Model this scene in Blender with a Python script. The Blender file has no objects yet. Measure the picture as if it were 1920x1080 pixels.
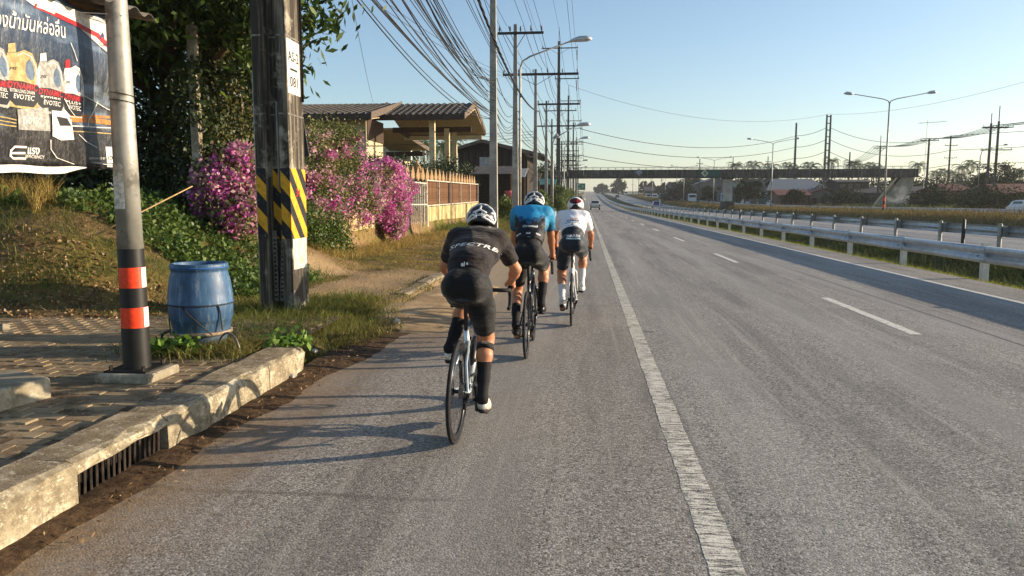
import bpy, math, random
import numpy as np
from mathutils import Vector, Matrix, Quaternion
from mathutils.bvhtree import BVHTree
R = math.radians
rnd = random.Random(7); rng = np.random.default_rng(7)
scene = bpy.context.scene
COL = scene.collection
# ------------------------------------------------------------------ camera
F, CX, CY, H = 1400.0, 960.0, 540.0, 1.55
PITCH = math.atan(161 / F); YAW = math.atan(140 * math.cos(PITCH) / F)
cam = bpy.data.cameras.new('camera'); camo = bpy.data.objects.new('camera', cam); COL.objects.link(camo)
cam.sensor_width = 36; cam.lens = 36 * F / 1920; cam.clip_start = .05; cam.clip_end = 20000
camo.location = (0, 0, H); camo.rotation_euler = (math.pi / 2 - PITCH, 0, YAW)
scene.camera = camo
# ------------------------------------------------------------------ sky and sun
SUN_EL, SUN_AZ = R(13.6), R(12)          # azimuth from +X (right of the road) towards +Y (ahead)
world = bpy.data.worlds.new('World'); scene.world = world; world.use_nodes = True
wn = world.node_tree; bg = wn.nodes['Background']
sky = wn.nodes.new('ShaderNodeTexSky'); sky.sky_type = 'NISHITA'; sky.sun_disc = False
sky.sun_elevation = SUN_EL; sky.sun_rotation = math.pi / 2 - SUN_AZ
sky.altitude = 0; sky.air_density = 1.0; sky.dust_density = .85; sky.ozone_density = 2.1
wn.links.new(sky.outputs[0], bg.inputs[0]); bg.inputs[1].default_value = .112
sl = bpy.data.lights.new('sun', 'SUN'); sl.energy = 4.6; sl.angle = R(.5); sl.color = (1, .82, .60)
so = bpy.data.objects.new('sun', sl); COL.objects.link(so)
SUNV = Vector((math.cos(SUN_EL) * math.cos(SUN_AZ), math.cos(SUN_EL) * math.sin(SUN_AZ), math.sin(SUN_EL)))
so.rotation_euler = SUNV.to_track_quat('Z', 'Y').to_euler()
scene.view_settings.view_transform = 'Standard'; scene.view_settings.look = 'None'
scene.view_settings.exposure = .95; scene.view_settings.gamma = 1
scene.render.engine = 'CYCLES'
scene.cycles.max_bounces = 6; scene.cycles.transparent_max_bounces = 8; scene.cycles.volume_bounces = 0
scene.cycles.use_denoising = True
# ------------------------------------------------------------------ helpers
_rm = camo.rotation_euler.to_matrix()
def ray(px, py): return _rm @ Vector(((px - CX) / F, -(py - CY) / F, -1))
def G(px, py, z=0):                      # photo pixel -> point on a level plane
    r = ray(px, py); t = (z - H) / r.z; return Vector((0, 0, H)) + r * t
def W(px, py, Y):                        # photo pixel -> point at a known distance down the road
    r = ray(px, py); return Vector((0, 0, H)) + r * (Y / r.y)
def PX(p):
    q = _rm.transposed() @ (Vector(p) - Vector((0, 0, H)))
    return (CX + F * q.x / -q.z, CY - F * q.y / -q.z) if q.z < -.05 else (-9e3, 9e3)
def lin(h):
    c = [int(h[i:i + 2], 16) / 255 for i in (0, 2, 4)]
    return tuple(x / 12.92 if x <= .04045 else ((x + .055) / 1.055) ** 2.4 for x in c)
def sstep(t): t = min(1, max(0, t)); return t * t * (3 - 2 * t)

class MB:                                # mesh builder
    def __init__(s): s.v = []; s.f = []; s.m = []; s.mi = 0
    def add(s, vs, fs):
        o = len(s.v); s.v += [tuple(v) for v in vs]
        s.f += [tuple(i + o for i in f) for f in fs]; s.m += [s.mi] * len(fs); return s
    def box(s, c, d, rot=None):          # centre, full size
        x, y, z = d[0] / 2, d[1] / 2, d[2] / 2
        vs = [Vector((i, j, k)) for k in (-z, z) for j in (-y, y) for i in (-x, x)]
        c = Vector(c)
        if rot is not None: vs = [rot @ v for v in vs]
        return s.add([v + c for v in vs], [(0, 2, 3, 1), (4, 5, 7, 6), (0, 1, 5, 4), (2, 6, 7, 3), (0, 4, 6, 2), (1, 3, 7, 5)])
    def bb(s, x0, x1, y0, y1, z0, z1): return s.box(((x0 + x1) / 2, (y0 + y1) / 2, (z0 + z1) / 2), (x1 - x0, y1 - y0, z1 - z0))
    def beam(s, a, b, w, h, up=(0, 0, 1)):   # rectangular bar a->b
        a, b = Vector(a), Vector(b); d = (b - a); L = d.length; d.normalize(); u = Vector(up)
        if abs(d.dot(u)) > .98: u = Vector((0, 1, 0))
        x = d.cross(u).normalized(); z = x.cross(d)
        return s.box((a + b) / 2, (w, L, h), Matrix((x, d, z)).transposed())
    def tube(s, pts, r, n=8, cap=True):
        pts = [Vector(p) for p in pts]; k = len(pts)
        rs = r if isinstance(r, (list, tuple)) else [r] * k
        t0 = (pts[1] - pts[0]).normalized(); u = t0.orthogonal().normalized(); vs = []
        for i, p in enumerate(pts):
            t = ((pts[min(i + 1, k - 1)] - pts[max(i - 1, 0)])).normalized()
            u = (u - t * u.dot(t)).normalized(); w = t.cross(u)
            for j in range(n):
                a = 2 * math.pi * j / n; vs.append(p + (u * math.cos(a) + w * math.sin(a)) * rs[i])
        fs = [(i * n + j, i * n + (j + 1) % n, (i + 1) * n + (j + 1) % n, (i + 1) * n + j) for i in range(k - 1) for j in range(n)]
        if cap: fs += [tuple(range(n))[::-1], tuple((k - 1) * n + j for j in range(n))]
        return s.add(vs, fs)
    def cyl(s, a, b, r0, r1=None, n=12): return s.tube([a, b], [r0, r0 if r1 is None else r1], n)
    def lathe(s, c, prof, n=24, axis=None, cap=True):   # prof [(r,z)]
        c = Vector(c); q = Vector((0, 0, 1)).rotation_difference(Vector(axis)) if axis is not None else Quaternion()
        vs = [c + q @ Vector((r * math.cos(2 * math.pi * j / n), r * math.sin(2 * math.pi * j / n), z)) for r, z in prof for j in range(n)]
        k = len(prof)
        fs = [(i * n + j, i * n + (j + 1) % n, (i + 1) * n + (j + 1) % n, (i + 1) * n + j) for i in range(k - 1) for j in range(n)]
        if cap: fs += [tuple(range(n))[::-1], tuple((k - 1) * n + j for j in range(n))]
        return s.add(vs, fs)
    def prism(s, poly, d):               # polygon (3D points) extruded by vector d
        p = [Vector(q) for q in poly]; n = len(p); d = Vector(d)
        return s.add(p + [q + d for q in p], [tuple(range(n))[::-1], tuple(range(n, 2 * n))] + [(i, (i + 1) % n, n + (i + 1) % n, n + i) for i in range(n)])
    def torus(s, c, R0, r, axis=(1, 0, 0), n=32, k=8, sq=1.0):
        c = Vector(c); q = Vector((0, 0, 1)).rotation_difference(Vector(axis)); vs = []
        for i in range(n):
            a = 2 * math.pi * i / n
            for j in range(k):
                b = 2 * math.pi * j / k; rr = R0 + r * math.cos(b)
                vs.append(c + q @ Vector((rr * math.cos(a), rr * math.sin(a), r * sq * math.sin(b))))
        return s.add(vs, [(i * k + j, ((i + 1) % n) * k + j, ((i + 1) % n) * k + (j + 1) % k, i * k + (j + 1) % k) for i in range(n) for j in range(k)])
    def build(s, name, mats, parent=None, smooth=False, local=False, loc=None):
        me = bpy.data.meshes.new(name)
        off = Vector((0, 0, 0))
        if parent is not None and not local:
            q = parent
            while q is not None: off += q.location; q = q.parent
        if loc is not None: off += Vector(loc)
        me.from_pydata([tuple(Vector(v) - off) for v in s.v] if off.length else s.v, [], s.f)
        return finish(me, name, mats, parent, smooth, s.m if s.mi or any(s.m) else None, loc)
def finish(me, name, mats, parent=None, smooth=False, mi=None, loc=None):
    for m in (mats if isinstance(mats, (list, tuple)) else [mats]): me.materials.append(m)
    if mi is not None: me.polygons.foreach_set('material_index', mi)
    if smooth: me.polygons.foreach_set('use_smooth', [True] * len(me.polygons))
    if smooth == 'auto': me.set_sharp_from_angle(angle=R(40))
    me.update()
    o = bpy.data.objects.new(name, me); COL.objects.link(o)
    if loc is not None: o.location = loc
    if parent is not None: o.parent = parent
    return o
def npmesh(name, v, nper, mats, parent=None, smooth=False, mi=None):   # faces of nper consecutive verts each
    me = bpy.data.meshes.new(name); v = np.ascontiguousarray(v, dtype=np.float32).reshape(-1, 3)
    if parent is not None:
        off = Vector((0, 0, 0)); q = parent
        while q is not None: off += q.location; q = q.parent
        v = v - np.array(off, dtype=np.float32)
    n = len(v); k = n // nper
    me.vertices.add(n); me.vertices.foreach_set('co', v.ravel())
    me.loops.add(n); me.loops.foreach_set('vertex_index', np.arange(n, dtype=np.int32))
    me.polygons.add(k); me.polygons.foreach_set('loop_start', np.arange(0, n, nper, dtype=np.int32))
    me.update(calc_edges=True)
    return finish(me, name, mats, parent, smooth, mi)
def empty(name, loc, rz=0):
    o = bpy.data.objects.new(name, None); COL.objects.link(o); o.location = loc; o.rotation_euler = (0, 0, rz)
    o.empty_display_size = .1; return o
def tag(o, label, cat=None, group=None, kind=None):
    if label: o['label'] = label
    if cat: o['category'] = cat
    if group: o['group'] = group
    if kind: o['kind'] = kind
    return o
ORD = 'first second third fourth fifth sixth seventh eighth ninth tenth eleventh twelfth thirteenth fourteenth fifteenth sixteenth seventeenth eighteenth nineteenth twentieth'.split()
ORD += ['twenty ' + w for w in ORD[:9]] + ['thirtieth'] + ['thirty ' + w for w in ORD[:9]]
def struct(o): o['kind'] = 'structure'; return o
def copytree(o, parent=None):
    c = o.copy(); COL.objects.link(c); c.parent = parent
    for ch in list(o.children): copytree(ch, c)
    return c
# ------------------------------------------------------------------ materials
class SM:
    def __init__(s, name, rough=.7, metal=0, spec=.5):
        s.mat = bpy.data.materials.new(name); s.mat.use_nodes = True; s.t = s.mat.node_tree
        s.b = s.t.nodes['Principled BSDF']; s.out = s.t.nodes['Material Output']
        s.b.inputs['Roughness'].default_value = rough; s.b.inputs['Metallic'].default_value = metal
        s.b.inputs['Specular IOR Level'].default_value = spec
    def n(s, typ, *a, **k):
        nd = s.t.nodes.new('ShaderNode' + typ)
        for q, v in k.items():
            if hasattr(nd, q): setattr(nd, q, v)
            else: s.set(nd.inputs[q.replace('_', ' ')], v)
        for i, v in enumerate(a):
            if v is not None: s.set(nd.inputs[i], v)
        return nd
    def set(s, sock, v):
        if isinstance(v, bpy.types.Node): v = v.outputs[0]
        if isinstance(v, bpy.types.NodeSocket): s.t.links.new(v, sock)
        else:
            if isinstance(v, tuple) and len(v) == 3 and sock.type == 'RGBA': v = v + (1,)
            sock.default_value = v
    def m(s, op, *a): return s.n('Math', *a, operation=op)
    def mix(s, f, a, b, blend='MIX'):
        nd = s.t.nodes.new('ShaderNodeMix'); nd.data_type = 'RGBA'; nd.blend_type = blend
        s.set(nd.inputs[0], f); s.set(nd.inputs[6], a); s.set(nd.inputs[7], b); return nd.outputs[2]
    def pos(s): return s.n('NewGeometry').outputs['Position']
    def obj(s): return s.n('TexCoord').outputs['Object']
    def noise(s, vec, scale, detail=4, rough=.55): 
        return s.n('TexNoise', Vector=vec, Scale=scale, Detail=detail, Roughness=rough).outputs[0]
    def map(s, vec, sc=(1, 1, 1), rot=(0, 0, 0)): return s.n('Mapping', Vector=vec, Scale=sc, Rotation=rot).outputs[0]
    def sm(s, f, lo, hi): return s.n('MapRange', f, lo, hi, 0., 1., interpolation_type='SMOOTHSTEP', clamp=True).outputs[0]
    def col(s, c): s.set(s.b.inputs['Base Color'], c); return s
    def bump(s, h, strength=.4, dist=.01):
        b = s.n('Bump', Strength=strength, Distance=dist, Height=h); s.set(s.b.inputs['Normal'], b.outputs[0]); return b
def pm(name, c1, c2=None, scale=6, rough=.7, metal=0, bump=.15, bs=40, spec=.4, dist=.004, c3=None, s3=1.5, lo=.35, hi=.65):
    s = SM(name, rough, metal, spec); v = s.obj()
    c1 = lin(c1) if isinstance(c1, str) else c1
    if c2 is None: c2 = tuple(x * .72 for x in c1)
    c2 = lin(c2) if isinstance(c2, str) else c2
    c = s.mix(s.sm(s.noise(v, scale, 6, .65), lo, hi), c1, c2)
    if c3 is not None:
        c3 = lin(c3) if isinstance(c3, str) else c3
        c = s.mix(s.sm(s.noise(v, s3, 5, .7), .5, .68), c, c3)
    s.col(c)
    if bump: s.bump(s.noise(v, bs, 3, .6), bump, dist)
    return s.mat
def leafmat(name, c1, c2, c3, trans=.35, rough=.5, spec=.35):
    s = SM(name, rough, 0, spec); r = s.n('NewGeometry').outputs['Random Per Island']
    cr = s.n('ValToRGB', r); e = cr.color_ramp
    e.elements[0].color = lin(c1) + (1,); e.elements[1].color = lin(c3) + (1,)
    q = e.elements.new(.5); q.color = lin(c2) + (1,)
    s.col(cr.outputs[0])
    tr = s.n('BsdfTranslucent'); s.set(tr.inputs[0], cr.outputs[0])
    mx = s.n('MixShader', trans, s.b.outputs[0], tr.outputs[0]); s.t.links.new(mx.outputs[0], s.out.inputs[0])
    return s.mat
def txt(body, size, font_w=0, extr=0, align='CENTER', shear=0, space=1.0):   # text -> (verts, faces) in the xy plane
    cu = bpy.data.curves.new('t', 'FONT'); cu.body = body; cu.size = size; cu.align_x = align; cu.align_y = 'CENTER'
    cu.offset = font_w; cu.shear = shear; cu.space_character = space; cu.resolution_u = 2; cu.fill_mode = 'FRONT'
    ob = bpy.data.objects.new('t', cu); COL.objects.link(ob)
    dg = bpy.context.evaluated_depsgraph_get(); me = bpy.data.meshes.new_from_object(ob.evaluated_get(dg))
    vs = [v.co.copy() for v in me.vertices]; fs = [tuple(p.vertices) for p in me.polygons]
    bpy.data.objects.remove(ob); bpy.data.curves.remove(cu); bpy.data.meshes.remove(me)
    return vs, fs
# ================================================================== THE SETTING
def zr(Y):                               # the road is level, then climbs a long hill
    if Y < 110: return 0.
    u = Y - 110
    z = .0165 * u * min(1, u / 300) ** .7 if u < 300 else .0165 * u
    return z if u < 1250 else .0165 * 1250 + .002 * (u - 1250)
def mound(X, Y):
    a = sstep((-4.7 - X) / 3.0) * sstep((Y - 7.6) / 3.0)
    if X > -7.1: a *= 1 - sstep((Y - 14.) / 5.) * (1 - sstep((-6.9 - X) / .2)) if Y > 14 else 1
    else: a *= 1 - .5 * sstep((Y - 18) / 8)
    return 1.4 * a
def gz(X, Y):                            # height of the open ground
    z = zr(Y)
    if X < -2.5:
        if Y < 7.05: c = .08 if X < -3.05 else -.25
        else: c = .16 * sstep((-2.55 - X) / .5) if Y < 10.6 else .13
        c += mound(X, Y)
        if Y < 60 and X < -2.6: c += .03 * math.sin(X * 3.1 + Y * 1.7) * math.sin(Y * 2.3 - X) * sstep((-X - 2.8) / .6) * (1 if Y > 8.4 else 0)
        if X < -60: c += 0
        return z + c
    if X < 7.9: return z - .06
    if X < 13.1:
        t = (X - 7.9) / 5.2
        return z - .05 - .75 * math.sin(math.pi * t) ** .8 if 0 < t < 1 else z - .05
    if X < 22.3: return z - .06
    if X < 34: 
        t = (X - 22.3) / 11.7
        return z - .05 + .70 * sstep(t / .17) * (1 - .6 * sstep((t - .6) / .4)) 
    if X < 44: return z + .18
    return z + .3
def axis(spec):
    out = []
    for a, b, n in spec: out += list(np.linspace(a, b, n, endpoint=False))
    return out + [spec[-1][1]]
xs = axis([(-2500, -200, 8), (-200, -40, 12), (-40, -12, 14), (-12, -7.2, 16), (-7.2, -6.85, 3), (-6.85, -2.3, 28), (-2.3, 7.7, 6), (7.7, 13.2, 26), (13.2, 22.2, 5), (22.2, 34.4, 18), (34.4, 44.2, 4), (44.2, 120, 12), (120, 400, 8), (400, 3500, 10)])
ys = axis([(-14, 2, 10), (2, 20, 90), (20, 60, 50), (60, 120, 24), (120, 450, 44), (450, 1500, 42), (1500, 9000, 16)])
gv = [(x, y, gz(x, y)) for y in ys for x in xs]; nx = len(xs)
gf = [(j * nx + i, j * nx + i + 1, (j + 1) * nx + i + 1, (j + 1) * nx + i) for j in range(len(ys) - 1) for i in range(nx - 1)]
def ground_mat():
    s = SM('ground_soil', .95, 0, .15); p = s.pos(); sx = s.n('SeparateXYZ', p); X = sx.outputs[0]
    n1 = s.noise(p, .55, 6, .6); n2 = s.noise(p, 5, 6, .7); n3 = s.noise(p, 30, 3, .7)
    dirt = s.mix(s.sm(n2, .35, .65), lin('8f7355'), lin('5f4a33'))
    dirt = s.mix(s.sm(n3, .55, .7), dirt, lin('b39a78'))
    dry = s.mix(s.sm(n2, .3, .7), lin('8a7442'), lin('5f5a2c'))
    grn = s.mix(s.sm(n3, .3, .7), lin('4c5226'), lin('3a4420'))
    c = s.mix(s.sm(n1, .44, .58), dirt, dry)
    c = s.mix(s.m('MULTIPLY', s.sm(s.noise(p, .9, 5), .5, .62), .8), c, grn)
    yard = s.m('MULTIPLY', s.m('MULTIPLY', s.sm(sx.outputs[1], 10., 11.5), s.m('SUBTRACT', 1., s.sm(sx.outputs[1], 14., 17.))), s.sm(s.m('ADD', X, s.m('MULTIPLY', n1, 1.2)), -6.2, -4.8))
    c = s.mix(s.m('MULTIPLY', yard, s.sm(n2, .1, .36)), c, s.mix(s.sm(n3, .35, .65), lin('b59c76'), lin('94795a')))
    md = s.m('MULTIPLY', s.sm(X, 7.9, 8.3), s.m('SUBTRACT', 1., s.sm(X, 12.8, 13.4)))
    c = s.mix(md, c, s.mix(s.sm(n2, .3, .7), lin('4d4a28'), lin('35361c')))
    bank = s.m('MULTIPLY', s.sm(X, 22, 23), s.m('SUBTRACT', 1., s.sm(X, 34, 36)))
    c = s.mix(bank, c, s.mix(s.sm(n2, .3, .7), lin('7d6a45'), lin('5d5234')))
    far = s.sm(sx.outputs[1], 200, 500)
    c = s.mix(far, c, s.mix(s.sm(s.noise(p, .05, 5), .4, .6), lin('6f6a45'), lin('4a5533')))
    s.col(c); s.bump(s.m('ADD', n2, s.m('MULTIPLY', n3, .5)), .9, .05); return s.mat
M_ground = ground_mat()
me = bpy.data.meshes.new('ground'); me.from_pydata(gv, [], gf); ground = struct(finish(me, 'ground', M_ground, None, True))

def asphalt(name, base, tint, dirt=True, fine=1.):
    s = SM(name, .82, 0, .35); p = s.pos(); sx = s.n('SeparateXYZ', p); X, Y = sx.outputs[0], sx.outputs[1]
    vn = s.n('TexVoronoi', Vector=p, Scale=92.0 * fine, feature='F1', Randomness=1.); agg = vn.outputs[0]
    vr = s.n('SeparateColor', vn.outputs[1]).outputs[0]
    g = s.noise(p, 160 * fine, 2, .7); g2 = s.noise(p, 45 * fine, 4, .75)
    c = s.mix(s.sm(g, .38, .66), lin(base), lin(tint))
    c = s.mix(s.m('MULTIPLY', s.sm(vr, .6, .95), .8), c, lin('c2bdb4')); c = s.mix(s.m('MULTIPLY', s.m('SUBTRACT', 1., s.sm(vr, 0.05, .36)), .8), c, lin('302e2c'))
    c = s.mix(s.m('MULTIPLY', s.sm(g2, .54, .72), .7), c, lin('a39c92'))
    c = s.mix(s.m('MULTIPLY', s.sm(s.noise(p, 75, 2, .6), .58, .68), .85), c, lin('3c3a38'))
    pl = s.map(p, (1.6, .12, 1))
    c = s.mix(s.m('MULTIPLY', s.sm(s.noise(pl, 1.1, 6, .65), .42, .64), .5), c, lin('53504c'))
    c = s.mix(s.m('MULTIPLY', s.sm(s.noise(s.map(p, (7., .16, 1)), 1.0, 6, .7), .52, .68), .4), c, lin('b0a99e'))
    c = s.mix(s.m('MULTIPLY', s.sm(s.noise(p, .8, 6, .6), .5, .72), .3), c, lin('a09a90'))
    # wheel tracks a little polished
    wv = s.m('SINE', s.m('MULTIPLY', s.m('SUBTRACT', X, .75), 3.55)); 
    c = s.mix(s.m('MULTIPLY', s.sm(wv, .2, 1.), .24), c, lin('aba79f'))
    # oil and tar spots
    vo = s.n('TexVoronoi', Vector=s.map(p, (1., 1.5, 1)), Scale=1.15, feature='F1')
    sp = s.m('SUBTRACT', 1., s.sm(s.m('ADD', vo.outputs[0], s.m('MULTIPLY', s.noise(p, 9, 3), .2)), .13, .20))
    sp = s.m('MULTIPLY', sp, s.sm(s.n('SeparateColor', vo.outputs[1]).outputs[0], .55, .8))
    c = s.mix(s.m('MULTIPLY', sp, .8), c, lin('2b2927'))
    # transverse cracks every so often
    wy = s.m('ADD', Y, s.m('ADD', s.m('MULTIPLY', s.noise(s.map(p, (1, 0, 0)), 1.2, 5), .14), s.m('MULTIPLY', X, .012)))
    fr = s.m('ABSOLUTE', s.m('SUBTRACT', s.m('FRACT', s.m('MULTIPLY', wy, .133)), .5))
    ck = s.m('SUBTRACT', 1., s.sm(fr, .0008, .005))
    ck = s.m('MULTIPLY', ck, s.sm(s.noise(s.map(p, (.35, .1, 1)), 1.3, 3), .42, .55))
    c = s.mix(s.m('MULTIPLY', ck, .55), c, lin('4a4643'))
    if dirt:
        edge = s.m('ADD', X, s.m('MULTIPLY', s.noise(p, 1.3, 6, .65), -1.5))
        d = s.m('SUBTRACT', 1., s.sm(edge, -3.35, -2.25))
        far2 = s.sm(Y, 6.3, 8.5); d2 = s.m('MULTIPLY', far2, s.m('MULTIPLY', s.m('SUBTRACT', 1., s.sm(edge, -3.1, -.6)), .85))
        d = s.m('MAXIMUM', d, d2)
        dc = s.mix(s.sm(s.noise(p, 18, 5, .7), .35, .65), lin('927a5a'), lin('65513b')); dc = s.mix(s.sm(Y, 9., 12.), dc, lin('a88f6b'))
        c = s.mix(s.m('MULTIPLY', d, s.sm(s.noise(p, 6, 6, .7), .2, .5)), c, dc)
        sh = s.m('SUBTRACT', 1., s.sm(X, .4, .8)); c = s.mix(s.m('MULTIPLY', sh, .14), c, lin('927f69'))
    s.col(c)
    hh = s.m('ADD', s.m('MULTIPLY', agg, -1.6), s.m('ADD', s.m('MULTIPLY', g, .5), s.m('MULTIPLY', g2, 1.)))
    s.bump(hh, .4, .003); return s.mat
M_road = asphalt('asphalt', '74706a', '9d978d'); M_road2 = asphalt('old_asphalt', '77767a', '8b8a8c', False)
def strip(name, x0, x1, z, mat, y0=-14, y1=1600, parent=None, wob=0, nxs=2):
    yy = [y for y in axis([(-14, 30, 44), (30, 110, 20), (110, 420, 30), (420, 1600, 30), (1600, 8600, 6)]) if y0 < y < y1]
    yy = [y0] + yy + [y1]; vs = []; 
    for y in yy:
        w = wob * (math.sin(y * 2.1) + .6 * math.sin(y * 5.3 + 1) + .4 * math.sin(y * 11.7))
        for k in range(nxs):
            t = k / (nxs - 1); x = x0 + (x1 - x0) * t + (w if k == 0 else 0)
            vs.append((x, y, zr(y) + (z(x) if callable(z) else z)))
    fs = [(j * nxs + k, j * nxs + k + 1, (j + 1) * nxs + k + 1, (j + 1) * nxs + k) for j in range(len(yy) - 1) for k in range(nxs - 1)]
    m = MB(); m.add(vs, fs); return m.build(name, mat, parent)
road = struct(strip('road', -2.62, 7.75, 0, M_road))
far_road = struct(strip('far_road', 13.35, 22.2, 0, M_road2))
op_road = struct(strip('opposite_road', 34.2, 43.8, .22, M_road2))
def paint_mat():
    s = SM('road_paint', .75, 0, .3); p = s.pos()
    n = s.noise(s.map(p, (2.2, 13, 1)), 3.2, 7, .8); n2 = s.noise(p, 110, 3, .75)
    c = s.mix(s.sm(n, .47, .57), lin('e2dccb'), lin('837d74'))
    c = s.mix(s.m('MULTIPLY', s.sm(n2, .5, .64), .85), c, lin('7d776d')); s.col(c)
    s.bump(n2, .5, .003)
    big = s.noise(p, 2.3, 5, .7); w = s.m('ADD', s.m('MULTIPLY', n, .75), s.m('ADD', s.m('MULTIPLY', n2, .3), s.m('MULTIPLY', big, .35)))
    tr = s.n('BsdfTransparent'); mx = s.n('MixShader', s.sm(w, .70, .755), s.b.outputs[0], tr.outputs[0]); s.t.links.new(mx.outputs[0], s.out.inputs[0]); return s.mat
M_paint = paint_mat()
M_paint2 = pm('fresh_road_paint', 'e0dccf', 'c2bdb0', 25, .7, bump=.2, bs=90, c3='a59f94', s3=9)
def ragged(name, x0, x1, y0, y1, z, parent, step=.09):
    n = max(2, int((y1 - y0) / step)); vs = []
    for i in range(n + 1):
        y = y0 + (y1 - y0) * i / n; j = .006
        vs += [(x0 + rnd.uniform(-j, j), y, zr(y) + z), (x1 + rnd.uniform(-j, j), y, zr(y) + z)]
    m = MB(); m.add(vs, [(2 * i, 2 * i + 1, 2 * i + 3, 2 * i + 2) for i in range(n)]); return m.build(name, M_paint if x0 < 1 else M_paint2, parent)
def line(x, w, y0, y1, parent):
    near = ragged('edge_line', x - w / 2, x + w / 2, y0, min(y1, 26), .0018, parent)
    if y1 > 26: strip('edge_line', x - w / 2, x + w / 2, .004 if y1 < 200 else .005, M_paint if x < 1 else M_paint2, 26, y1, parent)
line(.61, .15, 1.5, 1300, road); line(6.72, .13, 2, 1300, road)
a = G(1545, 558); b = G(1706, 627)
for k in range(28):
    y0 = b.y + k * 10.6
    ragged('lane_dash', 3.82, 3.95, y0, y0 + a.y - b.y, .0018 + .00001 * k, road, .2)
for k in range(30): strip('lane_dash', 17.7, 17.82, .005, M_paint, 15 + k * 12, 18 + k * 12, far_road)
strip('edge_line', 13.9, 14.02, .005, M_paint, 5, 1300, far_road); strip('edge_line', 21.6, 21.72, .005, M_paint, 5, 1300, far_road)
# tar joint scar lines along the lane
M_tar = pm('tar', '9b968c', '6f6b65', 30, .8)
for x, w in ((4.75, .02),): strip('seam', x, x + w, .0045, M_tar, 6, 90, road)
# ---- kerb, drain, pavement
def conc_mat(name, a, b, c, sc=5, bump=.5):
    s = SM(name, .9, 0, .25); p = s.pos(); n = s.noise(p, sc, 7, .7); n2 = s.noise(p, sc * 9, 4, .7)
    k = s.mix(s.sm(n, .36, .62), lin(a), lin(b)); k = s.mix(s.m('MULTIPLY', s.sm(s.noise(p, sc * .45, 6, .75), .5, .62), .9), k, lin(c))
    k = s.mix(s.m('MULTIPLY', s.sm(n2, .55, .72), .5), k, lin('5a5142'))
    if sc > 5:
        v1 = s.m('ABSOLUTE', s.m('SUBTRACT', s.noise(p, sc * 1.4, 8, .8), .5)); k = s.mix(s.m('MULTIPLY', s.m('SUBTRACT', 1., s.sm(v1, .0, .012)), .7), k, lin('3f382d')); k = s.mix(s.m('MULTIPLY', s.sm(s.noise(s.map(p, (1, 1, 2.5)), sc * 2.6, 7, .8), .56, .63), .75), k, lin('d6cdb6'))
    s.col(k)
    s.bump(s.m('ADD', n, s.m('MULTIPLY', n2, .7)), bump, .012); return s.mat
M_kerb = conc_mat('kerb_concrete', 'a2977e', '766b56', 'c3b99f', 8, .7)
M_kerbtop = conc_mat('kerb_top_concrete', '93846b', '74654e', 'aa9c82', 9, .8)
kerb = struct(empty('kerb', (-2.7, 3, 0)))
GX = -2.56                                # kerb face
dg0, dg1 = 3.42, 4.26                     # drain opening along the road
def kerbrun(y0, y1, z0, z1, top, d=.3, step=.12, face=GX, mat=None, mt=None):
    n = max(1, int((y1 - y0) / step)); vs = []
    rows = [(0, z0), (.0, z1 - .05), (.012, z1 - .018), (.05, z1), (d, z1 + .005), (d, z0)]
    for i in range(n + 1):
        y = y0 + (y1 - y0) * i / n
        for k, (dx, z) in enumerate(rows):
            j = rnd.gauss(0, .006) - (.02 if rnd.random() < .06 else 0)
            vs.append((face - dx + (j if k < 4 else 0), y, z + (rnd.uniform(-.006, .006) if 0 < k < 5 else 0)))
    k = len(rows); m = MB()
    for i in range(n):
        for q in range(k - 1):
            m.mi = 1 if q >= 3 else 0; m.add([vs[i * k + q], vs[i * k + q + 1], vs[(i + 1) * k + q + 1], vs[(i + 1) * k + q]], [(0, 1, 2, 3)])
    m.mi = 0
    m.add(vs[:k], [tuple(range(k))[::-1]]); m.add(vs[-k:], [tuple(range(k))])
    o = m.build('kerb_stone', [M_kerb, M_kerbtop], kerb)
    return o
cuts = [-4, -1.2, 1.1, dg0]; KZ = .245
for a_, b_ in zip(cuts[:-1], cuts[1:]): kerbrun(a_ + .004, b_ - .004, -.1, KZ, 0)
kerbrun(dg0, dg1, .175, KZ + .002, 0)
for a_, b_ in ((dg1, 5.75), (5.75, 6.5)): kerbrun(a_ + .004, b_ - .004, -.1, KZ - .01, 0)
for k, (y0, y1) in enumerate(((11.2, 12.7), (12.7, 14.2), (14.2, 15.7), (15.7, 17.2), (17.2, 18.7), (18.7, 21.7), (21.7, 24.7))):
    kerbrun(y0 + .01, y1 - .01, -.1, .15 + .02 * (k % 2), 0, .2, .2, -2.72)
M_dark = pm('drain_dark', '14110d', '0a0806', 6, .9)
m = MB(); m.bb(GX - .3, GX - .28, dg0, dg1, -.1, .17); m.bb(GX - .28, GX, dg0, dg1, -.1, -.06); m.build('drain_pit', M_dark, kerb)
M_iron = pm('rusty_iron', '4a4038', '2a2320', 14, .75, .4)
dr = empty('drain_grate', (GX - .05, (dg0 + dg1) / 2, -.06)); tag(dr, 'row of rusty iron bars in the drain opening of the kerb', 'drain')
for k in range(17):
    y = dg0 + .03 + k * (dg1 - dg0 - .06) / 16; dx = rnd.uniform(-.008, .008)
    m = MB(); m.tube([(GX - .06 + dx, y + rnd.uniform(-.01, .01), -.062), (GX - .055, y, .06), (GX - .05, y, .174)], .0085, 6); m.build('bar', M_iron, dr)
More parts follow.
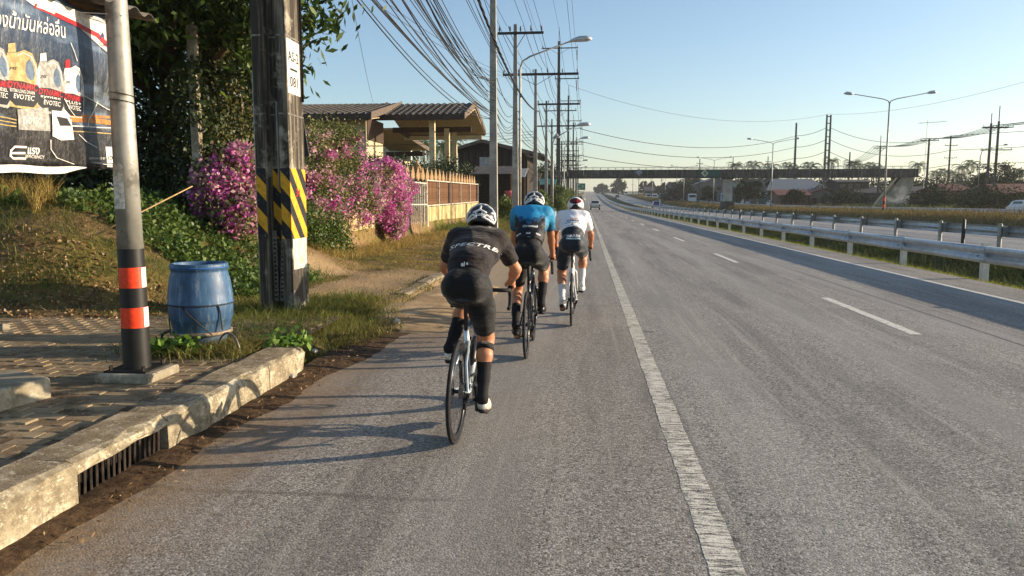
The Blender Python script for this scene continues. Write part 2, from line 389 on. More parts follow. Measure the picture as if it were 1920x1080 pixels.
# gutter: a slightly raised lip of asphalt and a strip of silt against the kerb
def silt():
    s = SM('silt', .95, 0, .15); p = s.pos(); n = s.noise(p, 14, 6, .75)
    s.col(s.mix(s.sm(n, .35, .65), lin('5d4a36'), lin('3a2c1f'))); s.bump(n, .9, .03); return s.mat
M_silt = silt()
nxs, vs = 9, []; yy = np.linspace(-3, 9.5, 150)
for y in yy:
    w = .30 + .05 * math.sin(y * 1.3) + .04 * math.sin(y * 3.7) + (.35 * sstep((y - 5.8) / 2.5))
    for k in range(nxs):
        t = k / (nxs - 1); x = GX - .06 + w * t + (rnd.uniform(-.02, .02) if k == nxs - 1 else 0)
        vs.append((x, y, -.012 + .035 * (1 - t) ** 1.5 + .016 * max(0, math.sin(math.pi * t)) + rnd.uniform(0, .008) * (1 if k < nxs - 1 else 0)))
m = MB(); m.add(vs, [(j * nxs + k, j * nxs + k + 1, (j + 1) * nxs + k + 1, (j + 1) * nxs + k) for j in range(len(yy) - 1) for k in range(nxs - 1)])
struct(m.build('gutter_dirt', M_silt, None, True))
# pavement bed and pavers
M_bed = conc_mat('paving_sand', '6a563e', '4d3d2b', '7d6a50', 9, .5)
pave = struct(empty('pavement', (-4.4, 5, 0)))
vs = []; PXs = np.linspace(-9.0, GX - .29, 30); PYs = np.linspace(-3, 8.5, 40)
for y in PYs:
    for x in PXs: vs.append((x, y, .20 + .012 * math.sin(x * 2.7) * math.sin(y * 1.9)))
n = len(PXs); m = MB(); m.add(vs, [(j * n + i, j * n + i + 1, (j + 1) * n + i + 1, (j + 1) * n + i) for j in range(len(PYs) - 1) for i in range(n - 1)])
m.build('sand_bed', M_bed, pave, True)
def paver_mat():
    s = SM('paver', .92, 0, .2); p = s.pos(); r = s.n('ObjectInfo').outputs['Random']
    n = s.noise(p, 7, 6, .7); n2 = s.noise(p, 70, 3, .7)
    c = s.mix(r, lin('97866a'), lin('86745a')); c = s.mix(s.sm(n, .4, .66), c, lin('6a573f')); c = s.mix(s.m('MULTIPLY', s.sm(n2, .5, .7), .5), c, lin('ab9a7c'))
    s.col(c); s.bump(s.m('ADD', n, n2), .5, .006); return s.mat
M_paver = paver_mat()
PW, PD = .235, .117
m = MB(); a, b, h, bv = PW / 2 - .004, PD / 2 - .004, .03, .006
zig = [(-a, -b), (-a * .33, -b - .008), (a * .33, -b + .008), (a, -b), (a, b), (a * .33, b + .008), (-a * .33, b - .008), (-a, b)]
k = len(zig)
m.add([(x, y, -h) for x, y in zig] + [(x, y, -bv) for x, y in zig] + [(x * .95, y * .9, 0) for x, y in zig],
      [(i, (i + 1) % k, k + (i + 1) % k, k + i) for i in range(k)] + [(k + i, k + (i + 1) % k, 2 * k + (i + 1) % k, 2 * k + i) for i in range(k)] + [tuple(range(2 * k, 3 * k))])
p0 = m.build('paver', M_paver, pave, local=True); pmesh = p0.data; bpy.data.objects.remove(p0)
cand = []
for j in range(60):
    y = 1.6 + j * PD
    if y > 8.05: break
    for i in range(40):
        x = GX - .36 - PW / 2 - i * PW - (PW / 2 if j % 2 else 0)
        u, v = PX((x, y, .22))
        if u < -25 or v > 1100 or x < -8: continue
        cand.append((y, x))
cand.sort()
cand = [(y, x) for y, x in cand if rnd.random() < .97]
for y, x in cand[:300]:
    o = bpy.data.objects.new('paver', pmesh); COL.objects.link(o); o.parent = pave
    o.location = (x + 4.4, y - 5, .2065 + .010 * math.sin(x * 2.7) * math.sin(y * 1.9) + rnd.uniform(-.0025, .0025))
    o.rotation_euler = (rnd.gauss(0, .006), rnd.gauss(0, .006), rnd.gauss(0, .02))
m = MB(); pv = [v.co.copy() for v in pmesh.vertices]; pf = [tuple(p.vertices) for p in pmesh.polygons]
for y, x in cand[300:]:
    z = .2065 + .010 * math.sin(x * 2.7) * math.sin(y * 1.9) + rnd.uniform(-.0025, .0025)
    m.add([v + Vector((x, y, z)) for v in pv], pf)
if cand[300:]: m.build('far_pavers', M_paver, pave)['kind'] = 'stuff'
print('pavers', len(cand))
# a broken slab of concrete at the left edge
M_conc = conc_mat('weathered_concrete', '9a917c', '7b715d', 'b9b09a', 4, .4)
m = MB(); q = G(75, 755, .2)
poly = [(q.x, q.y + .12, .19), (q.x - .08, q.y - .32, .19), (q.x - 1.3, q.y - .42, .19), (q.x - 1.4, q.y + .3, .19), (q.x - .4, q.y + .32, .19)]
m.prism(poly, (0, 0, .16)); o = m.build('concrete_slab', M_conc); tag(o, 'low grey concrete slab lying on the brick pavement at the left edge', 'slab')
bv = o.modifiers.new('b', 'BEVEL'); bv.width = .025; bv.segments = 3

# sandy dirt washed out of the driveway
vs = []; XA = np.linspace(-3.0, -1.35, 18); YA = np.linspace(8.6, 14.6, 50)
for y in YA:
    for x in XA:
        e = (1 - ((x + 2.55) / 1.15) ** 2) * max(0, 1 - ((y - 11.3) / 3.0) ** 2); vs.append((x, y, -.03 + .15 * max(0, e) ** .8 + rnd.uniform(-.006, .006)))
n = len(XA); m = MB(); m.add(vs, [(j * n + i, j * n + i + 1, (j + 1) * n + i + 1, (j + 1) * n + i) for j in range(len(YA) - 1) for i in range(n - 1)])
struct(m.build('dirt_apron', conc_mat('sandy_dirt', 'ac936e', '8a7252', 'c2ab87', 3, .8), None, True))
# ================================================================== THE CYCLISTS
def sdf_mesh(prims, res, clip=None, pad=.03, infl=0.):
    """smooth union of rounded cones and ellipsoids, polygonised with surface nets -> (verts, quads)"""
    lo = np.full(3, 9e9); hi = -lo
    for p in prims:
        if p['t'] == 'c':
            r = max(p['ra'], p['rb']) * max(1, p.get('sx', 1)) + infl
            for q in (p['a'], p['b']): lo = np.minimum(lo, np.array(q) - r); hi = np.maximum(hi, np.array(q) + r)
        else:
            r = max(p['r']) + infl; lo = np.minimum(lo, np.array(p['c']) - r); hi = np.maximum(hi, np.array(p['c']) + r)
    lo -= pad; hi += pad; n = np.ceil((hi - lo) / res).astype(int) + 1
    D = np.full(n, 1., dtype=np.float32); ax = [lo[i] + res * np.arange(n[i]) for i in range(3)]
    for p in prims:
        k = p.get('k', .03)
        if p['t'] == 'c':
            a, b = np.array(p['a'], float), np.array(p['b'], float); r = max(p['ra'], p['rb']) * max(1, p.get('sx', 1))
            l0 = np.minimum(a, b) - r; h0 = np.maximum(a, b) + r
        else: c = np.array(p['c'], float); l0 = c - max(p['r']); h0 = c + max(p['r'])
        i0 = np.maximum(((l0 - infl - k - 2 * res - lo) / res).astype(int), 0); i1 = np.minimum(((h0 + infl + k + 2 * res - lo) / res).astype(int) + 2, n)
        sl_ = tuple(slice(x, y) for x, y in zip(i0, i1))
        X, Y, Z = np.meshgrid(ax[0][sl_[0]], ax[1][sl_[1]], ax[2][sl_[2]], indexing='ij')
        if p['t'] == 'c':
            ab = b - a; L = max(ab @ ab, 1e-9)
            t = np.clip(((X - a[0]) * ab[0] + (Y - a[1]) * ab[1] + (Z - a[2]) * ab[2]) / L, 0, 1); sx = p.get('sx', 1)
            d = np.sqrt(((X - a[0] - t * ab[0]) / sx) ** 2 + (Y - a[1] - t * ab[1]) ** 2 + (Z - a[2] - t * ab[2]) ** 2) - (p['ra'] + (p['rb'] - p['ra']) * t)
        else:
            P_ = np.stack([X - c[0], Y - c[1], Z - c[2]], -1)
            if p.get('rot') is not None: P_ = P_ @ np.array(p['rot'])
            r = np.array(p['r']); k0 = np.sqrt(((P_ / r) ** 2).sum(-1)); k1 = np.sqrt(((P_ / (r * r)) ** 2).sum(-1)) + 1e-9
            d = k0 * (k0 - 1) / k1
        d = d - infl
        for pt, nn in p.get('cut', ()):
            nn = np.array(nn, float); nn /= np.linalg.norm(nn)
            d = np.maximum(d, (X - pt[0]) * nn[0] + (Y - pt[1]) * nn[1] + (Z - pt[2]) * nn[2])
        A = D[sl_]
        if p.get('sub'): D[sl_] = np.maximum(A, -d)
        else:
            h = np.maximum(k - np.abs(A - d), 0) / k; D[sl_] = np.minimum(A, d) - h * h * k * .25
    if clip:
        X, Y, Z = np.meshgrid(*ax, indexing='ij')
        for pt, nn in clip:
            nn = np.array(nn, float); nn /= np.linalg.norm(nn)
            D = np.maximum(D, (X - pt[0]) * nn[0] + (Y - pt[1]) * nn[1] + (Z - pt[2]) * nn[2])
    S = D < 0; c = S[:-1, :-1, :-1].astype(np.int8)
    cnt = np.zeros(np.array(S.shape) - 1, np.int16)
    offs = [(i, j, k) for i in (0, 1) for j in (0, 1) for k in (0, 1)]
    sh = np.array(S.shape) - 1
    g = lambda A, o: A[o[0]:o[0] + sh[0], o[1]:o[1] + sh[1], o[2]:o[2] + sh[2]]
    for o in offs: cnt += g(S, o)
    act = (cnt > 0) & (cnt < 8); idx = np.argwhere(act); vid = -np.ones(sh, np.int64); vid[act] = np.arange(len(idx))
    acc = np.zeros((len(idx), 3)); num = np.zeros(len(idx))
    for e0 in offs:
        for ax_ in range(3):
            if e0[ax_]: continue
            e1 = list(e0); e1[ax_] = 1; e1 = tuple(e1)
            d0 = g(D, e0)[act]; d1 = g(D, e1)[act]; x = (d0 < 0) != (d1 < 0)
            t = np.where(x, d0 / (d0 - d1 + 1e-12), 0)
            pt = np.tile(np.array(e0, float), (len(idx), 1)); pt[:, ax_] += t
            acc += pt * x[:, None]; num += x
    V = lo + res * (idx + acc / np.maximum(num, 1)[:, None]); Fq = []
    for ax_ in range(3):
        u, v = (ax_ + 1) % 3, (ax_ + 2) % 3
        s0 = [slice(None)] * 3; s1 = [slice(None)] * 3; s0[ax_] = slice(0, -1); s1[ax_] = slice(1, None)
        x = S[tuple(s0)] != S[tuple(s1)]; e = np.argwhere(x); e = e[(e[:, u] > 0) & (e[:, v] > 0) & (e[:, u] < sh[u]) & (e[:, v] < sh[v])]
        q = []
        for du, dv in ((1, 1), (0, 1), (0, 0), (1, 0)):
            w = e.copy(); w[:, u] -= du; w[:, v] -= dv; q.append(vid[w[:, 0], w[:, 1], w[:, 2]])
        q = np.stack(q, 1); fl = ~S[e[:, 0], e[:, 1], e[:, 2]]; q[fl] = q[fl][:, ::-1]; Fq.append(q)
    return V, np.concatenate(Fq)
def cone(a, b, ra, rb=None, k=.03, **kw): return dict(t='c', a=tuple(a), b=tuple(b), ra=ra, rb=ra if rb is None else rb, k=k, **kw)
def ell(c, r, k=.03, **kw): return dict(t='e', c=tuple(c), r=r, k=k, **kw)
def sdfobj(name, prims, res, mat, parent, **kw):
    V, Q = sdf_mesh(prims, res, **kw)
    if name in ('jersey', 'shorts'):     # soft folds in the cloth
        x, y, z = V.T; a = .0022 if name == 'jersey' else .0012
        f = np.sin(38 * z + 26 * x + 4 * np.sin(17 * x + 9 * y)) * np.sin(14 * z - 21 * x + 1.2) + .7 * np.sin(70 * z - 34 * np.abs(x) + 3 * np.sin(23 * x)) * np.sin(19 * x + 8 * z)
        nrm = V - V.mean(0); nrm[:, 2] *= .2; nrm /= np.linalg.norm(nrm, axis=1)[:, None] + 1e-6; V = V + nrm * (a * f)[:, None]
    me = bpy.data.meshes.new(name); me.from_pydata(V.tolist(), [], Q.tolist())
    return finish(me, name, mat, parent, True)
def ik(hip, ank, l1, l2, bend):
    h, a = Vector(hip), Vector(ank); d = a - h; L = min(d.length, (l1 + l2) * .999); d.normalize()
    c = (l1 * l1 + L * L - l2 * l2) / (2 * L); hgt = math.sqrt(max(l1 * l1 - c * c, 1e-6)); b = Vector(bend); b = (b - d * b.dot(d)).normalized()
    return h + d * c + b * hgt
def conform(bvh, vs, fs, place, direction, off=.003):   # lay flat print onto a curved surface
    out = []; d = Vector(direction).normalized()
    for v in vs:
        p = place(v); hit = bvh.ray_cast(p - d * .6, d)
        out.append(hit[0] - d * off if hit[0] is not None else p)
    return out, fs
def dense(vs, fs, it=1):                 # split triangles so that print can follow a curve
    for _ in range(it):
        nv = list(vs); nf = []; c = {}
        def mid(i, j):
            k = (min(i, j), max(i, j))
            if k not in c: c[k] = len(nv); nv.append((vs[i] + vs[j]) / 2)
            return c[k]
        for f in fs:
            for q in range(1, len(f) - 1):
                a, b, d = f[0], f[q], f[q + 1]; x, y, z = mid(a, b), mid(b, d), mid(d, a)
                nf += [(a, x, z), (x, b, y), (z, y, d), (x, y, z)]
        vs, fs = nv, nf
    return vs, fs
# ---- materials
def lycra(name, c, rough=.55, spec=.3, bump=.35):
    s = SM(name, rough, 0, spec); v = s.obj(); n = s.noise(s.map(v, (9, 14, 26), (.3, .2, .4)), 1.0, 3, .5)
    s.col(lin(c) if isinstance(c, str) else c); s.b.inputs['Sheen Weight'].default_value = .15
    s.bump(s.m('ADD', n, s.m('MULTIPLY', s.noise(v, 500, 1), .04)), bump, .03); return s
def skinm(name, c, c2):
    s = SM(name, .5, 0, .4); v = s.obj(); s.col(s.mix(s.sm(s.noise(v, 14, 4), .3, .7), lin(c), lin(c2)))
    s.b.inputs['Subsurface Weight'].default_value = .12; s.b.inputs['Subsurface Radius'].default_value = (.02, .008, .004); s.bump(s.noise(v, 60, 4), .15, .004); return s.mat
M_skin = skinm('skin', 'b87f5e', 'a56c4c')
M_hair = pm('hair', '1d1612', '0d0a08', 60, .6)
M_blk = lycra('black_lycra', '08080a', .68, .25, .5).mat; M_jblk = lycra('black_jersey_cloth', '211a1a', .75, .2, .8).mat
M_navy = lycra('navy_lycra', '1a212d', .6, .3).mat; M_sockb = pm('black_sock', '0d0d0f', '141416', 80, .85); M_sockw = pm('white_sock', 'd8d8d6', 'c4c4c2', 80, .85)
M_white = pm('white_print', 'e6e6e2', 'dadad6', 20, .6, bump=0); M_gloss = pm('white_gloss', 'e4e4e2', 'd2d2d0', 10, .3, bump=0, spec=.5)
M_shell = pm('black_helmet_shell', '0c0d10', '131418', 10, .3, bump=0, spec=.5); M_rubber = pm('tyre_rubber', '17171a', '242427', 30, .8, spec=.3)
M_carbon = pm('black_carbon', '0e0e10', '16161a', 12, .28, bump=0, spec=.5); M_silver = pm('silver_paint', 'b9c4ca', 'a6b2b8', 8, .25, .35, bump=0, spec=.6)
M_alloy = pm('alloy', '8c8e90', '6c6e70', 20, .35, .9, bump=0); M_tape = pm('bar_tape', '121214', '1c1c1e', 120, .8, bump=.4, bs=150)
M_rotor = pm('brake_rotor', '77797c', '5a5c5f', 20, .4, .9, bump=0); M_bottle = pm('bottle_plastic', '1b1c20', '2a2b30', 8, .4, bump=0); M_teal = pm('teal_print', '3f7f86', '2f6a72', 20, .6, bump=0)
M_shoe = pm('shoe_white', 'd9d3c4', '9f9a8e', 25, .45, bump=.2); M_shoeb = pm('shoe_black', '141416', '1d1d20', 20, .4, bump=.1); M_red = pm('red_plastic', 'c0202a', '98161f', 10, .35, bump=0)
M_sole = pm('shoe_sole', '1a1a1c', '0f0f10', 20, .7); M_lens = pm('dark_lens', '060608', '0a0a0c', 5, .1, bump=0)
def mountain():                          # blue jersey with two ranges of dark mountains
    s = SM('mountain_jersey_cloth', .6, 0, .3); v = s.obj(); sx = s.n('SeparateXYZ', v); X, Y, Z = sx.outputs
    def peaks(sc, amp, seed):
        a = s.m('ABSOLUTE', s.m('SUBTRACT', s.m('FRACT', s.m('ADD', s.m('MULTIPLY', X, sc), seed)), .5))
        b = s.m('ABSOLUTE', s.m('SUBTRACT', s.m('FRACT', s.m('ADD', s.m('MULTIPLY', X, sc * 2.3), seed * 2)), .5))
        return s.m('ADD', s.m('MULTIPLY', a, amp), s.m('MULTIPLY', b, amp * .45))
    rise = s.m('SUBTRACT', Z, s.m('MULTIPLY', s.m('ABSOLUTE', X), .25))
    t1 = s.m('SUBTRACT', rise, peaks(14, .05, .2)); t2 = s.m('SUBTRACT', rise, peaks(11, .07, .55)); 
    blue = s.mix(s.sm(Z, 1.25, 1.47), lin('1d5d86'), lin('2d90be'))
    c = s.mix(s.sm(t1, 1.358, 1.361), lin('1f4c70'), blue); c = s.mix(s.sm(t2, 1.312, 1.315), lin('14171d'), c)
    side = s.sm(s.m('ABSOLUTE', X), .158, .163); c = s.mix(side, c, s.mix(s.sm(Z, 1.2, 1.42), lin('174a63'), lin('2887b2')))
    s.col(c); s.bump(s.noise(s.map(v, (9, 14, 26), (.3, .2, .4)), 1., 3, .5), .35, .03); return s.mat
M_mount = mountain(); M_jwhite = lycra('white_jersey_cloth', 'dedee2', .6, .3, .4).mat

def wheel(root, y, rim_mat, disc=True, cass=False):
    m = MB(); m.torus((0, y, .336), .3225, .0135, (1, 0, 0), 64, 10); w = m.build('wheel', M_rubber, root, True, True)
    m = MB(); m.lathe((0, y, .336), [(.311, -.0105), (.30, -.013), (.285, -.011), (.268, -.004), (.268, .004), (.285, .011), (.30, .013), (.311, .0105), (.311, -.0105)], 64, (1, 0, 0), False); m.build('rim', rim_mat, w, True, True)
    m = MB(); m.lathe((0, y, .336), [(.008, -.05), (.012, -.045), (.024, -.032), (.024, -.027), (.013, -.02), (.013, .02), (.024, .027), (.024, .032), (.012, .045), (.008, .05)], 16, (1, 0, 0)); m.build('hub', M_carbon, w, 'auto', True)
    m = MB()
    for i in range(24):
        a = 2 * math.pi * i / 24; s_ = -1 if i % 2 else 1; b = a + (.5 if (i // 2) % 2 else -.5)
        m.tube([(s_ * .028, y + .024 * math.cos(b), .336 + .024 * math.sin(b)), (0, y + .272 * math.cos(a), .336 + .272 * math.sin(a))], .0011, 4, False)
    m.build('spokes', M_rotor, w, False, True)
    if disc:
        m = MB(); m.lathe((-.04, y, .336), [(.079, -.001), (.079, .001), (.062, .001), (.062, -.001), (.079, -.001)], 32, (1, 0, 0), False)
        for i in range(6):
            a = i * math.pi / 3; m.beam((-.04, y, .336), (-.04, y + .064 * math.cos(a), .336 + .064 * math.sin(a)), .003, .008)
        m.build('brake_disc', M_rotor, w, False, True)
    if cass:
        m = MB()
        for i in range(8):
            r = .028 + i * .0042; x = .040 - i * .0035
            n = 22; m.lathe((x, y, .336), [(r, -.0011), (r, .0011)], n, (1, 0, 0))
        m.build('cassette', M_rotor, w, False, True)
ROLL = {}
def bicycle(name, loc, label, fm, zs=.93, theta=-95, hubdisc=True, bar_w=.2, bottle=True, rz=0, rimm=None):
    B = empty(name, loc, rz); tag(B, label, 'bicycle', 'road bicycles')
    bb = Vector((0, .41, .272)); st = Vector((0, .205, zs - .03)); stop = bb.lerp(st, .74); ht = Vector((0, .815, .80)); hb = Vector((0, .855, .665)); ra = Vector((0, 0, .336)); fa = Vector((0, .985, .336))
    wheel(B, 0, rimm or M_carbon, hubdisc, True); wheel(B, .985, rimm or M_carbon, hubdisc)
    m = MB()
    m.tube([bb, bb.lerp(stop, .5), stop], [.021, .018, .0165], 12); m.tube([bb, bb.lerp(hb, .5), hb], [.028, .025, .024], 12)
    m.tube([stop - Vector((0, 0, .03)), stop.lerp(ht, .5) - Vector((0, 0, .018)), ht], [.016, .017, .02], 12); m.tube([ht + Vector((0, -.006, .02)), hb], [.022, .026], 12)
    m.cyl((-.036, .41, .272), (.036, .41, .272), .023, n=16)
    for s_ in (-1, 1):
        m.tube([(s_ * .02, .375, .275), (s_ * .036, .28, .287), (s_ * .062, .1, .318), (s_ * .066, 0, .336)], [.016, .013, .011, .011], 8)
        q = bb.lerp(st, .56); m.tube([(s_ * .014, q.y, q.z), (s_ * .034, .10, .50), (s_ * .062, .012, .35), (s_ * .066, 0, .336)], [.012, .009, .0085, .01], 8)
    m.cyl((-.072, 0, .336), (.072, 0, .336), .007, n=8); m.build('frame', fm, B, True, True)
    m = MB()
    m.tube([hb + Vector((0, 0, -.005)), (0, .872, .62)], [.024, .022], 10)
    for s_ in (-1, 1): m.tube([(s_ * .012, .87, .635), (s_ * .042, .895, .60), (s_ * .054, .935, .47), (s_ * .055, .985, .336)], [.018, .016, .013, .010], 8)
    m.build('fork', fm, B, True, True)
    m = MB(); m.tube([stop - Vector((0, 0, .03)), st, st + Vector((0, 0, .02))], [.0137, .0137, .016], 10); m.build('seatpost', M_carbon, B, True, True)
    sdfobj('saddle', [cone((0, .12, zs), (0, .18, zs), .03, .03, .03, sx=2.2), cone((0, .18, zs + .002), (0, .36, zs + .005), .028, .018, .04), ell((0, .25, zs - .07), (.2, .3, .05), .01, sub=True)], .007, M_carbon, B)
    m = MB()
    for s_ in (-1, 1): m.tube([(s_ * .02, .33, zs - .012), (s_ * .022, .24, zs - .038), (s_ * .022, .18, zs - .038), (s_ * .03, .12, zs - .015)], .0035, 6)
    m.build('saddle_rail', M_alloy, B, True, True)
    hz = zs + .0 if zs < .93 else zs - .02; hz = max(.88, hz - .02)
    sp = ht + Vector((0, -.012, .035)); m = MB(); m.tube([ht, sp], .0165, 10); m.tube([sp, (0, .905, hz)], [.018, .019], 10); m.build('stem', M_carbon, B, True, True)
    for s_ in (-1, 1):
        m = MB(); m.tube([(0, .905, hz), (s_ * .09, .905, hz), (s_ * (bar_w - .05), .908, hz), (s_ * (bar_w - .012), .92, hz), (s_ * bar_w, .95, hz - .002), (s_ * (bar_w + .003), .985, hz - .012), (s_ * (bar_w + .006), 1.0, hz - .05), (s_ * (bar_w + .009), .985, hz - .095), (s_ * (bar_w + .012), .95, hz - .125), (s_ * (bar_w + .014), .89, hz - .13), (s_ * (bar_w + .015), .85, hz - .128)], .0155, 8); m.build('handlebar', M_tape, B, True, True)
        sdfobj('brake_hood', [cone((s_ * bar_w, .97, hz + .006), (s_ * bar_w, 1.045, hz + .02), .017, .016, .02), cone((s_ * bar_w, 1.04, hz + .02), (s_ * bar_w, 1.065, hz + .045), .016, .012, .02)], .006, M_rubber, B)
        m = MB(); m.tube([(s_ * bar_w, 1.05, hz + .01), (s_ * bar_w, 1.07, hz - .03), (s_ * (bar_w + .004), 1.055, hz - .09)], [.008, .007, .006], 6); m.build('brake_lever', M_carbon, B, True, True)
    th = R(theta); cy, cz = .17 * math.cos(th), .17 * math.sin(th); ped = {}
    m = MB(); m.lathe((.045, .41, .272), [(.098, -.002), (.104, 0), (.098, .002), (.08, .002), (.08, -.002), (.098, -.002)], 44, (1, 0, 0), False)
    for i in range(5): a = i * 1.2566; m.beam((.047, .41, .272), (.047, .41 + .085 * math.cos(a), .272 + .085 * math.sin(a)), .006, .016)
    m.build('chainring', M_carbon, B, False, True)
    for s_ in (1, -1):
        py, pz = .41 + s_ * cy, .272 + s_ * cz; m = MB(); m.tube([(s_ * .05, .41, .272), (s_ * .064, .41 + s_ * cy * .9, .272 + s_ * cz * .9), (s_ * .066, py, pz)], [.014, .012, .012], 8); m.build('crank_arm', M_carbon, B, True, True)
        m = MB(); m.cyl((s_ * .062, py, pz), (s_ * .15, py, pz), .007, n=8); m.box((s_ * .118, py + .01, pz), (.055, .075, .016)); m.build('pedal', M_shell, B, False, True); ped[s_] = Vector((s_ * .122, py, pz))
    m = MB(); y_, z_ = 0, .336; pts = []
    m.tube([(.03, .0, .336 + .047), (.045, .40, .272 + .103)], .0035, 5); m.tube([(.045, .42, .272 - .103), (.038, .04, .235)], .0035, 5); m.tube([(.034, 0, .336 - .05), (.036, .045, .265)], .0035, 5)
    m.build('chain', M_iron, B, True, True)
    m = MB(); m.tube([(.07, -.005, .325), (.055, .02, .285), (.04, .03, .27)], [.012, .014, .012], 8)
    m.beam((.04, .022, .275), (.04, .05, .225), .014, .022); m.cyl((.034, .02, .275), (.046, .02, .275), .022, n=14); m.cyl((.034, .05, .225), (.046, .05, .225), .022, n=14); m.build('rear_derailleur', M_shell, B, 'auto', True)
    if bottle:
        for a0, t0, t1 in ((hb, .28, .64), (stop, .30, .74)):
            d = (a0 - bb); nrm = Vector((0, 1, .35)).normalized() if a0 is stop else Vector((0, -.6, .8)).normalized()
            p0, p1 = bb + d * t0 + nrm * .06, bb + d * t1 + nrm * .06
            m = MB(); m.tube([p0, p0.lerp(p1, .04), p0.lerp(p1, .74), p0.lerp(p1, .84), p1], [.03, .036, .036, .022, .02], 14); m.build('water_bottle', M_bottle, B, True, True)
    return B, ped, hz

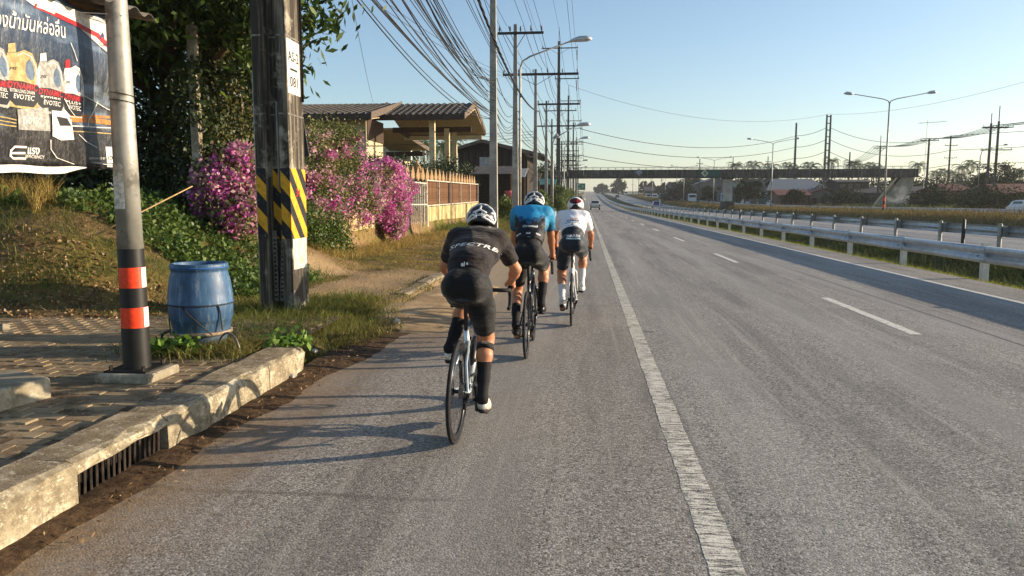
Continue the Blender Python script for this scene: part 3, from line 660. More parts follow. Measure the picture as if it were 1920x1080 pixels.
def cyclist(loc, label, P, zs, ped, hz, bar_w):
    """one rider; P holds the pose and the kit"""
    T = empty('person', loc); tag(T, label, 'person', 'cyclists riding in a line')
    pel = Vector((P.get('lean', 0), .20, zs + .095)); ch = Vector(P['chest']); sh_z, sh_y = P['sh']; cxs = ch.x
    SH = {s: Vector((cxs + s * P.get('shw', .175), sh_y, sh_z)) for s in (-1, 1)}
    waist = pel.lerp(ch, .48) + Vector((0, -.02, .03)); neck = Vector((cxs, sh_y + .045, sh_z + .04)); hc = Vector(P['head'])
    tors = [cone(pel, waist, .106, .100, .045, sx=1.18), cone(waist, ch, .100, .112, .05, sx=1.28), cone(ch, (cxs, sh_y - .03, sh_z - .01), .112, .082, .05, sx=1.38),
            cone(SH[-1] + Vector((.03, -.01, .005)), SH[1] + Vector((-.03, -.01, .005)), .066, .066, .06)]
    arms, hands, slv, legs, shorts, socks, shoes, soles = [], [], [], [], [], [], [], []
    for s in (-1, 1):
        hd = Vector((s * bar_w, 1.0, hz + .045)) + Vector(P.get('hand', {}).get(s, (0, 0, 0))); wr = hd + Vector((s * .012, -.065, .014)); el = ik(SH[s], wr, .285, .25, P.get('elb', (s * .9, -.25, -.5)) if not isinstance(P.get('elb'), dict) else P['elb'][s])
        arms += [cone(SH[s], SH[s].lerp(el, .3), .058, .05, .035), cone(SH[s].lerp(el, .25), el, .049, .037, .03), cone(el, el.lerp(wr, .35), .038, .038, .02), cone(el.lerp(wr, .3), wr, .038, .025, .02)]
        d = (el - SH[s]).normalized(); ct = SH[s].lerp(el, .72)
        slv += [cone(SH[s], SH[s].lerp(el, .3), .060, .054, .04), cone(SH[s].lerp(el, .25), el, .053, .046, .03, cut=[(ct, d)])]
        # hand closed round the hood: palm, four fingers, thumb
        hands += [cone(wr, wr + Vector((0, .03, -.002)), .022, .024, .015, sx=1.25), cone(wr + Vector((0, .03, -.002)), hd + Vector((s * .01, .01, .004)), .024, .021, .015, sx=1.3)]
        for q in range(4):
            a0 = hd + Vector((s * .026, .022 - q * .019, .004 - q * .002)); ln = (.9, 1, .95, .8)[q]
            a1 = a0 + Vector((s * .008, .012, -.03 * ln)); a2 = a1 + Vector((-s * .020, .006, -.022 * ln)); a3 = a2 + Vector((-s * .018, -.002, .004))
            hands += [cone(a0, a1, .0095, .009, .006), cone(a1, a2, .009, .0085, .004), cone(a2, a3, .0085, .0075, .004)]
        t0 = wr + Vector((-s * .016, .02, -.002)); t1 = hd + Vector((-s * .03, -.005, -.006)); t2 = t1 + Vector((s * -.002, .03, -.018)); hands += [cone(t0, t1, .013, .011, .01), cone(t1, t2, .0105, .008, .005)]
        # leg
        hip = Vector((pel.x + s * .080, .235, zs + .07)); pe = ped[s]; pitch = R(P['foot'][s]); fx = pe + Vector((0, 0, .028))
        ank = fx + Vector((0, -.115 * math.cos(pitch) - .05 * math.sin(pitch), .075 + .105 * math.sin(pitch)))
        kn = ik(hip, ank, .43, .425, (s * P.get('knee', {}).get(s, .12), 1, .35)); dn = (kn - hip).normalized(); ds = (ank - kn).normalized()
        calf = kn.lerp(ank, .28) + Vector((0, -.022, 0))
        legs += [cone(hip, hip.lerp(kn, .45), .094, .08, .05), cone(hip.lerp(kn, .4), kn, .08, .056, .04), cone(kn, kn.lerp(ank, .15), .055, .05, .03), cone(kn.lerp(ank, .1), calf, .046, .053, .03), cone(calf, kn.lerp(ank, .68), .053, .036, .03), cone(kn.lerp(ank, .62), ank, .036, .031, .02), cone(ank, fx + Vector((0, -.02, 0)), .032, .03, .02), cone(fx + Vector((0, -.02, 0)), fx + Vector((0, .06, -.004)), .03, .02, .02)]
        ct = hip.lerp(kn, P.get('short', .80)); shorts += [cone(hip, hip.lerp(kn, .45), .090, .082, .035), cone(hip.lerp(kn, .4), kn, .085, .064, .04, cut=[(ct, dn)])]
        shorts += [ell((pel.x + s * .062, .150, zs + .085), (.078, .083, .096), .045)]
        ct = kn.lerp(ank, P.get('sock', .48)); socks.append([cone(kn.lerp(ank, .28) + Vector((0, -.018, 0)), kn.lerp(ank, .68), .056, .042, .02, cut=[(ct, -ds)]), cone(kn.lerp(ank, .64), ank, .0415, .037, .02), cone(ank, ank + Vector((0, .03, -.045)), .037, .034, .02)])
        cp, sp_ = math.cos(pitch), math.sin(pitch); f = lambda y, z: fx + Vector((0, y * cp - z * -sp_, z * cp - y * sp_))
        shoes.append([cone(f(-.125, .018), f(-.03, .02), .032, .037, .03), cone(f(-.03, .018), f(.08, .006), .037, .026, .03, sx=1.2), cone(f(-.10, .055), f(-.05, .045), .036, .036, .03), cone(f(.06, .004), f(.105, .0), .027, .02, .02, sx=1.2)])
        soles.append([cone(f(-.135, -.016), f(-.1, -.014), .016, .016, .01, sx=1.7), cone(f(-.1, -.014), f(.09, -.018), .014, .014, .01, sx=2.4)])
        if P.get('strap') == s:
            m = MB(); c0 = kn.lerp(ank, .10); c1 = kn.lerp(ank, .21); m.tube([c0 + Vector((0, -.008, 0)), c0 + Vector((0, -.008, -.004)), c1 + Vector((0, -.014, 0))], [.058, .062, .062], 20); m.build('knee_strap', M_blk, T, True, True)
    headp = [cone(neck - Vector((0, .02, .02)), hc + Vector((0, -.025, -.07)), .056, .052, .03), ell(hc, (.074, .096, .112), .03), ell(hc + Vector((0, .045, -.075)), (.05, .05, .045), .04),
             cone(hc + Vector((0, .092, -.005)), hc + Vector((0, .112, -.04)), .010, .015, .012)] + [ell(hc + Vector((s * .077, -.012, -.02)), (.012, .022, .032), .008) for s in (-1, 1)]
    inner = [dict(q, ra=q['ra'] - .026, rb=q['rb'] - .026) for q in tors]; inner[0] = dict(inner[0], ra=.08)
    thighs = [dict(q, ra=q['ra'] - (.012 if i % 8 == 0 else 0), rb=q['rb'] - (.012 if i % 8 == 0 else 0)) for i, q in enumerate(legs)]
    V1, Q1 = sdf_mesh(inner + arms + thighs + headp, .0095)
    V2, Q2 = sdf_mesh(hands, .005); me = bpy.data.meshes.new('body'); me.from_pydata(np.concatenate([V1, V2]).tolist(), [], np.concatenate([Q1, Q2 + len(V1)]).tolist())
    finish(me, 'body', P.get('skin', M_skin), T, True)
    m = MB()
    for s in (-1, 1): m = MB(); m.lathe(hc + Vector((s * .032, .083, .0)), [(.001, .012), (.008, .008), (.011, 0), (.008, -.008)], 10); m.build('eye', M_lens, T, True, True)
    m = MB(); m.tube([hc + Vector((-.022, .094, -.072)), hc + Vector((0, .1, -.074)), hc + Vector((.022, .094, -.072))], [.003, .006, .003], 6); m.build('mouth', M_red, T, True, True)
    sdfobj('hair', [ell(hc + Vector((0, -.022, -.012)), (.078, .084, .088), .02)], .009, M_hair, T, clip=[(hc + Vector((0, .01, -.07)), (0, .5, -.9)), (hc + Vector((0, .02, 0)), (0, 1, .1))])
    hem = P['hem']; col_c = neck + Vector((0, .01, .02)); cdir = (hc - neck).normalized()
    up = (ch - pel).normalized()
    je = sdfobj('jersey', tors + slv, .0085, P['jersey'], T, infl=.010, clip=[(pel + up * hem, -up), (neck + Vector((0, .01, .032)), (0, .35, .9))])
    sh_t = sdfobj('shorts', tors[:2] + shorts, .0085, P['shorts'], T, infl=.004, clip=[(pel + up * (hem + .10), up)])
    for q in range(2):
        so_ = sdfobj('sock', socks[q], .006, P['sockm'], T)
        if P.get('stripes'):
            kn_, an_ = np.array(socks[q][0]['cut'][0][0]), np.array(socks[q][1]['b'])
            for t in (.16, .27):
                c = Vector(kn_ + (an_ - kn_) * t) ; c2 = Vector(kn_ + (an_ - kn_) * (t + .05)); r0 = .0475 - .011 * t / .3; m = MB(); m.tube([c + Vector((0, -.012 * (1 - t * 2.4), 0)), c2 + Vector((0, -.012 * (1 - t * 2.4), 0))], [r0 + .004, r0 + .003], 18); m.build('stripe', M_white, so_, True, True)
        s_ = sdfobj('shoe', shoes[q], .0065, P['shoem'], T); sdfobj('sole', soles[q], .006, M_sole, s_)
    # helmet
    hr = Vector((.109, .148, .112)); hC = hc + Vector((0, -.006, .032))
    he = sdfobj('helmet', [ell(hC, tuple(hr), .02), ell(hC + Vector((0, 0, -.125)), (.095, .125, .075), .02, sub=True)], .0075, P['shell'], T, clip=[(hC + Vector((0, 0, -.052)), (0, -.28, -1))])
    def dome(x, z, o=.004): 
        k = max(.004, 1 - x * x - z * z); n = Vector((x / hr.x, -math.sqrt(k) / hr.y, z / hr.z)).normalized()
        return hC + Vector((x * hr.x, -math.sqrt(k) * hr.y, z * hr.z)) + n * o
    def stroke(pl, w, name, mat):
        m = MB(); pts = []
        for (x0, z0), (x1, z1) in zip(pl[:-1], pl[1:]):
            for t in range(4): pts.append((x0 + (x1 - x0) * t / 4, z0 + (z1 - z0) * t / 4))
        pts.append(pl[-1]); m.tube([dome(x, z, .002) for x, z in pts], [w] * len(pts), 6); m.build(name, mat, he, True, True)
    if P.get('kind') == 'rib':
        for s in (-1, 1):
            stroke([(0, .86), (0, .66), (s * .42, .46)], .0085, 'rib', M_gloss)
            stroke([(s * .16, .24), (s * .46, .33), (s * .80, .02), (s * .86, -.18), (s * .55, .04), (s * .16, .24)], .0085, 'rib', M_gloss)
            stroke([(s * .86, -.16), (s * .93, .02), (s * .80, .42), (s * .66, .46)], .0075, 'rib', M_gloss)
        stroke([(-.93, .02), (-.86, .42), (-.66, .70), (-.32, .93), (0, .985), (.32, .93), (.66, .70), (.86, .42), (.93, .02)], .0075, 'rib', M_gloss)
        m = MB(); vs, fs = txt('Rudy', .034, .001)
        m.add([dome(v.x / hr.x, .37 + v.y / hr.z, .004) for v in vs], fs); m.build('lettering', M_white, he, False, True)
        sdfobj('helmet_cradle', [ell(hC + Vector((0, -.03, -.06)), (.088, .1, .06), .02)], .009, M_shell, he, clip=[(hC, (0, 1, 0))])
    else:
        def patch(pl, name, mat, o):
            m = MB(); c = (sum(p[0] for p in pl) / len(pl), sum(p[1] for p in pl) / len(pl)); rings = 5; n = len(pl)
            vs = [dome(c[0] + (x - c[0]) * r / rings, c[1] + (z - c[1]) * r / rings, o) for r in range(1, rings + 1) for x, z in pl] + [dome(c[0], c[1], o)]
            fs = [(r * n + i, r * n + (i + 1) % n, (r + 1) * n + (i + 1) % n, (r + 1) * n + i) for r in range(rings - 1) for i in range(n)] + [(len(vs) - 1, (i + 1) % n, i) for i in range(n)]
            m.add(vs, fs); m.build(name, mat, he, True, True)
        E_ = lambda cx, cz, a, b, n=20: [(cx + a * math.cos(2 * math.pi * i / n), cz + b * math.sin(2 * math.pi * i / n)) for i in range(n)]
        patch(E_(-.08, .52, .66, .34), 'vent', M_shell, .0015); patch(E_(.42, .47, .30, .20), 'red_trim', M_red, .003); patch(E_(.40, .47, .19, .11), 'vent', M_shell, .0045)
        stroke([(-.55, .45), (-.1, .50), (.3, .48)], .004, 'red_trim', M_red); stroke([(-.6, .6), (-.1, .7), (.3, .64)], .004, 'red_trim', M_red)
        patch([(-.55, -.38), (-.3, .08), (0, .18), (.3, .08), (.55, -.38), (0, -.3)], 'vent', M_shell, .0025)
    m = MB()
    for s in (-1, 1): m.tube([hC + Vector((s * .098, .0, -.03)), hc + Vector((s * .078, .02, -.06)), hc + Vector((s * .04, .05, -.125)), hc + Vector((0, .055, -.13))], .006, 6)
    m.build('chin_strap', M_tape, he, True, True)
    m = MB(); m.tube([hc + Vector((-.083, 0, .005)), hc + Vector((-.078, .06, .008)), hc + Vector((0, .108, .006)), hc + Vector((.078, .06, .008)), hc + Vector((.083, 0, .005))], [.004, .012, .016, .012, .004], 8); m.build('sunglasses', M_lens, T, True, True)
    # print on the back
    dgp = lambda o: BVHTree.FromPolygons([v.co for v in o.data.vertices], [tuple(p.vertices) for p in o.data.polygons])
    bv = {'jersey': dgp(je), 'shorts': dgp(sh_t)}; ob = {'jersey': je, 'shorts': sh_t}
    hz_ = P['pocket']
    P.setdefault('print', []).extend([dict(rect=(.26, .0035), at=(cxs, hz_), mat=P['seam']), dict(rect=(.003, .085), at=(cxs - .048, hz_ - .043), mat=P['seam']), dict(rect=(.003, .085), at=(cxs + .048, hz_ - .043), mat=P['seam'])])
    for pr in P.get('print', ()):
        if 'text' in pr: vs, fs = txt(pr['text'], pr['size'], pr.get('bold', .001), shear=pr.get('shear', 0), space=pr.get('space', 1)); vs, fs = dense(vs, fs, 1)
        else:
            w, h_ = pr['rect']; nn = 8; vs = [Vector((-w / 2 + w * i / nn, -h_ / 2 + h_ * j / 4, 0)) for j in range(5) for i in range(nn + 1)]; fs = [(j * (nn + 1) + i, j * (nn + 1) + i + 1, (j + 1) * (nn + 1) + i + 1, (j + 1) * (nn + 1) + i) for j in range(4) for i in range(nn)]
            if 'pent' in pr: fs = [f for f in fs]
        a = pr.get('rot', 0); ca, sa = math.cos(a), math.sin(a); x0, z0 = pr['at']; bow = pr.get('bow', 0); fz = pr.get('fz', 1)
        fx_ = pr.get('fx', 1); pl = lambda v: Vector((x0 + v.x * fx_ * ca - v.y * sa, .2, z0 + (v.x * sa + v.y * ca) * fz - bow * v.x * v.x))
        on = pr.get('on', 'jersey'); vs, fs = conform(bv[on], vs, fs, pl, pr.get('dir', (0, 1, -.35)), pr.get('off', .0045))
        m = MB(); m.add(vs, fs); m.build('print', pr.get('mat', M_white), ob[on], False, True)
    return T
q1, q2, q3 = G(856, 829), G(987, 672), G(1071, 611)
q1.z = q2.z = q3.z = 0
B1, ped1, hz1 = bicycle('road_bicycle', q1, 'silver road bicycle under the rider in the plain black jersey', M_silver, .915, -97)
B2, ped2, hz2 = bicycle('road_bicycle', q2, 'black road bicycle under the rider in the blue mountain jersey', M_carbon, .945, 38)
B3, ped3, hz3 = bicycle('road_bicycle', q3, 'white road bicycle under the rider in the white jersey', M_gloss, .94, 35, bar_w=.225)
T1 = cyclist(q1, 'cyclist in black jersey, black shorts and black socks, last of the three, left knee raised', dict(
    chest=(.012, .47, 1.205), sh=(1.29, .575), shw=.150, head=(.02, .715, 1.392), hem=.045, pocket=1.19, seam=M_blk, foot={1: 12, -1: 5}, jersey=M_jblk, shorts=M_blk, sockm=M_sockb, shoem=M_shoe, shell=M_shell, kind='rib', strap=1, sock=.40, short=.84,
    knee={1: .02, -1: -.1}, elb={1: (.75, -.2, -.45), -1: (-.6, -.2, -.5)},
    print=[dict(text='SPECTRE', size=.066, at=(.01, 1.312), bow=.7, bold=.0012, shear=.22, space=1.1, fz=.62, fx=1.22), dict(text='al', size=.04, at=(-.015, 1.135), bold=.002), dict(text='é', size=.03, at=(.012, 1.14), bold=.001)]), .915, ped1, hz1, .2)
cyclist(q2, 'cyclist in blue and black mountain jersey and striped black socks, middle of the three', dict(
    chest=(.015, .46, 1.32), sh=(1.43, .54), shw=.160, head=(.03, .69, 1.515), hem=.10, pocket=1.265, seam=M_shell, foot={1: 5, -1: 22}, jersey=M_mount, shorts=M_blk, sockm=M_sockb, shoem=M_shoeb, shell=M_shell, kind='rib', stripes=True, sock=.44, short=.80,
    elb={1: (.8, -.3, -.4), -1: (-.8, -.3, -.4)},
    print=[dict(text='Orientel', size=.045, at=(.015, 1.325), bold=.001), dict(text='ALE', size=.026, at=(.0, 1.235), bold=.001), dict(text='sport', size=.024, at=(-.1, 1.23), bold=.001, rot=.3), dict(text='RIDE', size=.022, at=(.1, 1.23), bold=.001, rot=-.3), dict(rect=(.035, .02), at=(.01, 1.19), mat=M_teal)]), .945, ped2, hz2, .2)
M_chromeg = pm('grey_seam', 'a9abb0', '9a9ca0', 20, .7, bump=0); M_orange = pm('orange_print', 'e08a4a', 'd87838', 20, .6, bump=0); M_navyp = pm('navy_print', '1d2a3c', '182434', 20, .6, bump=0)
cyclist(q3, 'cyclist in white jersey, navy shorts and white socks, leading the three', dict(
    chest=(.0, .50, 1.24), sh=(1.36, .61), shw=.155, head=(.03, .74, 1.475), hem=.15, pocket=1.27, seam=M_chromeg, foot={1: 3, -1: 24}, jersey=M_jwhite, shorts=M_navy, sockm=M_sockw, shoem=pm('shoe_bright_white', 'e2e2e0', 'cfcfcd', 20, .4), shell=M_gloss, kind='aero', sock=.5, short=.82,
    elb={1: (.6, -.2, -.6), -1: (-.6, -.2, -.6)},
    print=[dict(text='VARES', size=.058, at=(.0, 1.375), bold=.001, mat=M_navyp, bow=.6, fz=.8), dict(text='RIDLEY', size=.03, at=(.02, 1.41), bold=.001, mat=M_orange, bow=.6, fz=.8), dict(rect=(.2, .012), at=(0, 1.335), mat=M_teal, bow=.6), dict(text='S', size=.06, at=(.0, 1.235), bold=.004, mat=M_navyp, shear=.4), dict(rect=(.022, .03), at=(0, 1.295), mat=M_navyp),
           dict(rect=(.11, .008), at=(0, 1.195), mat=M_navyp), dict(text='VARES', size=.062, at=(.015, 1.10), bold=.0012, on='shorts'), dict(rect=(.19, .034), at=(.015, 1.058), mat=M_teal, on='shorts'), dict(text='hautesvignes', size=.034, at=(.015, 1.058), mat=M_white, on='shorts', off=.0065)]), .94, ped3, hz3, .225)

for o in (B1, T1): o.rotation_euler = (0, R(1.8), R(-1))
# ================================================================== ROADSIDE, NEAR LEFT
def sub_on(px, py, X):                   # photo pixel -> point on the plane x = X
    r = ray(px, py); return Vector((0, 0, H)) + r * (X / r.x)
M_black = pm('black_paint', '121212', '1d1c1b', 12, .5, bump=.1); M_orange_t = pm('orange_reflective', 'f0461e', 'd83a18', 30, .4, bump=0); M_wtape = pm('white_reflective', 'e9e4da', 'd8d2c6', 20, .4, bump=0)
M_galv = pm('galvanised_steel', '9fa09c', '84857f', 5, .5, .55, bump=.05, c3='b3b2ac', s3=3)
# ---- lamp post with orange bands
b = G(258, 694, .26); lp = empty('lamp_post', (b.x, b.y, .26)); tag(lp, 'grey steel lamp post with black base and two orange bands beside the banner', 'lamp post')
def rr(z): return .098 - .0085 * (z - .26)
m = MB(); m.tube([(b.x, b.y, z) for z in (1.2, 2, 3, 5, 7, 9.2)], [rr(z) for z in (1.2, 2, 3, 5, 7, 9.2)], 28); m.build('shaft', pm('lamp_post_steel', 'a5a39b', '8c8a82', 4, .55, .35, c3='6f6c64', s3=6), lp, True)
for z0, z1, mt, nm in ((.26, .60, M_black, 'black_base'), (.60, .755, M_orange_t, 'orange_band'), (.755, .905, M_black, 'black_band'), (.905, 1.06, M_orange_t, 'orange_band'), (1.06, 1.2, M_black, 'black_band')):
    m = MB(); m.tube([(b.x, b.y, z0), (b.x, b.y, z1)], [rr(z0) + .002, rr(z1) + .002], 36); p = m.build(nm, mt, lp, 'auto')
    if nm == 'orange_band':
        vs = []; r0 = rr((z0 + z1) / 2) + .004
        for i in range(9):
            a = R(-16 + i * 7.5); vs += [(b.x + r0 * math.cos(a), b.y + r0 * math.sin(a), z0 + .002), (b.x + r0 * math.cos(a), b.y + r0 * math.sin(a), z1 - .002)]
        m = MB(); m.add(vs, [(2 * i, 2 * i + 2, 2 * i + 3, 2 * i + 1) for i in range(8)]); m.build('white_tape', M_wtape, p, True)
m = MB(); m.box((b.x + .01, b.y - .01, .235), (.44, .42, .075)); o = m.build('footing', M_conc, lp); o.modifiers.new('b', 'BEVEL').width = .012
m = MB(); m.box((b.x, b.y, .279), (.33, .33, .014)); m.build('base_plate', M_black, lp)
for sx in (-1, 1):
    for sy in (-1, 1): m = MB(); m.cyl((b.x + sx * .13, b.y + sy * .13, .28), (b.x + sx * .13, b.y + sy * .13, .32), .014, n=6); m.build('bolt', M_iron, lp)
m = MB(); m.tube([(b.x, b.y, 9.1), (b.x + .15, b.y, 9.5), (b.x + .8, b.y, 9.75), (b.x + 1.8, b.y, 9.9)], .03, 8); m.build('arm', M_galv, lp, True)
m = MB(); m.lathe((b.x + 2.05, b.y, 9.93), [(.02, .09), (.1, .07), (.13, 0), (.09, -.07), (.02, -.09)], 12); m.build('lamp_head', M_galv, lp, True)
for z, n_ in ((2.33, 5), (2.28, 7)):
    pts = [(b.x + (rr(z) + .006) * math.cos(t * .4), b.y + (rr(z) + .006) * math.sin(t * .4), z - .004 * t) for t in range(-8, 9)]; m = MB(); m.tube(pts, .003, 4); m.build('wire_tie', M_black, lp, True)
# torn sticker on the post
vs = []
for i in range(9):
    a = R(-150 + i * 10)
    for z in (1.5, 1.83 + .02 * math.sin(i * 2.2)): vs.append((b.x + (rr(z) + .003) * math.cos(a), b.y + (rr(z) + .003) * math.sin(a), z))
m = MB(); m.add(vs, [(2 * i, 2 * i + 2, 2 * i + 3, 2 * i + 1) for i in range(8)]); m.build('torn_sticker', pm('sticker', 'd8d4ca', '9d988c', 30, .7), lp, True)
# ---- banner hung parallel to the road
XB = -3.66
bn = empty('advertising_banner', (XB, 5, 1.7)); tag(bn, 'worn motor oil advertising banner hanging from the roof edge beside the lamp post', 'banner')
def wav(y, z): return .012 * math.sin(y * 7 + z * 2) + .008 * math.sin(z * 9 + y * 3) + .02 * math.sin(y * 2.1 + 1) * (2.95 - z)
def bnp(px, py, o=0): p = sub_on(px, py, XB); return Vector((XB + wav(p.y, p.z) + o, p.y, p.z))
yb0 = sub_on(221, 200, XB).y; NB = 40; NZ = 26
def bn_mat():
    s = SM('banner_vinyl', .42, 0, .4); v = s.pos(); sx = s.n('SeparateXYZ', v); Y, Z = sx.outputs[1], sx.outputs[2]
    c = s.mix(s.sm(Z, 2.3, 2.8), lin('1c1d20'), lin('31435c')); c = s.mix(s.m('MULTIPLY', s.sm(s.noise(s.map(v, (1, 1.2, 5), (.5, 0, 0)), 1.3, 4), .5, .75), .6), c, lin('8aa0b8'))
    c = s.mix(s.m('SUBTRACT', 1., s.sm(Z, 1.95, 2.12)), c, lin('1c1b1d'))
    cr = s.noise(s.map(v, (1, 3, 3)), 2.2, 9, .75); c = s.mix(s.m('MULTIPLY', s.m('SUBTRACT', 1., s.sm(s.m('ABSOLUTE', s.m('SUBTRACT', cr, .5)), .0, .005)), .4), c, lin('b5b0a6'))
    s.col(c); s.bump(s.noise(s.map(v, (1, 4, 1.5)), 2.5, 4), .5, .04); return s.mat
M_bn = bn_mat(); vs = []
for j in range(NZ + 1):
    for i in range(NB + 1):
        y = yb0 - 2.6 * i / NB; zt = 2.96 + .015 * math.sin(i * .9); zb = 1.80 - .05 * i / NB + .004 * math.sin(i * .7); z = zb + (zt - zb) * j / NZ; vs.append((XB + wav(y, z), y, z))
m = MB(); m.add(vs, [(j * (NB + 1) + i, (j + 1) * (NB + 1) + i, (j + 1) * (NB + 1) + i + 1, j * (NB + 1) + i + 1) for j in range(NZ) for i in range(NB)])
sheet = m.build('sheet', M_bn, bn, True); sd = sheet.modifiers.new('s', 'SOLIDIFY'); sd.thickness = .003; sd.offset = -1
def ink(name, poly, mat, o, fan=True):   # printed flat shape, drawn as a fine fan so that it follows the folds
    c = (sum(p[0] for p in poly) / len(poly), sum(p[1] for p in poly) / len(poly)); pl = []
    for (x0, y0), (x1, y1) in zip(poly, poly[1:] + poly[:1]):
        k = max(1, int(math.hypot(x1 - x0, y1 - y0) / 10)); pl += [(x0 + (x1 - x0) * t / k, y0 + (y1 - y0) * t / k) for t in range(k)]
    n = len(pl); rg = 5; vs = [bnp(c[0] + (x - c[0]) * r / rg, c[1] + (y - c[1]) * r / rg, o) for r in range(1, rg + 1) for x, y in pl] + [bnp(*c, o)]
    fs = [(r * n + i, r * n + (i + 1) % n, (r + 1) * n + (i + 1) % n, (r + 1) * n + i) for r in range(rg - 1) for i in range(n)] + [(len(vs) - 1, (i + 1) % n, i) for i in range(n)]
    m = MB(); m.add(vs, fs); return m.build(name, mat, sheet, True)
def inkpath(name, pl, w, mat, o):
    vs = []
    for i, (x, y) in enumerate(pl):
        x0, y0 = pl[max(0, i - 1)]; x1, y1 = pl[min(len(pl) - 1, i + 1)]; d = math.hypot(x1 - x0, y1 - y0) or 1; nx_, ny_ = -(y1 - y0) / d * w / 2, (x1 - x0) / d * w / 2
        vs += [bnp(x + nx_, y + ny_, o), bnp(x - nx_, y - ny_, o)]
    m = MB(); m.add(vs, [(2 * i, 2 * i + 1, 2 * i + 3, 2 * i + 2) for i in range(len(pl) - 1)]); return m.build(name, mat, sheet)
def inktext(t, x, y, w, h, slope, mat, o, shear=0, bold=.0):
    v, f = txt(t, 1, bold, shear=shear)
    x0, x1 = min(a.x for a in v), max(a.x for a in v); y0, y1 = min(a.y for a in v), max(a.y for a in v)
    m = MB(); m.add([bnp(x + (a.x - x0) / (x1 - x0) * w, y - (a.y - y0) / (y1 - y0) * h + (a.x - x0) / (x1 - x0) * w * slope, o) for a in v], f); return m.build('lettering', mat, sheet)
IW = pm('ink_white', 'e4e1da', 'bdb9b0', 40, .5, bump=0); IR = pm('ink_red', 'c3272d', '96202a', 40, .5, bump=0); IG = pm('ink_gold', 'b9a06a', '8d7a4e', 30, .45, bump=0); IGR = pm('ink_grey', 'a5a29b', '7d7b77', 40, .5, bump=0); IK = pm('ink_black', '15161a', '1e1f24', 40, .5, bump=0); IB = pm('ink_blue', '24406e', '1b2f52', 30, .5, bump=0); IS = pm('ink_slate', '5d6f84', '45566a', 30, .5, bump=0); IO = pm('ink_orange', 'c9823a', '8a5526', 20, .5, bump=0)
ink('printed_shape', [(28, -12), (60, 12), (105, 28), (150, 46), (186, 66), (210, 95), (221, 122), (221, 46), (150, 20), (90, -2)], IW, .003)
inkpath('printed_shape', [(60, 10), (105, 28), (148, 46), (184, 66), (207, 92), (221, 120)], 8, IR, .004)
inktext('ชั้นของน้ำมันหล่อลื่น', -40, 40, 161, 33, .20, IW, .005, bold=.006)
ink('printed_shape', [(192, 60), (188, 70), (190, 76), (195, 73), (195, 66)], IB, .005); ink('printed_shape', [(190, 70), (190, 77), (195, 77), (195, 69)], IR, .006)
inktext('ptt', 199, 77, 17, 13, .05, IK, .005, .3, .03); inktext('Lubricants', 189, 86, 30, 8, .08, IK, .005)
def oilcan(x, y, w, h, cm, cap, name2, lab, capc):
    f = lambda a, b: (x + a * w, y + b * h + (a - .5) * w * .16)
    ink('printed_bottle', [f(.08, .14), f(.05, .25), f(.02, .5), f(.0, .9), f(.1, .99), f(.85, 1.), f(.95, .95), f(1., .62), f(.97, .45), f(.9, .26), f(.75, .10), f(.55, .06), f(.34, .12)], cm, .003)
    ink('printed_bottle', [f(.60, .40), f(.61, .26), f(.69, .19), f(.78, .25), f(.86, .40), f(.84, .50), f(.74, .53), f(.65, .48)], IS, .004)
    ink('printed_bottle', [f(.10, .13), f(.09, .0), f(.28, -.03), f(.32, .11)], cap, .004); ink('printed_bottle', [f(.02, .5), f(.05, .28), f(.12, .2), f(.14, .5), f(.12, .58), f(.02, .6)], IGR if cm is not IGR else IW, .0035)
    inkpath('printed_bottle', [f(.36, .16), f(.52, .11), f(.72, .15), f(.86, .29), f(.92, .46)], 1.5, IGR if cm is IW else IW, .005)
    ink('printed_bottle', [f(.03, .58), f(.5, .56), f(.97, .60), f(.95, .84), f(.82, .95), f(.3, .96), f(.06, .86)], IK, .0045)
    inktext('DYNAMIC', *f(.08, .69), .86 * w, .11 * h, .16, IR, .006, .2, .02)
    inktext(name2, *f(.14, .75), .7 * w, .055 * h, .16, IW, .006, 0, .01); inktext('EVOTEC', *f(.24, .85), .6 * w, .08 * h, .16, IW, .006, .2, .005); inktext('ptt', *f(.14, .42), .22 * w, .07 * h, .1, IK, .006, .3)
oilcan(-28, 78, 55, 122, IGR, IB, 'NGV DIESEL', 0, 0); oilcan(14, 86, 63, 118, IG, IG, 'EXTRA LONG DRAIN', 0, 0); oilcan(70, 104, 52, 110, IGR, IW, 'syntec', 0, 0); oilcan(118, 116, 44, 106, IW, IR, 'PLUS+', 0, 0)
ink('printed_truck', [(36, 205), (90, 202), (94, 246), (40, 243)], IGR, .007); inktext('EVOTEC', 46, 231, 32, 12, .06, IW, .009, .1, .01)
ink('printed_truck', [(96, 207), (118, 209), (132, 225), (136, 262), (112, 263), (98, 255)], IW, .008); ink('printed_truck', [(104, 218), (124, 222), (131, 236), (110, 236)], IK, .010)
for k, (y0, y1, w, mt) in enumerate(((224, 232, 9, IO), (236, 240, 2, IW), (216, 220, 5, IO), (246, 252, 2, IG))): inkpath('printed_shape', [(132, y0), (160, y0 + 1), (190, y0 + 3), (221, y1)], w, mt, .004)
for k in range(3): inkpath('printed_shape', [(0, 218 + k * 7), (18, 221 + k * 7), (36, 225 + k * 6)], 2, IG, .004)
inkpath('printed_logo', [(58, 276), (36, 275), (29, 282), (28, 292), (34, 297), (58, 297)], 4, IW, .005); inkpath('printed_logo', [(28, 287), (56, 287)], 4, IW, .005)
inktext('แรง', 60, 289, 20, 13, .05, IW, .005, 0, .03); inktext('EFFICIENCY', 57, 296, 32, 6, .05, IW, .005, 0, .01); inktext('EMPOWERED BY', 166, 299, 32, 4, 0, IW, .005)
ink('printed_shape', [(199, 275), (221, 276), (221, 314), (201, 313)], IW, .005); inktext('1OR', 203, 300, 12, 8, 0, IK, .007, 0, .02)
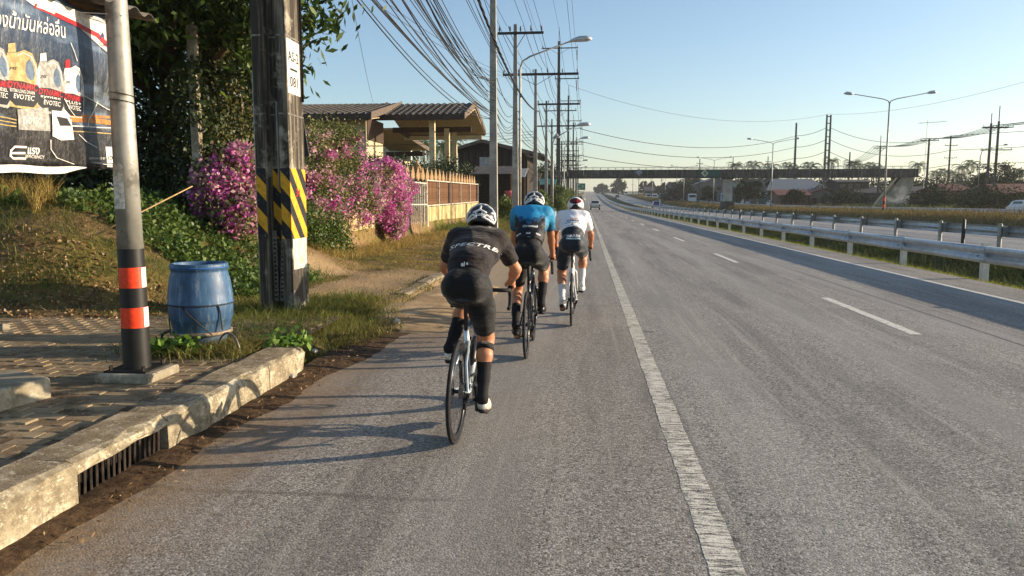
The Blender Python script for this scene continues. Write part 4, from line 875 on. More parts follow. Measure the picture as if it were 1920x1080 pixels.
# cracks where the vinyl has split
for pl in ([(150, 175), (165, 182), (185, 193), (200, 203), (215, 211)], [(95, 262), (97, 280), (108, 296), (125, 303), (138, 308)], [(145, 252), (160, 266), (182, 277)], [(186, 190), (178, 210), (168, 225), (166, 238)], [(120, 185), (130, 205), (140, 218)], [(130, 80), (138, 98), (144, 115)]):
    inkpath('crack', pl, 1.1, IW, .011)
m = MB(); vs = []                        # white hem at the foot of the banner
for i in range(NB + 1):
    y = yb0 - .42 - 2.18 * i / NB; zb = 1.80 - .05 * i / NB + .004 * math.sin(i * .7); d_ = min(1, i / 4)
    for z in (zb + .004, zb - .045 * d_): vs.append((XB + .004 + wav(y, z), y, z))
m.add(vs, [(2 * i, 2 * i + 2, 2 * i + 3, 2 * i + 1) for i in range(NB)]); m.build('hem', IW, bn, True)
for z in (2.9, 1.83): m = MB(); m.tube([(XB, yb0 - .02, z), (XB + .02, b.y - .1, z + .01), (b.x + .09, b.y - .04, z)], .004, 5); m.build('tie_rope', M_sockw, bn, True)
# ---- corrugated roof sheet over the banner
M_corr = pm('corrugated_sheet', '6f6d68', '55534e', 4, .6, .4, c3='7e6a55')
rf = empty('corrugated_roof', (-4.6, 3.8, 2.9)); tag(rf, 'corrugated metal awning sheet above the banner at the top left', 'awning'); vs = []; nw = 120
for i in range(nw + 1):
    y = 1.6 + (yb0 + .18 - 1.6) * i / nw; w_ = .022 * math.sin(2 * math.pi * y / .21)
    for x, z in ((-3.40, 2.985), (-3.9, 3.08), (-5.0, 3.3), (-6.4, 3.58)): vs.append((x + (.01 * math.sin(i * .3) if x == -3.4 else 0), y, z + w_))
m = MB(); m.add(vs, [(i * 4 + k, i * 4 + k + 1, (i + 1) * 4 + k + 1, (i + 1) * 4 + k) for i in range(nw) for k in range(3)]); o = m.build('sheet', M_corr, rf, True); o.modifiers.new('s', 'SOLIDIFY').thickness = .004
M_oldwood = pm('old_wood', '7a5e42', '57422e', 9, .85, bump=.4, bs=60)
for x, z in ((-3.72, 2.99), (-5.2, 3.28)): m = MB(); m.bb(x - .03, x + .03, 1.6, yb0 + .1, z - .08, z); m.build('rafter', M_oldwood, rf)
for x, y, z in ((-5.2, yb0 - .05, 3.2), (-6.2, 2.0, 3.4), (-5.2, 2.0, 3.2)): m = MB(); m.cyl((x, y, .15), (x, y, z), .035, n=10); m.build('post', M_oldwood, rf, True)
# ---- blue drum on a wire stand
b = G(381, 655, .2); D0 = b; dr = empty('plastic_drum', (b.x, b.y, .2)); tag(dr, 'blue plastic drum used as a bin on the pavement between the two poles', 'drum')
def drum_mat():
    s = SM('blue_plastic', .5, 0, .4); v = s.obj(); sz = s.n('SeparateXYZ', v).outputs[2]; n = s.noise(v, 7, 6, .7)
    c = s.mix(s.sm(n, .35, .7), lin('36597d'), lin('294764')); c = s.mix(s.m('MULTIPLY', s.sm(s.noise(s.map(v, (8, 8, 1.2)), 2, 6, .75), .50, .68), .65), c, lin('8699a8'))
    c = s.mix(s.m('MULTIPLY', s.m('SUBTRACT', 1., s.sm(sz, .05, .42)), s.m('MULTIPLY', s.sm(s.noise(v, 4, 6, .7), .35, .65), .55)), c, lin('5a6058')); s.col(c); s.bump(n, .1, .01); return s.mat
z0 = .24; PR = [(.19, 0), (.205, .02), (.215, .08), (.245, .16), (.265, .25), (.268, .252), (.268, .262), (.274, .27), (.279, .38), (.279, .395), (.283, .40), (.283, .41), (.279, .415), (.276, .5), (.262, .6), (.243, .68), (.238, .70), (.246, .705), (.250, .72), (.250, .75), (.244, .76), (.228, .762), (.222, .755), (.222, .6), (.2, .1), (.0, .08)]
m = MB(); m.lathe((b.x, b.y, z0), PR, 48, None, False); m.build('body', drum_mat(), dr, True)
m = MB(); m.torus((b.x, b.y, z0 + .725), .247, .008, (0, 0, 1), 40, 6); m.build('rim_band', pm('blue_rim', '2a5f9c', '1f4a7c', 10, .5), dr, True)
M_wire = pm('dark_wire', '2c2824', '3d352d', 30, .7, .3); M_steel = pm('worn_steel', '8d877c', '5f574c', 20, .5, .6)
m = MB(); m.lathe((b.x, b.y, z0 + .115), [(.236, 0), (.262, .004), (.264, .03), (.238, .035), (.236, 0)], 40, None, False); m.build('ring', pm('rusty_ring', 'a59b85', '6d5138', 12, .7, .3), dr, True)
def circ(r, z, a0, a1, n=16): return [(b.x + r * math.cos(R(a0 + (a1 - a0) * i / n)), b.y + r * math.sin(R(a0 + (a1 - a0) * i / n)), z0 + z(i / n) if callable(z) else z0 + z) for i in range(n + 1)]
m = MB(); m.tube(circ(.286, .395, 0, 360, 40), .005, 6); m.build('rope', M_wire, dr, True)
m = MB(); m.tube(circ(.288, lambda t: .39 - .26 * t, -95, -45), .006, 6); m.build('rope', M_wire, dr, True)
m = MB(); m.tube(circ(.288, lambda t: .39 - .10 * t if t < .5 else .34 - .35 * (t - .5), -32, -26), .006, 6); m.build('rope', M_wire, dr, True)
m = MB(); m.tube([(b.x - .29, b.y - .02, z0 + .42), (b.x - .3, b.y - .03, z0 + .3), (b.x - .285, b.y - .04, z0 + .1), (b.x - .26, b.y, z0 + .08)], .005, 6); m.build('rope', M_wire, dr, True)
for cx, ax, r in ((.36, (.45, .89, 0), .15), (-.29, (.3, .95, 0), .13)):     # half-buried wheel hoops of the stand
    c = Vector((b.x + cx, b.y - (.22 if cx > 0 else .05), z0 - .03)); t = Vector((-ax[1], ax[0], 0)); pts = [c + t * (r * math.cos(R(a))) + Vector((0, 0, r * 1.25 * math.sin(R(a)))) for a in range(-15, 200, 12)]
    m = MB(); m.tube(pts, .011, 8); m.build('hoop', M_steel if cx > 0 else M_black, dr, True)
for a in (20, 140, 260): m = MB(); m.tube([(b.x + .24 * math.cos(R(a)), b.y + .24 * math.sin(R(a)), z0 + .11), (b.x + .26 * math.cos(R(a)), b.y + .26 * math.sin(R(a)), .17)], .01, 6); m.build('leg', M_wire, dr)
# ---- concrete pole of I section with hazard stripes
b = G(552, 592, .15); X1, Y0 = b.x, b.y; FW, FD = .42, .50; X0 = X1 - FW; Y1 = Y0 + FD; HP = 21.8
cp = empty('concrete_pole', ((X0 + X1) / 2, (Y0 + Y1) / 2, .12)); tag(cp, 'massive grooved concrete power pole with yellow and black stripes next to the blue drum', 'power pole')
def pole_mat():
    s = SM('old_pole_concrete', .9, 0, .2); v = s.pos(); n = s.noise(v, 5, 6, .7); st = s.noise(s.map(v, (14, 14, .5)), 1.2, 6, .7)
    c = s.mix(s.sm(n, .35, .65), lin('857c6c'), lin('6a6255')); c = s.mix(s.m('MULTIPLY', s.sm(st, .36, .55), .9), c, lin('302c28')); c = s.mix(s.m('MULTIPLY', s.sm(s.noise(v, 2.5, 5, .7), .52, .66), .6), c, lin('b9b19f'))  # weathering streaks, deepened so the colour also carries the front face's shade
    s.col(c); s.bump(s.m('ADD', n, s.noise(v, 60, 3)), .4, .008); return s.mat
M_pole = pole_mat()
fl, wd = .12, .13                        # flange width, groove depth
sec = [(X0, Y0), (X0 + fl, Y0), (X0 + fl + .03, Y0 + wd), (X1 - fl - .03, Y0 + wd), (X1 - fl, Y0), (X1, Y0), (X1, Y1), (X1 - fl, Y1), (X1 - fl - .03, Y1 - wd), (X0 + fl + .03, Y1 - wd), (X0 + fl, Y1), (X0, Y1)]
def sect(z0, z1, grow, mat, name, parent=cp):
    cx, cy = (X0 + X1) / 2, (Y0 + Y1) / 2; m = MB()
    P_ = [((x + grow * (1 if x > cx else -1)), (y + grow * (1 if y > cy else -1)) if 1 else y) for x, y in sec]
    m.prism([(x, y, z0) for x, y in P_], (0, 0, z1 - z0)); return m.build(name, mat, parent)
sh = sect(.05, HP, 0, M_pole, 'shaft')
def stripe_mat():
    s = SM('hazard_stripes', .6, 0, .35); v = s.pos(); sx = s.n('SeparateXYZ', v)
    q = s.m('ADD', s.m('MULTIPLY', s.m('SUBTRACT', sx.outputs[0], sx.outputs[1]), -1.25), sx.outputs[2])
    q2 = s.m('FRACT', s.m('MULTIPLY', s.m('SUBTRACT', sx.outputs[2], s.m('MULTIPLY', s.m('SUBTRACT', s.m('MULTIPLY', sx.outputs[1], 1.), s.m('MULTIPLY', sx.outputs[0], -1.)), -1.15)), 2.55))
    y = s.mix(s.sm(s.noise(v, 12, 6, .7), .45, .7), lin('dba21e'), lin('b07f1c')); k = s.mix(s.sm(s.noise(v, 12, 6, .7), .45, .7), lin('17181b'), lin('2e2d2c'))
    c = s.mix(s.m('GREATER_THAN', q2, .5), k, y); c = s.mix(s.m('MULTIPLY', s.sm(s.noise(v, 30, 5, .75), .6, .7), .7), c, lin('8d8676')); s.col(c); return s.mat
sect(1.10, 1.96, .003, stripe_mat(), 'hazard_stripes')
m = MB(); m.bb(X1 + .001, X1 + .0035, Y0 + .03, Y1 - .03, .72, 1.1); m.build('white_patch', pm('whitewash', 'd6d0c0', 'a9a292', 12, .8), cp)
m = MB(); m.bb(X1, X1 + .006, Y0 + .02, Y1 - .085, 2.86, 3.50); pl = m.build('number_plate', pm('plate_white', 'd9d6cc', 'c6c3b8', 8, .5, bump=0), cp)
for t, z, w in (('AS-2', 3.30, .33), ('081', 3.0, .25)):
    v, f = txt(t, .17, .002); x0, x1 = min(a.x for a in v), max(a.x for a in v); m = MB(); m.add([(X1 + .008, (Y0 + Y1) / 2 - .032 + (a.x - (x0 + x1) / 2) / (x1 - x0) * w, z + a.y) for a in v], f); m.build('lettering', M_black, pl)
m = MB(); m.bb(X1 + .006, X1 + .009, Y0 + .11, Y1 - .17, 3.14, 3.165); m.build('printed_bar', M_black, pl)
v, f = txt('34', .14, .001); m = MB(); m.add([(X1 + .0045, Y0 + .24 + a.x, 1.66 + a.y) for a in v], f); m.build('lettering', IR, cp)
for z in (3.52, 2.6): sect(z, z + .02, .004, M_steel, 'steel_band')
m = MB(); m.cyl((X0 + .26, Y0 + .06, 1.7), (X0 + .26, Y0 + .06, 2.76), .013, n=8); m.build('conduit', pm('grey_conduit', 'a8a498', '8d897e', 10, .5), cp, True)
m = MB(); m.cyl((X0 - .02, Y0 + .05, .3), (X0 - .02, Y0 + .05, 3.1), .013, n=8); m.build('conduit', pm('pale_conduit', 'b5b1a5', '8d897e', 10, .5), cp, True)
m = MB(); m.cyl((X1 + .025, Y1 - .06, 2.8), (X1 + .025, Y1 - .06, 14), .017, n=8); m.build('conduit', M_black, cp, True)
for x, a in ((.165, .0), (.235, .10)):   # narrow embossed tags in the groove
    m = MB(); m.beam((X0 + x, Y0 + .085, .32), (X0 + x + a * .5, Y0 + .085, 1.2), .055, .006, (0, 1, 0)); o = m.build('tag_strip', pm('tag_plastic', '8a8478', '5a554c', 30, .7), cp)
    for k in range(14): m = MB(); z = .36 + k * .055; m.bb(X0 + x - .015 + a * .5 * (z - .3), X0 + x + .015 + a * .5 * (z - .3), Y0 + .077, Y0 + .081, z, z + rnd.uniform(.015, .035)); m.build('embossed_mark', M_black, o)
# leaning dark board behind the pole
m = MB(); a_, c_ = W(568, 200, Y1 + .35), W(574, 288, Y1 + .35); m.beam((a_.x - .12, Y1 + .4, 2.85), (a_.x - .02, Y1 + .4, 2.15), .14, .02, (0, 1, 0)); o = m.build('sign_board', pm('dark_board', '3b3b3a', '2a2a2a', 8, .6)); tag(o, 'dark board leaning out from behind the striped concrete pole', 'board')
# stick
p0, p1 = W(264, 398, 9.4), W(361, 349, 9.9); m = MB(); m.tube([p0 + (p0 - p1) * .8, p0, p1], [.012, .011, .007], 6); o = m.build('wooden_stick', pm('bare_stick', 'c0a271', 'a08355', 20, .8), None, True); tag(o, 'long bare wooden stick jutting up out of the weeds behind the lamp post', 'stick')
# small litter and stones
M_paper = pm('litter_paper', 'cfcabd', 'a9a496', 20, .8); M_stone = pm('rubble', '9a8f7c', '71675a', 12, .9)
def rock(p, r, label, mat=M_stone, name='stone'):
    bm_ = [Vector((math.sin(a) * math.cos(c), math.sin(a) * math.sin(c), math.cos(a) * .7)) for a in (.5, 1.2, 1.9, 2.6) for c in (0, 1.05, 2.1, 3.14, 4.2, 5.2)]
    vs = [Vector(p) + v * r * rnd.uniform(.75, 1.2) for v in bm_]; m = MB(); n = 6
    m.add(vs, [(i * n + j, (i + 1) * n + j, (i + 1) * n + (j + 1) % n, i * n + (j + 1) % n) for i in range(3) for j in range(n)] + [tuple(range(n)), tuple(range(3 * n, 4 * n))[::-1]]); o = m.build(name, mat, None, False); tag(o, label, 'stone' if name == 'stone' else 'litter'); return o
p = G(8, 620, .3); rock((p.x, p.y, .33), .06, 'pale rounded stone at the left edge behind the brick pavement')
p = G(548, 712, 0); rock((p.x, p.y, .03), .045, 'crumpled white paper scrap at the end of the kerb', M_paper, 'paper_scrap')
p = G(745, 607, .05); rock((p.x, p.y, .08), .05, 'white paper scrap at the tip of the grass verge', M_paper, 'paper_scrap'); p = G(55, 428, 1.0); rock((p.x, p.y, gz(p.x, p.y) + .05), .09, 'pale stone half hidden in the grass of the slope')
p = G(590, 660, .05); rock((p.x, p.y, .06), .035, 'whitish plastic scrap in the verge beyond the kerb', M_paper, 'plastic_scrap')
# ================================================================== PLANTS
def leafquads(c, size, asp=.42, droop=.3, jit=.35):
    n = len(c); d = rng.normal(size=(n, 3)); d[:, 2] -= droop; d /= np.linalg.norm(d, axis=1)[:, None]
    u = np.cross(d, rng.normal(size=(n, 3))); u /= np.linalg.norm(u, axis=1)[:, None] + 1e-9
    L = (size * rng.uniform(1 - jit, 1 + jit, n))[:, None]
    return np.stack([c - d * L * .5, c + u * L * asp * .5 - d * L * .05, c + d * L * .5, c - u * L * asp * .5 - d * L * .05], 1).astype(np.float32)
def clumps(cent, n, r, flat=1.):
    cent = np.asarray(cent); i = rng.integers(0, len(cent), n); g = rng.normal(size=(n, 3)) * r; g[:, 2] *= flat; return cent[i] + g
def ellpts(c, r, n, shell=.5):
    d = rng.normal(size=(n, 3)); d /= np.linalg.norm(d, axis=1)[:, None]; k = shell + (1 - shell) * rng.uniform(0, 1, (n, 1)); return np.array(c) + d * np.array(r) * k
M_bark = pm('bark', '6d5a45', '4a3c2e', 8, .95, bump=.6, bs=25, dist=.02)
M_leaf_a = leafmat('mango_leaf', '26370f', '3a4e1a', '5d7428', .3); M_leaf_b = leafmat('hedge_leaf', '1f2a14', '2a3818', '3d4c22', .15)
M_leaf_c = leafmat('bush_leaf', '33451e', '4c5f2a', '74803f', .3); M_leaf_far = leafmat('far_leaf', '1b2514', '26331b', '3a4729', .08, .8, .08)
M_olive = leafmat('bougainvillea_leaf', '3d4c22', '626a34', '948c5c', .3); M_mag = leafmat('magenta_bract', 'b23f94', 'cd64ac', 'dc9cc6', .35); M_pink = leafmat('pink_bract', 'b0708e', 'c294a2', 'd0b8a8', .35)
def trunk(m, p0, p1, r0, r1, n=7):
    p0, p1 = Vector(p0), Vector(p1); pts = [p0.lerp(p1, t / 5) + Vector((rnd.uniform(-1, 1), rnd.uniform(-1, 1), 0)) * r0 * .8 * (0 if t in (0, 5) else 1) for t in range(6)]
    m.tube(pts, [r0 + (r1 - r0) * t / 5 for t in range(6)], n)
def tree(name, base, crowns, n, size, mat, label, group=None, cat='tree', r0=.2, clump=.5, nc=60, droop=.3, asp=.42, tr=True, shell=.5):
    T = empty(name, base); tag(T, label, cat, group); m = MB()
    if tr:
        tops = [Vector(c) for c, r in crowns]; hub = Vector(base).lerp(tops[0], .5); trunk(m, Vector(base) - Vector((0, 0, .3)), hub, r0, r0 * .7)
        for t in tops: trunk(m, hub - Vector((0, 0, .1)), t, r0 * .6, r0 * .2, 6)
        m.build('trunk', M_bark, T, True)
    vol = [r[0] * r[1] * r[2] for c, r in crowns]; Q = []
    for (c, r), v in zip(crowns, vol):
        k = v / sum(vol); ce = ellpts(c, r, max(6, int(nc * k)), shell); Q.append(leafquads(clumps(ce, int(n * k), clump, .7), size, asp, droop))
    npmesh('crown', np.concatenate(Q), 4, mat, T)['kind'] = 'stuff'
    return T
# big tree and the dark hedge on the left
p = (-8.6, 14.4, 1.4)
tree('mango_tree', p, [((-7.6, 13.8, 5.6), (2.6, 2.4, 2.0)), ((-5.7, 13.2, 5.1), (1.1, 1.2, 1.2)), ((-5.3, 13.3, 6.6), (1.0, 1.2, 1.3)), ((-9.8, 13.2, 5.0), (2.0, 2., 1.8)), ((-7.0, 12.8, 7.6), (2.5, 2, 1.3))], 38000, .21, M_leaf_a, 'leafy broad tree rising behind the hedge and the striped pole', None, 'tree', .25, .38, 150, .55, .34)
h = empty('vine_hedge', (-8, 14.5, 1.3)); tag(h, 'dark vine covered hedge on the bank behind the lamp post', 'hedge')
c = rng.uniform((-12.5, 13.0, 1.2), (-6.7, 16.2, 4.1), (42000, 3)); c[:, 1] = 13.0 + (c[:, 1] - 13) ** 1.7 / 3.2 ** .7 + .25 * np.sin(c[:, 0] * 2.1) + .2 * np.sin(c[:, 2] * 3)
keep = c[:, 2] < 3.75 + .35 * np.sin(c[:, 0] * 1.7) + .2 * np.sin(c[:, 0] * 4.3); c = c[keep]
npmesh('foliage', leafquads(c, .10, .6, .5), 4, M_leaf_b, h)['kind'] = 'stuff'
m = MB()
for k in range(26):
    x = -12 + k * .21; trunk(m, (x, 14.6 + rnd.uniform(-.3, .3), 1.0), (x + rnd.uniform(-.4, .4), 14.4, 3.6), .045, .02, 5)
m.build('stems', M_bark, h, True)['kind'] = 'stuff'
c = np.stack([rng.normal(-7.0, .22, 12000), rng.uniform(13.3, 15.8, 12000), rng.uniform(1.4, 4.6, 12000)], 1); npmesh('hanging_vine', leafquads(c, .08, .6, .8), 4, leafmat('dry_vine_leaf', '2e341a', '454824', '66602f', .2), h)['kind'] = 'stuff'
m = MB(); a_ = W(361, 90, 13.0); m.box((a_.x, 13.0, 3.2), (.14, .14, 2.9)); m.build('concrete_post', M_conc); o = bpy.data.objects['concrete_post']; tag(o, 'short concrete post standing up through the hedge foliage', 'post')
# bougainvillea
def bougain(base, boxes, nl, nf, label):
    T = empty('bougainvillea', base); tag(T, label, 'bougainvillea', 'bougainvillea on the wall'); ce = np.concatenate([ellpts(c, r, 26, .45) for c, r, f in boxes])
    npmesh('leaves', leafquads(clumps(ce, nl, .16, 1), .075, .6, .2), 4, M_olive, T)['kind'] = 'stuff'
    q = []; 
    for mat, nm, share in ((M_mag, 'blossoms', 1), (M_pink, 'pale_blossoms', .8)):
        cc = np.concatenate([ellpts(c, r * np.array(1.06), max(2, int(22 * f * (1 if nm == 'blossoms' else 1.2))), .8) for c, r, f in boxes if f > 0])
        npmesh(nm, leafquads(clumps(cc, int(nf * share), .085, 1), .074, .85, 0), 4, mat, T)['kind'] = 'stuff'
    m = MB()
    for c, r, f in boxes:
        for k in range(3): trunk(m, base, Vector(c) + Vector((rnd.uniform(-.4, .4), rnd.uniform(-.4, .4), rnd.uniform(0, .4))), .03, .008, 5)
    m.build('branches', M_bark, T, True)['kind'] = 'stuff'
A = np.array
bougain((-6.6, 13.9, 1.0), [(tuple(W(450, 315, 13.0)), A((.34, .5, .36)), 1.), (tuple(W(420, 350, 12.9)), A((.40, .5, .40)), 1.3), (tuple(W(400, 372, 12.8)), A((.28, .4, .34)), 1.3), (tuple(W(455, 385, 12.8)), A((.36, .4, .40)), 1.), (tuple(W(448, 412, 12.7)), A((.30, .4, .20)), .6)], 5600, 4800, 'magenta bougainvillea bush left of the striped concrete pole')
bougain((-7.3, 20, .3), [((-6.95, 18.6, 2.7), A((.5, 1.2, .75)), .35), ((-6.9, 19.2, 1.7), A((.5, 1.3, .7)), .9), ((-6.9, 21.2, 2.5), A((.55, 1.4, .8)), .6), ((-6.75, 22.3, 1.55), A((.55, 1.5, .7)), .8), ((-6.85, 20.4, 3.3), A((.5, 1., .45)), .25), ((-6.9, 24.2, 2.0), A((.55, 1.4, .7)), 1.)], 19000, 4600, 'broad pink and olive bougainvillea over the yellow wall right of the striped pole')
bougain((-7.2, 26.3, .4), [((-6.7, 24.9, 2.35), A((.45, 1.1, .6)), 1.5), ((-6.55, 25.2, 1.5), A((.45, 1.0, .65)), 1.6), ((-6.7, 26.9, 2.05), A((.35, 1.2, .32)), 1.2), ((-6.5, 25.0, .8), A((.3, .6, .35)), 1.)], 5000, 9500, 'vivid magenta bougainvillea hanging down beside the white gate')
# leafy bush at the foot of the wall
tree('wall_bush', (-6.7, 18.4, .2), [((-6.55, 17.8, .8), (.55, .9, .6)), ((-6.4, 18.8, .9), (.4, .7, .6)), ((-6.9, 17.4, 1.1), (.5, .7, .7))], 6500, .07, leafmat('wall_bush_leaf', '33451f', '4d6128', '6c7d38', .3), 'dense green bush at the left end of the yellow wall', None, 'bush', .04, .15, 60, .1, .6)
# ================================================================== WALL, GATE, FENCE
def plaster():
    s = SM('yellow_plaster', .9, 0, .2); v = s.pos(); st = s.noise(s.map(v, (2.5, 2.5, .35)), 1.6, 6, .7); n = s.noise(v, 3, 6, .7); z = s.n('SeparateXYZ', v).outputs[2]
    c = s.mix(s.sm(n, .35, .7), lin('cbb888'), lin('ae9868')); c = s.mix(s.m('MULTIPLY', s.sm(st, .46, .58), .85), c, lin('544a36'))
    c = s.mix(s.m('MULTIPLY', s.m('SUBTRACT', 1., s.sm(z, .15, .55)), .5), c, lin('6f5f42')); s.col(c); s.bump(s.noise(v, 25, 4), .3, .01); return s.mat
M_plaster = plaster(); M_wfr = pm('white_steel', 'd6d0c2', 'b5ad9c', 10, .5, .1, c3='8a6a4a', s3=5); M_rust = pm('rusty_pickets', '7d5a3c', '583a26', 10, .85, .2, c3='9a7a58'); M_finial = pm('faded_wood_finial', 'a5875f', '7d6040', 12, .85)
def wallz(y): return .12 + .012 * max(0, y - 32)
def lowwall(y0, y1, label):
    T = empty('boundary_wall', (-7, (y0 + y1) / 2, .1)); tag(T, label, 'wall'); m = MB(); n = max(2, int((y1 - y0) / 2)); vs = []
    for i in range(n + 1):
        y = y0 + (y1 - y0) * i / n
        for x, z in ((-7.0, -.3), (-7.0, 1.2 + wallz(y)), (-7.16, 1.2 + wallz(y)), (-7.16, -.3)): vs.append((x, y, z))
    m.add(vs, [(i * 4 + k, i * 4 + (k + 1) % 4, (i + 1) * 4 + (k + 1) % 4, (i + 1) * 4 + k) for i in range(n) for k in range(4)] + [(3, 2, 1, 0), tuple(n * 4 + k for k in range(4))]); m.build('panel', M_plaster, T)
    for y in ([y0 + .12, y1 - .12] if y1 - y0 < 10 else [y0 + .12, y0 + (y1 - y0) * .36, y0 + (y1 - y0) * .68, y1 - .12]): m = MB(); m.bb(-7.19, -6.97, y - .12, y + .12, -.3, 1.24 + wallz(y)); m.build('pier', M_plaster, T)
lowwall(18.6, 27.6, 'stained yellow plaster wall under the bougainvillea'); lowwall(32.6, 48.5, 'stained yellow plaster wall carrying the picket fence right of the gate')
g = empty('steel_gate', (-7, 30, .1)); tag(g, 'white framed steel gate with thin rusty bars beside the bougainvillea', 'gate')
for y in (27.75, 31.2, 31.9, 32.45): m = MB(); m.bb(-7.03, -6.97, y - .03, y + .03, .12, 2.42); m.build('post', M_wfr, g)
for z in (.2, 1.45, 2.36): m = MB(); m.bb(-7.02, -6.98, 27.78, 32.42, z - .025, z + .025); m.build('rail', M_wfr, g)
for k in range(38): y = 27.9 + k * .119; m = MB(); m.bb(-7.012, -6.995, y - .012, y + .012, .22, 2.34); m.build('bar', M_wfr if k % 3 else M_rust, g)
fe = empty('picket_fence', (-7.05, 40, 1.3)); tag(fe, 'rusty picket fence in a white frame with spade shaped wooden tops', 'fence')
for y in (32.7, 35.4, 38.4, 41.6, 45, 48.3): m = MB(); m.bb(-7.06, -7.0, y - .035, y + .035, 1.2 + wallz(y), 2.42 + wallz(y)); m.build('post', M_wfr, fe)
for z in (1.26, 2.38): m = MB(); m.beam((-7.03, 32.6, z + wallz(32.6)), (-7.03, 48.4, z + wallz(48.4)), .05, .05); m.build('rail', M_wfr, fe)
mp = MB(); mp.bb(-.01, .01, -.045, .045, 0, 1.14); pk = None
for k in range(132):
    y = 32.75 + k * .118
    if pk is None: pk = mp.build('picket', M_rust, None); o = pk
    else: o = bpy.data.objects.new('picket', pk.data); COL.objects.link(o)
    o.parent = fe; o.location = (-.08, y - 40, 1.25 + wallz(y) - 1.3); o.rotation_euler = (rnd.gauss(0, .01), 0, 0)
mp = MB(); mp.prism([(-.015, -.16, 0), (-.015, .16, 0), (-.015, .16, .06), (-.015, .34, .10), (-.015, .37, .24), (-.015, .0, .62), (-.015, -.37, .24), (-.015, -.34, .10), (-.015, -.16, .06)], (.03, 0, 0)); fk = None
for k in range(22):
    y = 27.9 + k * .95
    if fk is None: fk = mp.build('finial', M_finial, None); o = fk
    else: o = bpy.data.objects.new('finial', fk.data); COL.objects.link(o)
    o.parent = fe; o.location = (-.14, y - 40, 2.34 + wallz(y) - 1.3); o.scale = (1, rnd.uniform(.9, 1.05), rnd.uniform(.9, 1.08))
# ================================================================== HOUSES, LEFT
M_tile = pm('roof_tiles', '5d554c', '463f38', 6, .85, c3='6f665a'); M_cream = pm('cream_wall', 'c9bd9c', 'b3a787', 3, .85); M_soffit = pm('soffit_boards', 'b9a882', '9f8f6c', 5, .8); M_brown = pm('brown_fascia', '4a372a', '35271d', 6, .7); M_greywood = pm('grey_fascia', '6d5f52', '4d4239', 6, .8); M_glass = pm('dark_glass', '1c2226', '11161a', 3, .12, bump=0, spec=.6); M_wp = pm('white_paint', 'dcd9cf', 'c6c2b6', 6, .6, bump=0)
def wavyroof(T, x0, x1, ya, za, yb, zb, pitch=.42, amp=.045, nm='roof', mat=None):   # slope from eave (ya,za) to ridge (yb,zb), waves across x, tile courses along the slope
    n = int((x1 - x0) / pitch * 8); rows = 10; vs = []
    for j in range(rows * 2):
        t = (j // 2 + (j % 2) * .999) / rows; st = .03 * (1 - (j % 2)) 
        for i in range(n + 1):
            x = x0 + (x1 - x0) * i / n; vs.append((x, ya + (yb - ya) * t, za + (zb - za) * t + amp * math.sin(2 * math.pi * x / pitch) + (.0 if j % 2 else .0) - (.035 if j % 2 else 0)))
    m = MB(); m.add(vs, [(j * (n + 1) + i, j * (n + 1) + i + 1, (j + 1) * (n + 1) + i + 1, (j + 1) * (n + 1) + i) for j in range(rows * 2 - 1) for i in range(n)]); return m.build(nm, mat or M_tile, T, False)
H1 = empty('bungalow', (-13, 50, .4)); tag(H1, 'cream house with grey tiled roof and tall carport behind the bougainvillea', 'house')
XR = -7.5; e0 = W(885, 213, 46).z; x1_ = W(690, 215, 46).x
wavyroof(H1, x1_, XR, 46, e0, 50.5, e0 + 1.25); wavyroof(H1, x1_, XR, 55.5, e0 - .1, 50.5, e0 + 1.25)
m = MB(); m.bb(x1_, XR, 45.9, 45.96, e0 - .36, e0 - .02); m.build('fascia', M_brown, H1); m = MB(); m.bb(x1_, XR, 55.5, 55.58, e0 - .5, e0 - .1); m.build('fascia', M_brown, H1)
for x in (XR, x1_):
    m = MB(); m.prism([(x, 45.9, e0 - .32), (x, 50.5, e0 + .98), (x, 55.6, e0 - .42), (x, 55.6, e0 - .05), (x, 50.5, e0 + 1.36), (x, 45.9, e0 + .03)], (.05, 0, 0)); m.build('bargeboard', M_greywood, H1)
m = MB(); m.prism([(x1_, 46, e0 - .30), (XR, 46, e0 - .30), (XR, 50.5, e0 + .8), (x1_, 50.5, e0 + .8)], (0, 0, .06)); m.build('soffit', M_soffit, H1); m = MB(); m.prism([(x1_, 50.5, e0 + .8), (XR, 50.5, e0 + .8), (XR, 55.5, e0 - .42), (x1_, 55.5, e0 - .42)], (0, 0, .06)); m.build('soffit', M_soffit, H1)
for x, y in ((-9.7, 47), (-9.7, 52), (-15.2, 52), (-9.7, 55)):
    m = MB(); m.bb(x - .17, x + .17, y - .17, y + .17, .2, e0 - .3); o = m.build('pillar', M_cream, H1); m = MB(); m.bb(x - .19, x + .19, y - .19, y + .19, .2, 2.9); m.build('dark_base', M_brown, o)
m = MB(); m.bb(x1_, XR - .5, 51.9, 52.1, e0 - .55, e0 - .2); m.build('beam', M_brown, H1); m = MB(); m.bb(x1_, XR - .2, 55.1, 55.3, e0 - .8, e0 - .5); m.build('beam', M_cream, H1)
